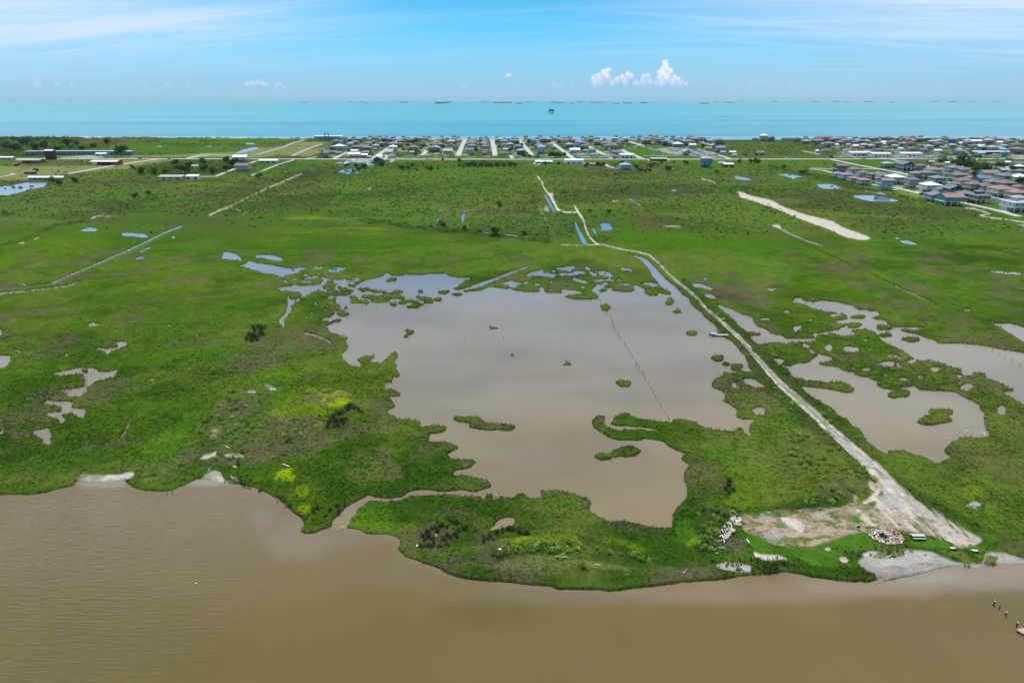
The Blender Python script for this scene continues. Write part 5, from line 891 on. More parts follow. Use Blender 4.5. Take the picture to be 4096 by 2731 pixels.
for i, (t, q, w, nm) in enumerate(ROADS):
    pts = tp(t, q); X, Y = G(pts[:, 0], pts[:, 1], .8); strip({'highway': 'road', 'street': 'road', 'lane': 'path', 'canal_road': 'road', 'driveway': 'path'}[nm], X, Y, w, M_asph if (nm == 'street' and i < 9) else M_conc, .16+.004*(i % 7), 'pale concrete '+nm.replace('_', ' '))
    if nm == 'highway':
        for off in (-.18, .18): strip('road', X, Y+off, .12, paint('lane_paint', (.55, .45, .12), .7), .18, 'yellow centre line of the highway')
# ------------------------------------------------------------------ houses
class MB:
    def __init__(s): s.v = []; s.f = []
    def box(s, x0, y0, z0, x1, y1, z1):
        k = len(s.v); s.v += [(x, y, z) for z in (z0, z1) for y in (y0, y1) for x in (x0, x1)]
        s.f += [tuple(k+i for i in q) for q in ((0, 2, 3, 1), (4, 5, 7, 6), (0, 1, 5, 4), (2, 6, 7, 3), (0, 4, 6, 2), (1, 3, 7, 5))]; return s
    def beam(s, p, q, w, h=None):
        h = h or w; p, q = Vector(p), Vector(q); d = (q-p).normalized(); a = d.cross(Vector((0, 0, 1))); a = a.normalized() if a.length > 1e-3 else Vector((1, 0, 0)); b = a.cross(d); k = len(s.v)
        for c in (p, q): s.v += [tuple(c+a*i*w/2+b*j*h/2) for i, j in ((-1, -1), (1, -1), (1, 1), (-1, 1))]
        s.f += [(k, k+3, k+2, k+1), (k+4, k+5, k+6, k+7)]+[(k+i, k+(i+1) % 4, k+4+(i+1) % 4, k+4+i) for i in range(4)]; return s
    def cyl(s, p, q, r0, r1=None, n=8):
        r1 = r0 if r1 is None else r1; p, q = Vector(p), Vector(q); d = (q-p).normalized(); a = d.orthogonal().normalized(); b = d.cross(a); k = len(s.v)
        for c, r in ((p, r0), (q, r1)): s.v += [tuple(c+(a*math.cos(2*math.pi*i/n)+b*math.sin(2*math.pi*i/n))*r) for i in range(n)]
        s.f += [tuple(k+i for i in range(n))[::-1], tuple(k+n+i for i in range(n))]+[(k+i, k+(i+1) % n, k+n+(i+1) % n, k+n+i) for i in range(n)]; return s
    def poly(s, v, f): k = len(s.v); s.v += v; s.f += [tuple(k+i for i in q) for q in f]; return s
    def hip(s, x0, y0, x1, y1, z, h, ridge=None):
        r = (min(x1-x0, y1-y0)/2) if ridge is None else ridge; w, d = x1-x0, y1-y0; t = .18
        if w >= d: a, b = (x0+r, (y0+y1)/2, z+h), (x1-r, (y0+y1)/2, z+h)
        else: a, b = ((x0+x1)/2, y0+r, z+h), ((x0+x1)/2, y1-r, z+h)
        v = [(x0, y0, z), (x1, y0, z), (x1, y1, z), (x0, y1, z), a, b, (x0, y0, z-t), (x1, y0, z-t), (x1, y1, z-t), (x0, y1, z-t)]
        f = ([(0, 1, 5, 4), (1, 2, 5), (2, 3, 4, 5), (3, 0, 4)] if w >= d else [(0, 1, 4), (1, 2, 5, 4), (2, 3, 5), (3, 0, 4, 5)])+[(6, 9, 8, 7), (0, 6, 7, 1), (1, 7, 8, 2), (2, 8, 9, 3), (3, 9, 6, 0)]
        return s.poly(v, f)
    def mesh(s, name, mat=None):
        me = bpy.data.meshes.new(name); me.from_pydata(s.v, [], s.f); me.materials.append(mat); return me
WALLC = {'t': ('teal', (.06, .30, .30)), 'a': ('aqua', (.16, .47, .47)), 'b': ('blue', (.06, .18, .38)), 'l': ('light blue', (.26, .46, .58)), 'w': ('white', (.62, .64, .66)), 'g': ('grey', (.27, .30, .32)), 'y': ('cream', (.50, .45, .28)), 'e': ('beige', (.42, .36, .28)),
         'p': ('pink', (.46, .26, .24)), 'n': ('brown', (.15, .10, .075)), 'o': ('ochre', (.50, .30, .07)), 'r': ('red', (.26, .04, .035)), 'k': ('navy', (.04, .07, .13)), 's': ('sage', (.26, .36, .27)), 'v': ('violet', (.22, .17, .42)), 'd': ('dark green', (.07, .11, .10))}
ROOFC = {'s': ('slate', (.19, .20, .22)), 'l': ('lilac grey', (.25, .235, .27)), 'w': ('white', (.82, .83, .85)), 'n': ('brown', (.22, .165, .14)), 'r': ('red', (.40, .11, .08)), 'g': ('pale green', (.36, .46, .38)), 'd': ('charcoal', (.09, .095, .105)), 'p': ('dusty pink', (.33, .21, .19)), 'c': ('pale grey', (.42, .43, .44)), 'h': ('sky blue', (.25, .50, .72))}
WM = {k: paint('siding_'+v[0], v[1], .65, .25, .10, .5) for k, v in WALLC.items()}
RM = {k: paint('roofing_'+v[0], v[1], .75 if k not in 'wh' else .45, .25, .14, .35) for k, v in ROOFC.items()}
M_trim = paint('white_trim', (.66, .65, .62), .6); M_wood = paint('weathered_wood', (.26, .21, .16), .85, .15); M_dark = paint('dark_matte', (.05, .05, .055), .8)  # M_dark: even near-black for doors, wheels, legs and dark walls
m, nt = new_mat('window_glass'); finish(nt, principled(nt, (.045, .065, .085), .12, .6).outputs[0]); M_glass = m
def gable(s, x0, y0, x1, y1, z, h, alongx=True, t=.18):
    if alongx:
        ym = (y0+y1)/2; v = [(x0, y0, z), (x1, y0, z), (x1, ym, z+h), (x0, ym, z+h), (x0, y1, z), (x1, y1, z)]; v += [(a, b, c-t) for a, b, c in v]
        f = [(0, 1, 2, 3), (3, 2, 5, 4), (6, 9, 8, 7), (9, 10, 11, 8), (0, 6, 7, 1), (4, 5, 11, 10), (0, 3, 9, 6), (3, 4, 10, 9), (1, 7, 8, 2), (2, 8, 11, 5)]
    else:
        xm = (x0+x1)/2; v = [(x0, y0, z), (xm, y0, z+h), (xm, y1, z+h), (x0, y1, z), (x1, y0, z), (x1, y1, z)]; v += [(a, b, c-t) for a, b, c in v]
        f = [(0, 1, 2, 3), (1, 4, 5, 2), (6, 9, 8, 7), (7, 8, 11, 10), (0, 6, 7, 1), (1, 7, 10, 4), (3, 2, 8, 9), (2, 5, 11, 8), (0, 3, 9, 6), (4, 10, 11, 5)]
    return s.poly(v, f)
MT = {'trim': M_trim, 'wood': M_wood, 'glass': M_glass, 'dark': M_dark}
def house_parts(style, near):
    """parts of one house type: (name, mesh, 'wall'/'roof'/fixed, location)"""
    P_ = []; st = 2.7; w2, d2 = 5.6, 5.0; h = 2.9; ov = .8; deckw = 2.0
    if style in ('tall', 'shed'): w2, d2, h = 4.6, 4.6, 5.4
    if style == 'low': st, h = .4, 2.6
    if style == 'barn': st, h, w2, d2 = 0., 3.6, 8, 6
    front = -d2-(deckw if style in ('hip', 'gable', 'tier') else 0); z0, z1 = st+.25, st+.25+h
    body = MB().box(-w2, -d2, z0, w2, d2, z1)
    if style in ('gable',): body.poly([(-w2, -d2, z1), (w2, -d2, z1), (0, -d2, z1+2.3), (-w2, d2, z1), (w2, d2, z1), (0, d2, z1+2.3)], [(0, 1, 2), (4, 3, 5)])
    if style in ('gx', 'barn', 'low'): body.poly([(-w2, -d2, z1), (-w2, d2, z1), (-w2, 0, z1+1.8), (w2, -d2, z1), (w2, d2, z1), (w2, 0, z1+1.8)], [(1, 0, 2), (3, 4, 5)])
    if style == 'tier': body.box(-2.6, -2.2, z1, 2.6, 2.6, z1+2.6)
    if st > 1: body.box(-w2+.4, .6, -.1, w2-.4, d2-.4, st)      # enclosed store under the rear half
    P_.append(('wall', body, 'wall', None))
    rf = MB()
    if style in ('hip', 'tall'): rf.hip(-w2-ov, front-ov*.6, w2+ov, d2+ov, z1, 2.3)
    elif style == 'tier': rf.hip(-w2-ov, front-ov*.6, w2+ov, d2+ov, z1, 1.2, 3.4); rf.hip(-3.4, -3.0, 3.4, 3.4, z1+2.6, 1.3)
    elif style == 'gable': gable(rf, -w2-ov, front-.4, w2+ov, d2+ov, z1, 2.65, False)
    elif style == 'shed': gable(rf, -w2-ov, -d2-2.2, w2+ov, d2+ov, z1-.2, 1.5, True)
    else: gable(rf, -w2-ov*.6, -d2-ov, w2+ov*.6, d2+ov, z1-.15, 2.0, True)
    P_.append(('roof', rf, 'roof', None))
    if st > 1:
        P_.append(('deck', MB().box(-w2-(.9 if near else .5), front, st, w2+(.9 if near else .5), d2+.2, st+.25), 'trim' if near else 'wood', None))
        post = MB().box(-.17, -.17, -.4, .17, .17, st) if near else MB().box(-.25, -.25, -.4, .25, .25, st)
        xs = np.linspace(-w2+.1, w2-.1, 4 if near else 3)
        P_ += [('stilt', post, 'trim' if near else 'wood', (x, front+.25, 0)) for x in xs]
        if near: P_ += [('stilt', post, 'trim', (x, -.6, 0)) for x in (-w2+.1, w2-.1)]+[('stilt', post, 'trim', (-w2+.1, d2-.3, 0))]
    if near:
        if style in ('hip', 'gable', 'tier'):
            r = MB(); r.beam((-w2-.85, front+.06, z0+1), (w2+.85, front+.06, z0+1), .09); r.beam((-w2-.85, front+.06, z0+.5), (w2+.85, front+.06, z0+.5), .06)
            r.beam((-w2-.82, front+.1, z0+1), (-w2-.82, d2, z0+1), .09); r.beam((-w2-.82, front+.1, z0+.5), (-w2-.82, d2, z0+.5), .06)
            for x in np.linspace(-w2-.8, w2+.8, 12): r.beam((x, front+.06, z0), (x, front+.06, z0+1), .06)
            P_.append(('railing', r, 'trim', None)); P_ += [('porch_post', MB().box(-.1, -.1, z0, .1, .1, z1-.1), 'trim', (x, front+.15, 0)) for x in (-w2, -1.8, 1.8, w2)]
            sb = MB()
            for i in range(9): sb.box(w2+1.0, front+.3+i*.55, st-.05-i*.3, w2+2.0, front+.85+i*.55, st+.02-i*.3)
            sb.beam((w2+1.02, front+.3, st+.9), (w2+1.02, front+5.2, -.2+.9), .08); P_.append(('staircase', sb, 'wood', None))
        rows = [z0+.9] if h < 4 else [z0+.8, z0+3.4]
        fr = MB().box(-.65, -.07, 0, .65, .0, 1.25); gl = MB().box(-.52, -.1, .12, .52, -.06, 1.13)
        frs = MB().box(-.07, -.6, 0, 0, .6, 1.15); gls = MB().box(-.1, -.48, .12, -.06, .48, 1.03)
        for zr in rows:
            for x in (-w2*.68, w2*.05, w2*.7): P_.append(('window', fr, 'trim', (x, -d2, zr), ('pane', gl, 'glass')))
            for y in (-d2*.55, d2*.45): P_.append(('window', frs, 'trim', (-w2, y, zr), ('pane', gls, 'glass')))
        P_.append(('door', MB().box(-.5, -.1, 0, .5, 0, 2.1), 'wood', (w2*.38, -d2, z0)))
        if st > 1: P_ += [('garage_door', MB().box(-1.4, -.08, 0, 1.4, 0, 2.2), 'trim', (x, .6, 0)) for x in (-w2*.4, w2*.42)]
        if h > 4: P_.append(('balcony', MB().box(-w2-1.6, -d2, z0+2.5, -w2, 0, z0+2.7).beam((-w2-1.55, -d2+.05, z0+3.6), (-w2-1.55, 0, z0+3.6), .09).beam((-w2-1.55, -d2+.1, -.2), (-w2-1.55, -d2+.1, z0+3.6), .2).beam((-w2-1.55, -.1, -.2), (-w2-1.55, -.1, z0+3.6), .2), 'trim', None))
    else:
        gl = MB().box(-.8, -.08, 0, .8, 0, 1.3)
        P_ += [('window', gl, 'glass', (x, -d2, z0+.8)) for x in (-w2*.5, w2*.5)]
    return [(p[0], p[1].mesh(p[0], MT.get(p[2])), p[2], p[3], (p[4][0], p[4][1].mesh(p[4][0], MT[p[4][2]])) if len(p) > 4 else None) for p in P_], (w2*2+2*ov)
_hp = {}
def build_house(name, x, y, rz, width, style, wall, roof, near, label, group, cat_='house', zs=1.0, z=None):
    key = (style, near)
    if key not in _hp: _hp[key] = house_parts(style, near)
    parts, w0 = _hp[key]; s = max(.55, min(2.2, width/w0)); sz = min(1.35, max(.72, s))*zs
    r = empty(name, x, y, (zland(x, y) if z is None else z)+.02, rz, (s, min(1.5, max(.6, s)), sz))
    for pn, me, mk, loc, sub in parts:
        o = bpy.data.objects.new(pn, me); link(o, r)
        if loc: o.location = loc
        if mk in ('wall', 'roof'): o.material_slots[0].link = 'OBJECT'; o.material_slots[0].material = (WM[wall] if mk == 'wall' else RM[roof])
        if sub: so = bpy.data.objects.new(sub[0], sub[1]); link(so, o)
    tagobj(r, label, cat_, group); return r
ROT = math.radians(2.35)
HL = []     # tile, x, y(bottom centre), width, wall, roof, style
def hs(tile, s, style='hip', zone='', near=False, nm='stilt_house'):
    for q in s.split(';'):
        a = q.split()
        if len(a) >= 5: HL.append((tile, float(a[0]), float(a[1]), float(a[2]), a[3], a[4], a[5] if len(a) > 5 else style, zone, near, nm))
z1 = 'in the western streets'; z2 = 'in the middle streets'; z3 = 'in the eastern streets'
hs('T1', '635 205 120 y l tall;745 188 110 g n;820 135 80 e n;860 170 90 g l;950 190 70 t s tall;1025 150 110 k d;1130 118 90 w s;1300 120 110 e n;1425 118 90 t s tall;1555 135 90 w l;1220 175 140 e n;1400 180 130 g l;1500 190 110 n n;490 275 120 t s tall;570 245 80 y l tall;745 272 120 w c;840 248 130 g l;1190 215 90 a l;1100 268 130 w l;1060 295 90 t s;985 318 100 o o2;1240 310 120 g c;1330 275 130 b l;1440 250 110 g d;235 352 80 t t2 low;420 335 110 b s;560 348 180 a w;655 322 100 w n gable;430 405 130 p n low;525 415 120 e p low;260 415 110 b n;285 482 105 t l tall;860 352 150 k s;840 380 120 v w low;1070 375 170 g s;1050 410 130 g l low;690 480 100 o b2 low;830 462 220 w w low;1020 460 130 y w low;1110 485 70 t g low'.replace('o o2', 'o n').replace('t t2', 't s').replace('o b2', 'o s'), zone=z1)
hs('T1', '1150 300 70 e n low;1220 340 90 e n low;1760 125 90 p n;1845 152 110 k g tall;1990 150 90 s n;2130 130 110 e l;2240 130 90 e n;1700 230 130 k s;1690 275 120 e n;1770 180 110 g p;1860 190 100 e n;2100 190 140 g l;2110 258 140 w l gable;2180 165 120 t l;1560 300 160 g l;1560 350 150 w w;1510 375 130 t g low;1490 400 120 w c low;1940 370 190 e n;1915 402 100 a c low;1280 590 170 d g gable;2310 375 170 g s;2320 290 130 p n;1450 558 60 n n low;1300 482 120 w w low'.replace('d g', 'd g'), zone=z1)
hs('T2', '320 115 70 p n;420 160 85 p n tall;540 115 95 g d tall;625 130 75 g s tall;300 150 110 l n;300 190 130 e l;260 215 130 g l;540 165 150 g l;530 220 130 t l;490 245 140 e c;230 255 120 a p;290 280 110 e l;480 330 150 a l gable;190 372 170 t c;445 345 140 e n low;430 395 180 e c low', zone=z1)
hs('T2', '830 145 70 e n gable;935 165 110 n n gable;845 185 90 g n;910 190 110 a s;850 210 110 e n;900 235 150 e n;870 275 170 a p;880 330 150 g l;830 405 140 a s gable;1053 175 80 a n tall;1150 130 80 g l tall;1165 165 110 e n;1120 210 120 g l;1130 235 110 e s;1100 280 140 b l;1120 290 110 e n;1130 340 140 e n;1120 370 110 w n low;1115 430 90 l l', zone=z2)
hs('T2', '1365 170 85 g n tall;1370 150 90 n l;1490 160 70 o n;1565 180 70 t g tall;1690 130 100 n p;1895 120 100 e w;1430 165 150 b g;1400 195 130 e g;1690 185 140 a l;1480 245 160 t l;1480 300 130 e s;1700 235 150 t l;1610 290 130 t g;1530 355 120 a c low;1490 415 110 e s low;1750 330 140 a l;1800 420 150 k c;2110 150 90 g l;1900 160 110 e n;1985 195 130 n l;2040 255 110 t s tall;2170 105 90 b b2 low;2210 155 140 e w;2230 195 130 e l;2330 185 110 e c;2130 310 130 e l;2185 410 150 l c tall'.replace('b b2', 'b s'), zone=z2)
hs('T3', '265 130 90 g n tall;380 165 160 a c;500 150 110 g s;610 130 120 g d;400 110 80 r p;300 165 90 e l;430 200 130 g l;610 190 120 e n;520 230 160 e n;700 200 110 e p;240 290 110 l l gable;300 330 100 a s;600 300 140 t c;770 240 120 l c;740 285 100 t s;850 260 120 b l;825 315 90 t s;860 130 90 e w tall;935 150 130 e n;1010 120 110 p n;1120 155 130 l s;1000 180 110 e l;1130 245 130 s n;1270 165 60 s n gable;900 320 130 g s;1030 405 140 a s gx;700 375 190 w w low;900 370 60 t c low;700 300 60 b s low', zone=z2)
hs('T3', '1290 225 70 a s gable;1290 275 140 g l;1330 325 150 g s;1470 320 130 g s;1530 255 110 w s tier;1460 170 110 g g;1475 115 100 e n;1590 140 110 b p;1655 175 110 t g;1605 230 80 p p tall;1490 415 170 a s low;1400 375 90 p r low;1800 135 120 e l;1925 115 100 h2 h;1910 165 100 s g;2050 150 110 t s;2130 100 90 e p;2180 155 140 t p;2240 110 90 k n tier;2050 225 180 g s;2280 200 160 e n'.replace('h2 h', 'w h'), zone=z3)
hs('T4', '230 145 80 e n;310 120 80 e n;435 120 90 w n tier;430 165 130 w l;500 190 110 a s gable;580 150 120 k l;750 120 110 e p;740 170 120 e n;830 140 100 e p;850 195 150 g l;960 170 100 g d gable;1080 190 110 k s gable;1135 200 100 a g;1300 225 170 e n;1235 210 90 a g low;300 250 160 t s;410 260 120 t l;260 200 110 e s;160 210 150 e n;730 250 210 t l;520 300 170 g w;800 270 130 w w low;90 130 120 g s', zone=z3)
hs('T4', '1985 165 120 l s;2145 172 130 e w tall;2280 170 120 g s gable;1210 305 110 l c gable;1100 330 130 w p low;1325 380 170 g l gx;1380 400 100 a h low;690 432 130 l c gable;1560 410 120 e w low;2080 425 150 e s low;1600 450 90 w c low;1065 660 190 t c tall;1350 610 120 w c low', zone='near the highway')
z4 = 'in the far eastern streets'
hs('T5', '260 165 250 e n;440 190 130 g n;605 130 75 p n tall;835 135 90 t s tall;940 130 100 w w;1065 130 100 s g;1210 135 90 p p;1320 135 90 p p;1430 135 110 e n;1540 140 100 k g tall;800 160 150 p n;980 170 140 e n;1110 170 100 g s;1200 195 150 g l;1350 165 110 g l;1440 175 110 a c;620 230 120 t g;745 200 100 b l;620 165 140 e n low;870 185 90 w w low;850 230 140 g l;940 245 90 a c low;1050 290 150 g s;1100 195 110 r r;1250 250 130 g s;1340 215 120 e l;1430 195 100 b l;1520 240 100 b l;1400 255 90 a c low;1640 240 140 g s;1750 225 110 a c;1685 155 130 o n;1800 140 110 b l;1905 145 90 w n tall;1920 155 140 t g;2000 140 90 a s tall;1840 175 110 g l;1580 190 90 t g;2160 140 140 p p;2150 180 150 t n;2250 160 90 e n;2330 165 90 e n;2230 260 150 g s;1950 290 150 e n;1830 315 120 g c;1700 310 140 g c;1560 300 150 w w low;1650 320 110 r r low;1980 360 110 a s low;2120 385 130 n n low;2080 230 140 w w low;1540 270 60 w w low;1170 260 100 w w low;2300 310 110 l c;1940 240 60 s s2;2050 250 100 w w low'.replace('s s2', 's s'), zone=z4)
hs('T6', '60 130 100 w w;150 130 80 w w;270 130 130 p r gable;430 115 100 k s tall;570 155 120 a s gable;140 185 130 o p;190 220 90 g s tall;690 170 110 b l;790 180 120 g l;860 130 110 e n;930 160 110 a c;1020 165 120 t c;520 180 140 t g;390 195 140 b l;250 210 110 l c;640 235 120 e c;760 220 120 t c;1010 235 110 b l tall;1150 170 110 a c;1230 170 100 e n;1390 150 100 g l;1490 155 110 y o2 tall;1660 140 110 b l gable;1800 150 120 b s gable;1280 215 110 w c;1320 270 150 t n;1450 205 220 v w low;1650 190 130 p n;1750 200 130 b l;1900 200 120 e n;1690 225 140 e c;1900 225 130 w w low;2000 310 110 b c;2090 250 150 e n;2200 320 160 e n;1920 310 110 l h low;440 320 130 e n;230 260 110 p r;570 330 130 w c;250 390 150 e n;450 370 150 t s low;840 330 150 e l low;750 290 140 t n;910 280 90 w c low;730 385 140 w w low;1140 405 170 a s low;1160 355 80 e w low;1470 400 160 k d low;1190 240 120 w w low;1400 320 130 g s;1600 350 130 b s;1760 360 150 e c;1940 385 120 e h gable;2250 410 220 g s;2020 460 90 t t2 tall;1540 465 140 a c gx;1540 300 140 w w low;2330 200 80 t s;2150 165 100 e n;60 270 110 g l;40 330 90 w w low;100 240 80 e c;1010 300 120 e c'.replace('y o2', 'y n').replace('t t2', 't s'), zone=z4)
cz = 'in the canal neighbourhood'
hs('H1', '425 335 340 n n gx;740 405 300 e n;345 482 250 l l;550 535 320 l l;930 462 250 l s;1200 518 290 n n;720 592 260 e p;970 648 290 s p;1430 552 330 w s;1690 615 380 a w;1460 758 320 l p shed;2110 712 270 g s tall;1500 242 240 t g;1760 242 260 k n;1940 298 340 b s gable;2270 302 260 e n;2200 495 300 e p', zone=cz, near=True)
hs('H2', '170 808 400 w w;280 1035 390 g l;660 1128 540 t p gx;440 865 300 w s;690 890 390 k s gable;1010 1000 380 k s;1340 1062 420 d s tier;340 615 330 t l;250 420 320 l l;90 505 350 s s;570 512 180 a s tall;720 370 310 l l;920 405 290 g s gx;840 560 370 e n;1120 595 270 t n;950 690 370 w n;1190 775 360 e n;1410 640 370 b s gx;1650 720 360 w s;1540 508 420 l p gx;1960 585 420 g s;2250 610 380 w w;1930 760 400 g n;1480 800 330 t n;1850 915 490 w p;2220 985 400 e p;2250 1258 600 w c tier;2260 800 280 w n', zone=cz, near=True)
hs('H2', '330 290 220 o n gx;1390 185 150 r n low;1600 215 240 t n low;1990 195 150 g w gx;2240 215 240 g s low;2270 310 190 k w;2290 430 210 g s;1910 355 220 a c low;2070 370 160 s n low;1500 290 230 a h low;1170 225 140 n n;1450 240 160 w c low;190 145 140 b c low;580 170 130 l w low;2050 70 120 v n low;1080 135 240 w w low;500 110 150 g s low', zone='behind the canal neighbourhood', near=False)
wnames = {}
for h in HL: wnames.setdefault((h[4], h[5], h[6], h[7]), []).append(h)
stylen = {'hip': 'stilt house', 'tall': 'tall stilt house', 'gable': 'gable-fronted stilt house', 'low': 'low house', 'gx': 'long gabled house', 'tier': 'stilt house with a raised lookout', 'shed': 'tall narrow house'}
rank = {}
for k, L in wnames.items():
    for i, h in enumerate(sorted(L, key=lambda h: TL[h[0]][0]+h[1]/TL[h[0]][2])): rank[id(h)] = (i+1, len(L))
HL.sort(key=lambda h: -(TL[h[0]][1]+h[2]/TL[h[0]][2])); count = 0; rest = MB(); rest_done = 0
for h in HL:
    t, x, y, w, wa, ro, stl, zn, near, nm = h; u = TL[t][0]+x/TL[t][2]; v = TL[t][1]+y/TL[t][2]
    gx, gy = G(u, v, .8); wm = w/TL[t][2]*depth(gy)/F
    i, n = rank[id(h)]
    lab = '%s %s with %s roof %s' % (WALLC[wa][0], stylen[stl], ROOFC[ro][0], zn)
    if n > 1: lab += ', %s from left' % ordw(i)
    rz = ROT+RNG.normal(0, .02)+(math.pi/2*RNG.integers(-1, 2) if (not near and stl in ('hip', 'gable') and RNG.random() < .5) else 0)
    d_off = 5.0
    gy += d_off*.9
    count += 1
    if count <= 298:
        build_house(nm if stl != 'low' else 'house', gx, gy, rz if not near else ROT-.05, wm*1.1 if not near else wm*.95, stl, wa, ro, near, lab, 'houses '+zn, 'house', 1.0 if near else 1.08)
    else:
        rest_done += 1; z = .8; a = wm*.4; rest.box(gx-a, gy-4, z+2.6, gx+a, gy+4, z+5.4); rest.hip(gx-a-.7, gy-4.8, gx+a+.7, gy+4.8, z+5.4, 2.0)
        for sx in (-1, 1): rest.box(gx+sx*a*.9-.2, gy-3.9, z, gx+sx*a*.9+.2, gy-3.5, z+2.6); rest.box(gx+sx*a*.9-.2, gy+3.4, z, gx+sx*a*.9+.2, gy+3.8, z+2.6)
print('HOUSES', count, 'merged', rest_done)
if rest_done:
    o = bpy.data.objects.new('beachfront_houses', rest.mesh('beachfront_houses', WM['g'])); link(o); o['kind'] = 'stuff'; o['label'] = 'farthest row of small grey houses along the beach'
    o.data.materials.append(RM['n']); 
    for p in o.data.polygons: p.material_index = 1 if p.center.z > .8+5.3 and abs(p.normal.z) > .2 else 0
# larger separate buildings
def shed(name, tile, x, y, w, d, h, wall, roof, label, cat_='barn', rz=0, rh=1.6, front_open=False, extra=None):
    gx, gy = tg(tile, x, y, .8); gy += d/2; r = empty(name, gx, gy, .75, rz); hw, hd = w/2, d/2
    b = MB()
    if front_open: b.box(-hw, hd-.3, -.2, hw, hd, h); b.box(hw-w*.25, -hd, -.2, hw, hd-.3, h)
    else: b.box(-hw, -hd, -.2, hw, hd, h).poly([(-hw, -hd, h), (-hw, hd, h), (-hw, 0, h+rh*.92), (hw, -hd, h), (hw, hd, h), (hw, 0, h+rh*.92)], [(1, 0, 2), (3, 4, 5)])
    link(bpy.data.objects.new('wall', b.mesh('wall', WM[wall])), r)
    rf = MB(); gable(rf, -hw-.6, -hd-.6, hw+.6, hd+.6, h-.05, rh); link(bpy.data.objects.new('roof', rf.mesh('roof', RM[roof])), r)
    if front_open:
        for xx in np.linspace(-hw+.2, hw-.2, 6): p = bpy.data.objects.new('post', MB().box(-.14, -.14, -.2, .14, .14, h-.1).mesh('post', M_wood)); link(p, r); p.location = (xx, -hd+.2, 0)
    else:
        n = max(2, int(w/7)); g = MB().box(-1.2, -.1, 0, 1.2, 0, 2.6 if cat_ != 'house' else 1.6)
        gm = g.mesh('door', M_dark)
        for xx in np.linspace(-hw*.6, hw*.6, n): p = bpy.data.objects.new('door', gm); link(p, r); p.location = (xx, -hd, .0 if cat_ != 'house' else 1.0)
    return tagobj(r, label, cat_)
shed('warehouse', 'T3', 1690, 482, 22, 22, 5, 'w', 'w', 'long white metal warehouse on the highway corner', 'warehouse')
shed('store_building', 'T3', 690, 598, 26, 16, 5.5, 'w', 'w', 'white flat-roofed store with pink gravel lot south of the highway', 'store')
shed('shed_building', 'T3', 120, 590, 24, 10, 3, 'e', 'w', 'long low shed with bright white roof beside a curved drive', 'shed')
shed('bungalow', 'T3', 1060, 640, 12, 9, 3.2, 's', 'p', 'small sage bungalow with tan roof among trees below the highway', 'house', extra=1)
build_house('stilt_house', *tg('T3', 1645, 712), ROT, 15, 'hip', 'l', 'h', True, 'bright blue-roofed stilt house standing alone in the pasture', None)
shed('hall', 'T4', 170, 540, 24, 13, 3.4, 'r', 'c', 'dark red hall with grey roof on a pale gravel lot', 'hall')
shed('kiosk', 'T4', 450, 566, 3.5, 3, 2.6, 'r', 'n', 'tiny red-brown kiosk near the red hall', 'kiosk')
shed('garage', 'T4', 1480, 655, 13, 10, 4, 'r', 'w', 'dark red garage with white roof and white side wall', 'garage')
shed('house', 'T1', 360, 152, 66, 14, 9, 'g', 'w', 'very long three-storey grey building with white roof near the beach', 'building', 0, 1.2)
gx, gy = tg('T1', 325, 158, .8); tw = MB().box(-5, -1.2, 0, -3.9, 1.2, 15).box(3.9, -1.2, 0, 5, 1.2, 14).box(-5, -1.2, 15, 5, 1.2, 16.2).box(-3.9, -.8, 4, 3.9, .8, 5).box(-3.9, -.8, 9, 3.9, .8, 10)
o = bpy.data.objects.new('stair_tower', tw.mesh('stair_tower', M_dark)); link(o); o.location = (gx, gy-1, .7); tagobj(o, 'dark open stair tower in front of the long grey building', 'tower')
shed('warehouse', 'T5', 1640, 440, 34, 24, 5, 'w', 'w', 'broad white metal warehouse north of the highway, left one', 'warehouse'); shed('warehouse', 'T5', 2030, 460, 30, 22, 5, 'w', 'w', 'white metal warehouse with dark doorway, right of its twin', 'warehouse')
shed('warehouse', 'T6', 240, 455, 34, 20, 5, 'w', 'w', 'white metal warehouse left of the electric substation', 'warehouse'); shed('canopy', 'T6', 1740, 420, 60, 14, 5, 'w', 'w', 'very long white canopy at the highway junction', 'canopy', 0, .8, True)
shed('shed', 'T5', 855, 385, 11, 9, 3.6, 'w', 'w', 'small white-roofed shed by the dead-end lane', 'shed'); shed('lodge', 'T5', 965, 395, 14, 10, 5, 'g', 's', 'two-storey grey lodge beside a small white shed', 'lodge')
shed('barn', 'F1', 955, 325, 37, 16, 5, 'r', 'w', 'open white-roofed barn with red gable on the mown field', 'barn', 0, 1.6, True); shed('barn', 'F1', 255, 308, 34, 14, 4.5, 'n', 'c', 'long brown open barn on the western green field', 'barn', 0, 1.2, True)
shed('shed', 'F1', 925, 240, 17, 12, 3.6, 'a', 'w', 'teal shed with white roof in front of the curved motel', 'shed'); shed('shed', 'F1', 1765, 452, 14, 9, 3.4, 'w', 'w', 'small white shed on the concrete pad by the western lane', 'shed')
shed('bunker', 'F1', 1570, 455, 27, 13, 3.2, 'e', 'c', 'weathered concrete bunker with sloping ramps beside the white shed', 'bunker'); shed('shed', 'F1', 1790, 352, 8, 6, 3, 'w', 'c', 'little white shed half hidden by western trees', 'shed')
shed('shed', 'F1', 40, 272, 26, 8, 3, 'e', 'w', 'low shed at the far western edge of the highway', 'shed'); shed('farm_building', 'F1', 420, 458, 40, 6, 2.6, 't', 'w', 'row of teal and white boxes by the western pond', 'building')
shed('trailer', 'F1', 275, 404, 14, 4, 2.6, 'r', 'p', 'red trailer parked in the western yard', 'trailer'); shed('trailer', 'F1', 147, 330, 5, 4, 2.8, 'r', 'r', 'small dark red box trailer on the green field', 'trailer')
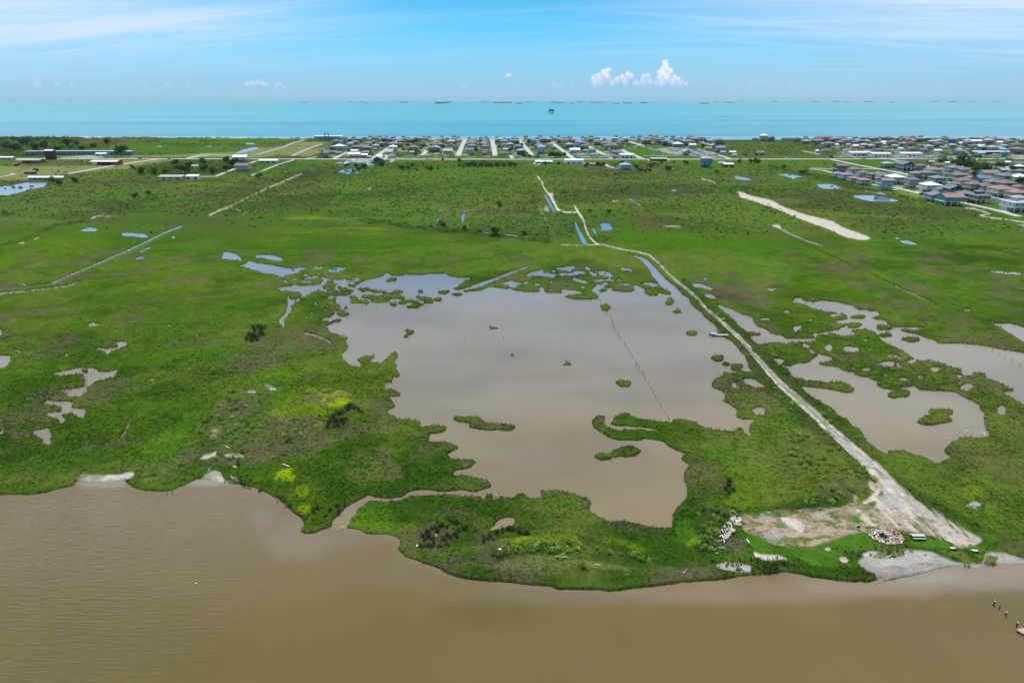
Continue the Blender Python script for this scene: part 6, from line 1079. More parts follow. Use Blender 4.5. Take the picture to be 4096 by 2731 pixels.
shed('shop', 'F2', 110, 305, 27, 12, 3.6, 'e', 'w', 'beige roadside shop with white lot left of the street loop', 'shop')
build_house('stilt_house', *tg('F1', 2240, 385), ROT, 19, 'gx', 'e', 'n', True, 'tan stilt house with brown roof standing alone west of town', None); build_house('stilt_house', *tg('F1', 2220, 300), ROT, 22, 'gx', 'w', 'w', False, 'white stilt house with white roof behind the western thicket', None)
# the billboard tower and motel on the left
gx, gy = tg('F1', 460, 272, .8); r = empty('raised_cabin', gx, gy+4, .7); link(bpy.data.objects.new('wall', MB().box(-6, -4, 0, 6, 4, 13).mesh('wall', M_dark)), r); rf = MB(); gable(rf, -6.8, -4.8, 6.8, 4.8, 13, 1.6); link(bpy.data.objects.new('roof', rf.mesh('roof', RM['w'])), r)
fr_ = MB()
for x in (-17, -12, -7): fr_.beam((x, -3, 0), (x, -3, 12), .5)
fr_.beam((-17, -3, 12), (-6, -3, 12), .5).beam((-17, -3, 7), (-6, -3, 7), .4); link(bpy.data.objects.new('open_frame', fr_.mesh('open_frame', M_wood)), r); tagobj(r, 'tall black cabin with white roof and open timber frame beside the highway', 'cabin')
r = empty('motel', *tg('F1', 720, 232, .8), .7); n = 22; wallb, deckb, roofb = MB(), MB(), MB()
for i in range(n):
    a0, a1 = [-1+2*j/n for j in (i, i+1)]; p = [(a*88, 9*(1-a*a)+0) for a in (a0, a1)]; q = [(a*88, 9*(1-a*a)+11) for a in (a0, a1)]
    for zb, h_ in ((.2, 5.8),): wallb.poly([(*p[0], zb), (*p[1], zb), (*q[1], zb), (*q[0], zb), (*p[0], h_), (*p[1], h_), (*q[1], h_), (*q[0], h_)], [(0, 1, 5, 4), (1, 2, 6, 5), (2, 3, 7, 6), (3, 0, 4, 7), (4, 5, 6, 7)])
    roofb.poly([(p[0][0], p[0][1]-1.8, 6), (p[1][0], p[1][1]-1.8, 6), (q[1][0], q[1][1]+.5, 6.4), (q[0][0], q[0][1]+.5, 6.4)], [(0, 1, 2, 3)]); deckb.box(p[0][0], min(p[0][1], p[1][1])-1.7, 3, p[1][0], max(p[0][1], p[1][1]), 3.2)
    d = bpy.data.objects.new('door', MB().box(-.9, -.1, .2, .9, 0, 2.3).box(-.9, -.1, 3.3, .9, 0, 5.2).mesh('door', M_dark)); link(d, r); d.location = ((p[0][0]+p[1][0])/2, (p[0][1]+p[1][1])/2-.2, 0)
link(bpy.data.objects.new('wall', wallb.mesh('wall', WM['t'])), r); link(bpy.data.objects.new('roof', roofb.mesh('roof', RM['c'])), r); link(bpy.data.objects.new('walkway', deckb.mesh('walkway', M_trim)), r)
tagobj(r, 'long curved two-storey teal motel with pale roof beside the highway', 'motel')
# electric substation
r = empty('substation', *tg('T6', 590, 490, .8), .7)
for i, (x, hh) in enumerate(((-16, 12), (-9, 9), (-3, 9), (4, 8), (11, 12))):
    f_ = MB(); [f_.beam((sx, -2, 0), (sx, -2, hh), .35) for sx in (-2, 2)]; f_.beam((-2.4, -2, hh), (2.4, -2, hh), .4).beam((-2, -2, hh*.6), (2, -2, hh*.6), .25).box(-1.4, 0, 0, 1.4, 2.4, 3.2); o = bpy.data.objects.new('gantry', f_.mesh('gantry', paint('galvanised_steel', (.34, .35, .37), .5, .5))); link(o, r); o.location = (x, 0, 0)
tagobj(r, 'electric substation with steel gantries behind the highway', 'substation')
# ------------------------------------------------------------------ vehicles
def rv_parts():
    b = MB().box(-4.2, -1.25, .55, 4.2, 1.25, 3.2); b.poly([(4.2, -1.2, .55), (5.0, -1.2, .55), (5.0, -1.2, 1.6), (4.2, -1.2, 3.1), (4.2, 1.2, .55), (5.0, 1.2, .55), (5.0, 1.2, 1.6), (4.2, 1.2, 3.1)], [(0, 1, 2, 3), (5, 4, 7, 6), (1, 5, 6, 2), (2, 6, 7, 3)])
    w = MB(); [w.cyl((x, sy*1.05, .42), (x, sy*1.3, .42), .42, None, 10) for x in (-1.2, 3) for sy in (-1, 1)]
    g = MB(); [g.box(x, -1.29, 1.6, x+1.1, -1.25, 2.4) for x in (-3.5, -1.2, 1.5)]
    return [('body', b.mesh('body', paint('camper_white', (.70, .70, .68), .4, .5))), ('window', g.mesh('window', M_glass)), ('wheel', w.mesh('wheel', M_dark))]
def car_parts(col):
    b = MB(); prof = [(-2.2, .45), (-2.2, .95), (-1.7, 1.05), (-1.2, 1.5), (.6, 1.5), (1.2, 1.02), (2.15, .85), (2.2, .45)]; n = len(prof)
    b.poly([(x, -.85, z) for x, z in prof]+[(x, .85, z) for x, z in prof], [tuple(range(n)), tuple(range(2*n-1, n-1, -1))]+[(i, (i+1) % n, n+(i+1) % n, n+i) for i in range(n)][::1])
    g = MB().box(-1.15, -.87, 1.05, .65, .87, 1.4); w = MB(); [w.cyl((x, sy*.7, .34), (x, sy*.9, .34), .34, None, 10) for x in (-1.35, 1.35) for sy in (-1, 1)]
    return [('body', b.mesh('body', col)), ('window', g.mesh('window', M_glass)), ('wheel', w.mesh('wheel', M_dark))]
RV = rv_parts(); CARS = {k: car_parts(paint('car_'+k, c, .3, .5)) for k, c in (('white', (.7, .7, .7)), ('black', (.02, .02, .022)), ('grey', (.25, .26, .27)), ('red', (.3, .03, .03)), ('blue', (.04, .09, .2)))}
def place_vehicle(name, parts, x, y, rz, label, cat_, grp, s=1.0, dz=0):
    r = empty(name, x, y, zland(x, y)+.03+dz, rz, s); [link(bpy.data.objects.new(n_, me), r) for n_, me in parts]; tagobj(r, label, cat_, grp)
lots = [('T4', '350 325 380 330 430 320 400 350 470 345 500 320 540 330 490 365 600 350 640 360 660 335 700 330 720 350 780 360 800 385 760 395 850 400 830 420 880 430 900 445 910 375 890 340 950 360 990 370 1030 385 1010 400 1060 405 1090 400 1120 410 1040 430 1080 440 1120 435 1160 425 1200 430 1180 415 1240 440 700 375 620 340', 'in the big camper park', 'campers parked in the camper park'),
        ('T3', '720 445 760 430 800 455 840 440 880 430 1000 435 1040 425 1080 445 1110 430 1240 440 1290 465 1340 460 1360 440 1430 455 1330 480', 'in the lots beside the highway', 'campers in the highway lots'),
        ('T3', '2090 320 2120 330 2160 345 2200 365 2240 355', 'by the green field', 'campers by the green field'), ('T1', '760 560 800 590 860 600 540 615 580 605 990 600 1040 610 1080 590 1120 600 1100 625 1150 640 1130 660 1080 640 1150 560 1060 575', 'in the cluttered yard below the highway', 'campers in the cluttered yard'),
        ('T1', '1270 455 1320 470 1290 480 1540 440 1570 460 1520 470', 'in the fenced lot above the highway', 'campers in the fenced lot'), ('T6', '380 490 300 495 150 490 60 470 700 420 760 450 1780 435 1840 440 1700 465 1330 460 960 500', 'along the eastern highway frontage', 'campers on the eastern frontage'), ('T5', '1470 300 1200 305 1260 300 1190 290 1100 300 2200 350 2260 360 2330 360 2300 410 1440 340 1840 440', 'among the far eastern streets', 'campers among the far streets')]
for t, s, wh, grp in lots:
    a = nums(s); L = sorted(zip(a[0::2], a[1::2]))
    for i, (x, y) in enumerate(L): gx, gy = tg(t, x, y, .8); place_vehicle('camper', RV, gx, gy, RNG.normal(.35, .5), 'white camper parked %s, %s from the left' % (wh, ordw(i+1)), 'camper', grp)
carl = [('T1', 60+1240*0+2220, 505, 'white'), ('T1', 1020, 492, 'red'), ('T1', 590, 490, 'black'), ('T2', 55, 508, 'white'), ('T2', 1880, 500, 'white'), ('T2', 400, 498, 'white'), ('T3', 1070, 500, 'grey'), ('T3', 1450, 500, 'black'), ('T3', 1665, 496, 'black'), ('T3', 1820, 470, 'black'), ('T3', 2200, 430, 'white'), ('T4', 85, 428, 'white'), ('T4', 260, 426, 'white'), ('T4', 1340, 502, 'white'), ('T4', 2005, 495, 'white'), ('T5', 240, 495, 'white'), ('T5', 1690, 498, 'black'), ('T5', 1920, 488, 'grey'), ('T6', 600, 495, 'grey'), ('T6', 955, 498, 'blue'), ('T6', 1210, 497, 'black'), ('T6', 1850, 495, 'black'), ('F1', 720, 262, 'white'), ('F1', 1212, 264, 'white'), ('F1', 1290, 268, 'black'), ('F1', 550, 258, 'black'), ('F1', 1555, 269, 'black'), ('F1', 980, 258, 'black'), ('F1', 1070, 325, 'black'), ('H2', 660, 560, 'black'), ('H2', 1090, 1045, 'black'), ('H1', 870, 175, 'black'), ('H1', 2290, 870, 'black'), ('H1', 1170, 610, 'black'), ('F3', 1920, 268, 'white'), ('H1', 940, 38, 'grey'), ('H1', 260, 305, 'black'), ('F1', 340, 402, 'white'), ('T1', 2130, 495, 'white'), ('T2', 1440, 425, 'white')]
cc_ = {}
for t, x, y, k in sorted(carl, key=lambda c: TL[c[0]][0]+c[1]/TL[c[0]][2]):
    gx, gy = tg(t, x, y, .8); cc_[k] = cc_.get(k, 0)+1; onh = abs(TL[t][1]+y/TL[t][2]-636.5) < 2.5
    place_vehicle('car', CARS[k], gx, gy, (0 if onh else RNG.uniform(-.4, .4)), '%s car %s, %s %s one counted from the left' % (k, 'driving on the highway' if onh else 'parked by the town lots', ordw(cc_[k]), k), 'car', 'cars in the town', 1.15, .2 if onh else .1)
# utility poles
pm = [('pole', MB().cyl((0, 0, -.3), (0, 0, 10), .19, .13, 6).mesh('pole', M_wood)), ('crossarm', MB().box(-1.3, -.08, 9.1, 1.3, .08, 9.32).mesh('crossarm', M_wood))]
pol = [('F1', '195 250 620 305 670 330 808 308 1052 268 1280 256 1328 270 1605 270 1690 260 1880 262 2092 255 2152 262 2290 250 60 330 98 330'), ('T1', '125 508 625 512 955 508 1160 508 1710 494 2095 512 1620 520 400 468 1240 700'), ('T2', '25 490 420 505 1360 460 1865 520'), ('T3', '330 545 475 520 1140 520 1210 515 1550 500 1920 470 2050 540 2090 490 1465 715 730 520'), ('T4', '280 490 428 508 680 492 752 508 935 490 1090 505 1325 455 1370 550 1540 575 1575 650 1580 500 1920 490 2070 500 2190 480 2230 485'), ('T5', '225 480 405 485 700 500 1180 470 1230 470 1080 440 720 680 1635 510 2120 510 2015 665 1280 470'), ('T6', '805 470 905 465 970 505 1215 495 1770 565 2010 510 2190 495 840 450 1940 590'), ('H2', '1500 1230 1605 630 1010 560 2275 800 1625 120 930 1120'), ('H1', '1865 775 1335 250 65 330 1475 50 870 55')]
L = sorted([(TL[t][0]+a/TL[t][2], TL[t][1]+b/TL[t][2]) for t, s in pol for a, b in zip(nums(s)[0::2], nums(s)[1::2])])
for i, (u, v) in enumerate(L):
    gx, gy = G(u, v, .8); r = empty('utility_pole', gx, gy, .6, RNG.uniform(-.2, .2)+(0 if v < 660 else .8), 1.0 if v < 700 else .85); [link(bpy.data.objects.new(n_, me), r) for n_, me in pm]
    tagobj(r, 'wooden utility pole, %s from the left along the highway and streets' % ordw(i+1), 'utility pole', 'utility poles')
# ------------------------------------------------------------------ ships, rigs
M_hull = paint('ship_hull', (.05, .07, .09), .6, .3, .1, .02); M_hullr = paint('ship_red', (.20, .07, .05), .6); M_supers = paint('ship_white', (.55, .56, .56), .5); M_rust = paint('rig_steel', (.06, .07, .09), .7)
def ship_parts(k):
    L = 1.0; hb = MB(); prof = [(-.5, .0), (-.47, -.075), (-.30, -.08), (.38, -.08), (.47, -.05), (.5, 0), (.47, .05), (.38, .08), (-.30, .08), (-.47, .075)]
    n = len(prof); top = .052; sh = [.06, .055, .05, .05, .062, .07, .062, .05, .05, .055]
    hb.poly([(x*.985, y*.9, -.03) for x, y in prof]+[(x, y, s) for (x, y), s in zip(prof, sh)], [tuple(range(n))[::-1], tuple(n+i for i in range(n))]+[(i, (i+1) % n, n+(i+1) % n, n+i) for i in range(n)])
    sb = MB().box(-.45, -.055, .05, -.36, .055, .125).box(-.44, -.075, .125, -.38, .075, .14).box(-.47, -.02, .05, -.455, .02, .15)
    dk = MB()
    if k == 0:
        for i in range(7): dk.box(-.28+i*.1, -.006, .05, -.275+i*.1, .006, .085)
        dk.box(-.33, -.006, .055, .40, .006, .064).box(-.02, -.03, .05, .02, .03, .075)
    elif k == 1:
        for i in range(4): dk.beam((-.25+i*.17, 0, .05), (-.25+i*.17, 0, .115), .012).beam((-.25+i*.17, 0, .11), (-.19+i*.17, .02, .085), .008)
        for i in range(5): dk.box(-.30+i*.14, -.055, .05, -.20+i*.14, .055, .062)
    else:
        for i in range(6): dk.box(-.30+i*.11, -.07, .05, -.21+i*.11, .07, .085+.012*(i % 3))
    dk.beam((.45, 0, .06), (.45, 0, .11), .006)
    return [('hull', hb.mesh('hull', M_hull)), ('bridge', sb.mesh('bridge', M_supers)), ('deck_gear', dk.mesh('deck_gear', M_hullr if k else M_hull))]
SHP = [ship_parts(k) for k in range(3)]; SN = ['tanker', 'bulk carrier', 'cargo ship']
S1 = '1400,472,28 1432,463,16 1474,463,16 1608,470,26 1661,468,18 1681,474,20 1748,465,6 1812,467,22 1857,471,36 1884,465,10 1931,465,8 2012,477,34 2032,475,62 2071,469,22 2143,468,14 2220,471,30 2250,467,6 2290,474,44 2330,473,44'
S2 = '32,477,32 74,471,28 127,467,10 194,472,32 222,474,32 279,477,24 315,471,30 381,473,36 415,472,22 461,470,12 479,478,30 529,476,40 603,474,32 705,465,20 884,477,42 938,468,24 996,473,32 1055,466,25 1208,468,26 1262,470,20 1390,470,30 1490,468,30 1538,471,26 1639,470,38 1746,472,24 1800,467,16 1946,469,30 2024,471,34 2112,468,32 2225,469,30'
a = nums(S1); SL = [(a[i]/1.1484, a[i+1]/1.1484, a[i+2]/1.1484) for i in range(0, len(a), 3)]; a = nums(S2); SL += [(2048+a[i]/1.1484, a[i+1]/1.1484, a[i+2]/1.1484) for i in range(0, len(a), 3)]
SL.append((28, 423, 7)); SL.sort()
for i, (u, v, w) in enumerate(SL):
    x, y, z, d = sea_pt(u, v); Lm = w*d/F*1.06; k = i % 3; flip = RNG.random() < .25
    r = empty('ship', x, y, z, (math.pi if flip else 0)+math.radians(RNG.uniform(-14, 14)), Lm if Lm > 60 else (Lm, Lm, Lm*1.3))
    [link(bpy.data.objects.new(n_, me), r) for n_, me in SHP[k]]
    sz = 'large' if w > 29 else 'small' if w < 15 else 'mid-sized'
    tagobj(r, '%s %s anchored on the horizon, %s ship from the left' % (sz, SN[k], ordw(i+1)), 'ship', 'ships anchored off the coast')
def rig(u, v, wpx, label, simple=False):
    x, y, z, d = sea_pt(u, v); s = wpx*d/F/18; r = empty('oil_platform', x, y, z, .25, s)
    for lx in (-8, 8):
        for ly in (-7, 7): o = bpy.data.objects.new('leg', MB().cyl((0, 0, -3), (0, 0, 12), .9, .8, 8).mesh('leg', M_rust)); link(o, r); o.location = (lx, ly, 0)
    br = MB().beam((-8, -7, 1), (8, -7, 6), .5).beam((8, -7, 1), (-8, -7, 6), .5).box(-8.4, -7.4, 5.6, 8.4, 7.4, 6.2); link(bpy.data.objects.new('bracing', br.mesh('bracing', M_rust)), r)
    link(bpy.data.objects.new('deck', MB().box(-10, -9, 12, 10, 9, 13).box(-8.5, -7, 13, 8.5, 7, 17).box(-11, -9, 17, 11, 9, 17.8).mesh('deck', M_rust)), r)
    for cx, hh in ((-7.5, 26), (.5, 26)): o = bpy.data.objects.new('derrick', MB().cyl((0, 0, 0), (0, 0, hh-17.8), 1.6, .7, 4).mesh('derrick', M_rust)); link(o, r); o.location = (cx, 0, 17.8)
    link(bpy.data.objects.new('crane', MB().box(5, -2, 17.8, 9, 2, 20.5).beam((6, 0, 20), (11, 0, 22), .7).mesh('crane', M_rust)), r)
    link(bpy.data.objects.new('landing', MB().box(-8.5, -9.5, 2.2, 4, -7.6, 3.4).mesh('landing', M_rust)), r); tagobj(r, label, 'oil platform')
rig(2205, 457, 16, 'dark oil platform on four legs standing in the sea')
rig(43, 409, 5, 'tiny far platform, leftmost thing on the horizon'); rig(283, 407, 5, 'tiny far platform between the left edge and the first ships')
# ------------------------------------------------------------------ things at the water's edge and round the clearing
def at3(t, x, y): gx, gy = tg(t, x, y, .5); return gx, gy, zland(gx, gy)
M_slab = [paint('slab_pink', (.52, .36, .30), .9, .1, .2, 3), paint('slab_pale', (.62, .54, .48), .9, .1, .2, 3), paint('slab_rust', (.42, .22, .14), .9, .1, .2, 3), paint('slab_grey', (.46, .42, .40), .9, .1, .2, 3)]
gx, gy, gz = at3('D2', 645, 322); gz = max(gz, .3); pad = empty('stone_fire_pad', gx, gy, gz); tagobj(pad, 'round patio of broken pinkish stone slabs with charred centre on the lawn', 'stone patio')
ppm = F/depth(gy); rx = 250/3.92/ppm; ry = abs(tg('D2', 645, 215)[1]-tg('D2', 645, 440)[1])/2*1.08
rs = np.random.default_rng(3); placed = 0; pts_ = []
for i in range(4000):
    a = rs.uniform(0, 2*math.pi); q = math.sqrt(rs.random())*.9; p = np.array([rx*q*math.cos(a), ry*q*math.sin(a)])
    if all(np.hypot(*(p-o_)) > .50 for o_ in pts_): pts_.append(p)
    if len(pts_) >= 150: break
sl_m = []
for j in range(6):
    n = int(rs.integers(5, 8)); an = np.sort(rs.uniform(0, 2*math.pi, n)); R_ = rs.uniform(.24, .36, n); v = [(R_[i]*math.cos(an[i]), R_[i]*math.sin(an[i]), z) for z in (0, .09) for i in range(n)]
    sl_m.append((v, [tuple(n+i for i in range(n))]+[(i, (i+1) % n, n+(i+1) % n, n+i) for i in range(n)]))
SLM = {}
def slab_mesh(j, mi):
    if (j, mi) not in SLM: me = bpy.data.meshes.new('slab'); me.from_pydata(sl_m[j][0], [], sl_m[j][1]); me.materials.append(M_slab[mi]); SLM[(j, mi)] = me
    return SLM[(j, mi)]
for p in pts_:
    mi = int(rs.choice([0, 1, 1, 2, 3, 0, 1])); o = bpy.data.objects.new('slab', slab_mesh(int(rs.integers(6)), mi)); link(o, pad); o.location = (p[0], p[1], .02+rs.uniform(0, .05)); o.rotation_euler = (rs.normal(0, .05), rs.normal(0, .05), rs.uniform(0, 6)); o.scale = (1.15, 1.15, 1)
for i in range(46):
    a = 2*math.pi*i/46; o = bpy.data.objects.new('border_stone', slab_mesh(int(rs.integers(6)), int(rs.choice([2, 0, 2, 1])))); link(o, pad); o.location = (rx*math.cos(a)*rs.uniform(.96, 1.03), ry*math.sin(a)*rs.uniform(.96, 1.03), .06); o.rotation_euler = (rs.normal(0, .2), rs.normal(0, .2), rs.uniform(0, 6)); o.scale = (1.1, .8, 2.2)
M_char = paint('charred_wood', (.03, .028, .028), .95, .1, .3, 4); ash = MB(); [ash.beam((rs.uniform(-.8, .5), rs.uniform(-1.2, 1), .12), (rs.uniform(-.8, .6), rs.uniform(-1.2, 1), rs.uniform(.15, .4)), rs.uniform(.06, .14)) for _ in range(26)]; o = bpy.data.objects.new('charred_logs', ash.mesh('charred_logs', M_char)); link(o, pad); o.location = (-.6, .1, .05)
M_table = paint('bleached_wood', (.58, .54, .45), .8, .15, .15, 2)
gx, gy, gz = at3('D2', 1135, 352); r = empty('picnic_table', gx, gy, gz, -.03)
for k in range(5): o = bpy.data.objects.new('table_plank', MB().box(-1.35, -.085, 0, 1.35, .085, .05).mesh('table_plank', M_table)); link(o, r); o.location = (0, -.36+k*.18, .76)
for sy in (-.78, .78): o = bpy.data.objects.new('bench', MB().box(-1.35, -.13, 0, 1.35, .13, .05).mesh('bench', M_table)); link(o, r); o.location = (0, sy, .42)
for sx in (-1, 1): o = bpy.data.objects.new('leg_frame', MB().beam((0, -.75, 0), (0, -.3, .76), .12).beam((0, .75, 0), (0, .3, .76), .12).beam((0, -.85, .4), (0, .85, .4), .12).mesh('leg_frame', M_dark)); link(o, r); o.location = (sx, 0, 0)
tagobj(r, 'pale wooden picnic table on the lawn right of the stone patio', 'picnic table')
for (x, y, lb) in ((1690, 530, 'small low bench beside the end of the dirt track, left one'), (2030, 572, 'small low bench beside the shore, right one')):
    gx, gy, gz = at3('D2', x, y); r = empty('bench', gx, gy, gz, .05 if x < 1800 else -.15); link(bpy.data.objects.new('seat', MB().box(-.62, -.3, .42, .62, .3, .50).mesh('seat', M_table)), r)
    for sx in (-.5, .5): o = bpy.data.objects.new('leg', MB().box(-.09, -.27, -.1, .09, .27, .42).mesh('leg', M_dark)); link(o, r); o.location = (sx, 0, 0)
    tagobj(r, lb, 'bench')
gx, gy, gz = at3('D2', 208, 215); r = empty('grill', gx, gy, gz); link(bpy.data.objects.new('lid', MB().cyl((-.28, 0, .75), (.28, 0, .75), .26, None, 10).mesh('lid', M_char)), r)
for sx in (-.25, .25):
    for sy in (-.18, .18): o = bpy.data.objects.new('leg', MB().box(-.03, -.03, -.05, .03, .03, .7).mesh('leg', M_char)); link(o, r); o.location = (sx, sy, 0)
tagobj(r, 'small black grill on the lawn left of the stone patio', 'grill')
gx, gy, gz = at3('D2', 345, 262); o = bpy.data.objects.new('log', MB().cyl((-.55, .12, .12), (.55, -.15, .12), .13, .12, 8).mesh('log', M_table)); link(o); o.location = (gx, gy, gz); tagobj(o, 'short pale log by the left rim of the stone patio', 'log')
def board(t, x0, y0, x1, y1, w, lb, mat=None, nm='driftwood_board', cat_='board'):
    a, b = tg(t, x0, y0, .5), tg(t, x1, y1, .5); za = max(.25, zland(*a)); zb = max(.25, zland(*b)); cx, cy = (a[0]+b[0])/2, (a[1]+b[1])/2
    o = bpy.data.objects.new(nm, MB().beam((a[0]-cx, a[1]-cy, za+.22), (b[0]-cx, b[1]-cy, zb+.25), w, .12).mesh(nm, mat or M_table)); link(o); o.location = (cx, cy, 0); return tagobj(o, lb, cat_)
M_wht = paint('white_board', (.75, .74, .71), .7, .2, .1, 2)
board('D1', 975, 915, 1030, 1000, .22, 'white board lying alone on the bright grass', M_wht); board('D1', 1285, 1360, 1385, 1382, .16, 'pale plank on the white sand strip near the shore'); board('D1', 385, 1103, 535, 1120, .14, 'thin weathered plank in the brown scrub below the debris pile'); board('D1', 320, 1218, 385, 1222, .12, 'lowest short plank below the debris pile'); board('D1', 250, 905, 250, 990, .12, 'reddish plank standing out left of the debris pile')
board('D2', 640, 662, 715, 640, .14, 'pale plank on the grey mud among reeds'); board('C3', 430, 743, 530, 750, .22, 'long grey driftwood board on the shoreward side of the bush row'); board('C3', 235, 660, 295, 652, .5, 'white broken panel behind the bush row', M_wht); board('C2', 1775, 690, 1750, 685, .5, 'small grey board at the left end of the bush row'); board('C3', 740, 803, 785, 812, .14, 'short pale stick on the tan grass'); board('B1', 1765, 955, 1800, 970, .2, 'grey drift log on the western scrub')
board('B1', 2215, 1092, 2270, 1112, .3, 'bleached bare trunk in the dark patch on the western point'); board('C2', 1262, 558, 1265, 582, .14, 'thin upright-looking grey stick among the blackish shrubs'); board('C2', 1113, 645, 1115, 657, .3, 'white post fragment left of the blackish shrubs', M_wht)
gx, gy, gz = at3('D1', 640, 720); pile = empty('debris_pile', gx, gy, gz); tagobj(pile, 'heap of broken concrete slabs and planks at the scrub edge', 'debris pile'); M_pale = paint('raw_timber', (.60, .50, .38), .8, .1, .2, 2)
def pl(x0, y0, x1, y1, w=.14, m_=None, h=.35):
    a, b = tg('D1', x0, y0, .6), tg('D1', x1, y1, .6); o = bpy.data.objects.new('plank', MB().beam((a[0]-gx, a[1]-gy, h), (b[0]-gx, b[1]-gy, h+rs.uniform(-.1, .25)), w, .07).mesh('plank', m_ or M_pale)); link(o, pile)
for q in ((730, 430, 775, 590, .2, M_wht), (430, 700, 490, 800, .16), (450, 700, 490, 770, .16), (500, 700, 545, 800, .16), (465, 830, 475, 915, .22), (520, 790, 505, 900, .16), (490, 890, 515, 990, .14, M_wht), (355, 972, 490, 935, .12), (385, 655, 480, 670, .12), (345, 785, 430, 778, .28, M_wht), (600, 790, 660, 710, .2), (660, 640, 665, 710, .16, M_wht), (535, 575, 620, 630, .12), (620, 780, 650, 740, .14), (690, 575, 780, 590, .12, M_wht), (700, 600, 775, 615, .12, M_wht), (720, 620, 765, 632, .12, M_wht), (790, 565, 845, 575, .16, M_wht), (400, 875, 460, 835, .3), (480, 850, 500, 920, .2)): pl(*q)
for (x, y, s, mi) in ((690, 350, 1.4, 3), (750, 395, 1.3, 2), (775, 420, 1, 2), (720, 455, 1.2, 0), (700, 495, 1.6, 3), (780, 490, 1.1, 3), (835, 500, 1.5, 3), (820, 535, 1.4, 1), (810, 605, 1.6, 0), (740, 545, 1, 1), (580, 575, 1.2, 0), (560, 610, 1, 2), (620, 660, 1.3, 2), (635, 705, 1.3, 1), (570, 720, .9, 3), (595, 830, 2.2, 3), (620, 815, 1.5, 3), (540, 890, 1.5, 0), (680, 775, 1.3, 0), (530, 655, 1.1, 1), (650, 415, 1.1, 0), (660, 520, 1.3, 3), (620, 600, 1.2, 1), (700, 740, 1.2, 1)):
    a = tg('D1', x, y, .6); o = bpy.data.objects.new('slab', slab_mesh(int(rs.integers(6)), mi)); link(o, pile); o.location = (a[0]-gx, a[1]-gy, .3); o.scale = (s*1.5, s*1.3, 2); o.rotation_euler = (rs.normal(0, .3), rs.normal(0, .3), rs.uniform(0, 6))
# old pilings and the broken slab at the right edge
M_pile = paint('wet_piling', (.035, .03, .028), .7, .3, .3, 3); M_cap = paint('white_cap', (.8, .8, .78), .6)
for i, (x, y, h_, lx, ly, wcap, lb) in enumerate(((285, 365, 1.0, .16, .1, 1, 'leaning dark piling with white cap, farthest out of the four'), (485, 500, .8, .1, .05, 0, 'thinnest dark piling without a white cap'), (718, 715, .85, .03, .02, 1, 'upright dark piling with white cap between two others'), (1092, 1090, .95, .06, .02, 1, 'thick dark piling with white cap next to the pink slab'))):
    gx, gy = tg('D4', x, y, 0); r = empty('piling', gx, gy, 0); rr = .13 if wcap else .09; link(bpy.data.objects.new('post', MB().cyl((0, 0, -1), (lx, ly, h_), rr, rr*.95, 10).mesh('post', M_pile)), r)
    if wcap: link(bpy.data.objects.new('cap', MB().cyl((lx, ly, h_), (lx*1.03, ly, h_+.05), rr*1.02, rr*.8, 10).mesh('cap', M_cap)), r)
    tagobj(r, lb, 'piling', 'pilings in the bay')
gx, gy = tg('D4', 1300, 1230, .6); r = empty('broken_slab_dock', gx, gy, 0); v = [(-.75, .3, .5), (-.35, .55, .62), (1.2, .65, .7), (2.6, .2, .6), (2.5, -1.6, .5), (.5, -1.3, .48), (0, -.6, .46)]; n = len(v)
link(bpy.data.objects.new('slab', MB().poly(v+[(a, b, c-.28) for a, b, c in v], [tuple(range(n))[::-1], tuple(n+i for i in range(n))]+[(i, n+i, n+(i+1) % n, (i+1) % n) for i in range(n)]).mesh('slab', M_slab[0])), r)
for q in ((-.6, .2), (.3, -1), (2.2, 0), (2.2, -1.2)): o = bpy.data.objects.new('post', MB().cyl((0, 0, -1), (0, 0, .35), .14, .14, 8).mesh('post', M_pile)); link(o, r); o.location = (q[0], q[1], 0)
tagobj(r, 'pinkish broken concrete slab dock cut by the right edge', 'dock')
# the little railed fishing deck on the causeway
gx, gy = tg('D3', 615, 372, .8); r = empty('fishing_deck', gx, gy, .1, .03); wd_ = 205/7.84*depth(gy)/F; M_gr = paint('grey_timber', (.50, .50, .48), .8, .15, .1, 2); hw = wd_/2
link(bpy.data.objects.new('deck', MB().box(-hw, -.2, .75, hw, 2.6, .9).mesh('deck', M_gr)), r); link(bpy.data.objects.new('gangway', MB().box(hw*.2, -.7, .62, hw+4.2, .1, .72).mesh('gangway', M_wht)), r)
for y_ in (-.2, 2.6):
    link(bpy.data.objects.new('rail', MB().beam((-hw, y_, 1.9), (hw, y_, 1.9), .09).beam((-hw, y_, 1.4), (hw, y_, 1.4), .06).mesh('rail', M_gr)), r)
    for x_ in np.linspace(-hw, hw, 5): o = bpy.data.objects.new('post', MB().box(-.06, -.06, -.6, .06, .06, 1.95).mesh('post', M_gr)); link(o, r); o.location = (x_, y_, 0)
link(bpy.data.objects.new('rail', MB().beam((-hw, -.2, 1.9), (-hw, 2.6, 1.9), .09).mesh('rail', M_gr)), r); tagobj(r, 'grey railed fishing deck at the lagoon edge of the dirt causeway', 'deck')
gx, gy, gz = at3('B4', 708, 465); r = empty('hunting_blind', gx, gy, gz); link(bpy.data.objects.new('frame', MB().beam((-1.8, -.6, 0), (-1.8, -.6, 1.2), .12).beam((1.8, -.6, 0), (1.8, -.6, 1.2), .12).beam((-2, -.6, 1.2), (2, -.6, 1.1), .12).beam((-2, .8, 1.2), (2, .8, 1.2), .12).beam((-1.6, .8, 0), (-1.6, .8, 1.2), .12).beam((-1.2, -.6, 0), (1.2, .8, 1.2), .1).mesh('frame', M_pile)), r); tagobj(r, 'small dark timber blind frame on the narrow grass spit', 'blind')
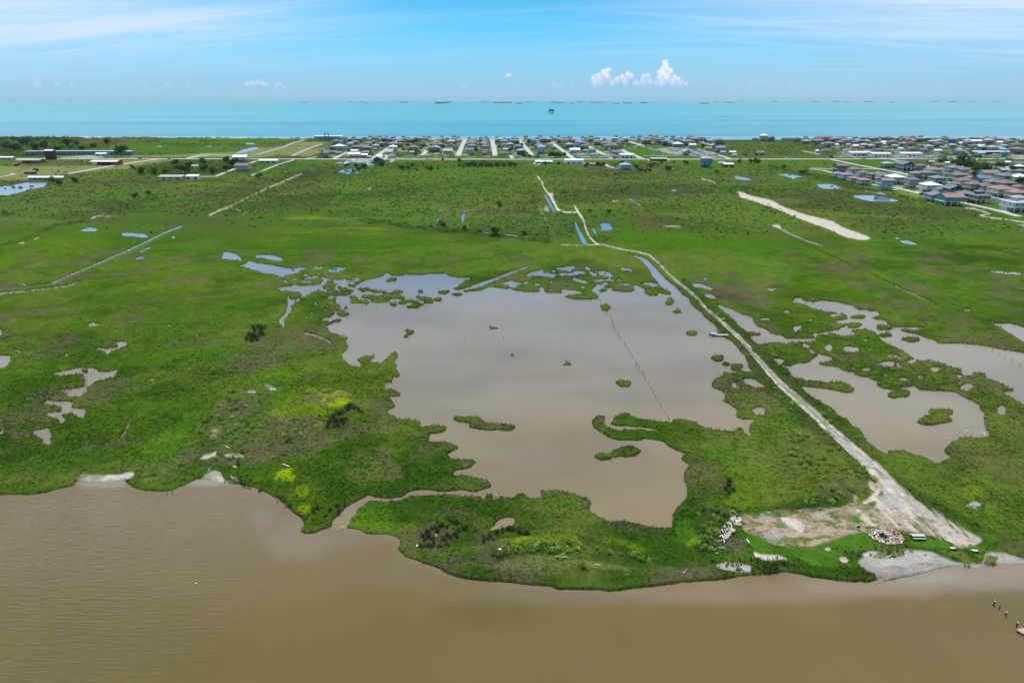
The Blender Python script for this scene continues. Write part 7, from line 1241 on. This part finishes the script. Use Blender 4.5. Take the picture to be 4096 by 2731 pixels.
# stakes of old fence lines standing in the lagoons
ST = MB().cyl((0, 0, -.8), (.03, 0, 1.15), .07, .06, 6).mesh('stake', M_pile)
def stakes(t, s, wh, grp, hs_=1.0):
    a = nums(s); L = list(zip(a[0::2], a[1::2]))
    for i, (x, y) in enumerate(L):
        gx, gy = tg(t, x, y, 0); o = bpy.data.objects.new('stake', ST); link(o); o.location = (gx, gy, max(0, zland(gx, gy)) if wh.find('marsh') >= 0 else 0); o.rotation_euler = (rs.normal(0, .13), rs.normal(0, .13), rs.uniform(0, 6)); o.scale = (1, 1, hs_*rs.uniform(.7, 1.35)); tagobj(o, 'weathered stake %s, %s along from the far end' % (wh, ordw(i+1)), 'stake', grp)
stakes('A3', '780,985 785,1000 790,1015 833,1065 840,1078 855,1110 865,1125 880,1150 883,1165 890,1180 885,1195 895,1200 905,1215 920,1238 925,1255 932,1280 940,1290', 'in the fence line crossing the far lagoon', 'stakes of the long fence line')
stakes('B3', '975,150 982,168 995,185 1008,208 1020,225 1028,245 1037,262 1066,305 1074,325 1093,348 1110,378 1118,396 1128,412 1138,436 1158,468 1183,508 1203,542 1219,574 1237,604 1252,630 1268,658 1294,698 1316,736 1327,752', 'in the fence line crossing the near lagoon', 'stakes of the long fence line')
stakes('B4', '1338,22 1343,25 1735,430 1748,435 1757,440 1875,518 1932,552 1988,590 2103,668 2053,190 2100,212 2150,235 2200,262 2255,292 2312,322', 'in the eastern lagoons', 'stakes in the eastern lagoons'); stakes('B1', '652,415 660,420 685,430 713,400 740,395 516,535 532,545 540,525 556,520 422,615', 'standing in the small western ponds', 'stakes in the western ponds', 1.2)
stakes('B2', '1486,115 1790,112', 'standing alone in the open lagoon', 'lone stakes in the open lagoon'); stakes('A2', '993,1050 880,1045 175,555 205,558 1326,545', 'scattered round the far marsh', 'stakes in the far marsh'); stakes('C1', '1353,245 1312,258', 'in the bay off the western shore', 'stakes in the bay')
# birds
M_bird = paint('white_plumage', (.8, .8, .78), .8)
def bird_mesh(): return MB().poly([(-.30, 0, .30), (.10, -.12, .34), (.10, .12, .34), (.28, 0, .42), (.10, 0, .50), (-.05, 0, .46), (.34, 0, .72), (.42, -.03, .74), (.42, .03, .74), (.55, 0, .72), (.36, .03, .78)], [(0, 1, 4), (0, 4, 2), (0, 2, 1), (1, 3, 4), (3, 2, 4), (3, 6, 4), (1, 2, 3), (6, 7, 10), (6, 8, 10), (7, 9, 10), (8, 9, 10), (3, 7, 6), (3, 8, 6)]).beam((.05, 0, 0), (.05, 0, .36), .03).mesh('bird', M_bird)
BM = bird_mesh()
for (t, x, y, s, lb) in (('B4', 2043, 862, 1.6, 'white egret at the tip of the pale shoal'), ('B4', 1903, 830, 1.2, 'white bird off the upper side of the pale shoal'), ('B4', 1140, 205, 1.4, 'white egret on the marsh between two small ponds'), ('B4', 2167, 452, 1.6, 'white egret on the far eastern spit'), ('B1', 15, 863, 1.8, 'white egret at the left edge of the marsh'), ('A1', 198, 880, 2.6, 'white egret beside the western ditch'), ('C1', 1638, 72, 1.5, 'white bird on the reeds above the western shallows'), ('B2', 378, 638, 1.3, 'white bird beside the big yellow flower patch'), ('C2', 537, 507, 1.4, 'white bird at the channel mouth'), ('C2', 1735, 255, 1.5, 'heron wading where the lagoon narrows'), ('C3', 1440, 878, 1.4, 'white bird on the brown reeds by the front shore'), ('D2', 1195, 755, 1.0, 'small bird walking on the grey mud'), ('B1', 1790, 857, 1.3, 'white speck bird by the pink bare patch')):
    gx, gy = tg(t, x, y, .3); o = bpy.data.objects.new('bird', BM); link(o); o.location = (gx, gy, max(0, zland(gx, gy))); o.scale = (s,)*3; o.rotation_euler = (0, 0, rs.uniform(0, 6)); tagobj(o, lb, 'bird')
o = bpy.data.objects.new('small_bird_flock', None); bpy.data.objects.remove(o)
fl = '1700,850 1705,880 1730,852 1770,855 1800,822 1820,850 1870,835 1885,850 1930,828 1950,855 1960,826 1975,838 1990,850 2000,860 2015,845 2005,825 2030,852 2020,835 1845,842 1968,872'; a = nums(fl)
for i, (x, y) in enumerate(sorted(zip(a[0::2], a[1::2]))):
    gx, gy = tg('B4', x, y, .1); o = bpy.data.objects.new('bird', BM); link(o); o.location = (gx, gy, -.05); o.scale = (.8,)*3; o.rotation_euler = (0, 0, rs.uniform(0, 6)); tagobj(o, 'small wading bird off the pale shoal, %s from the left' % ordw(i+1), 'bird', 'small birds off the shoal')
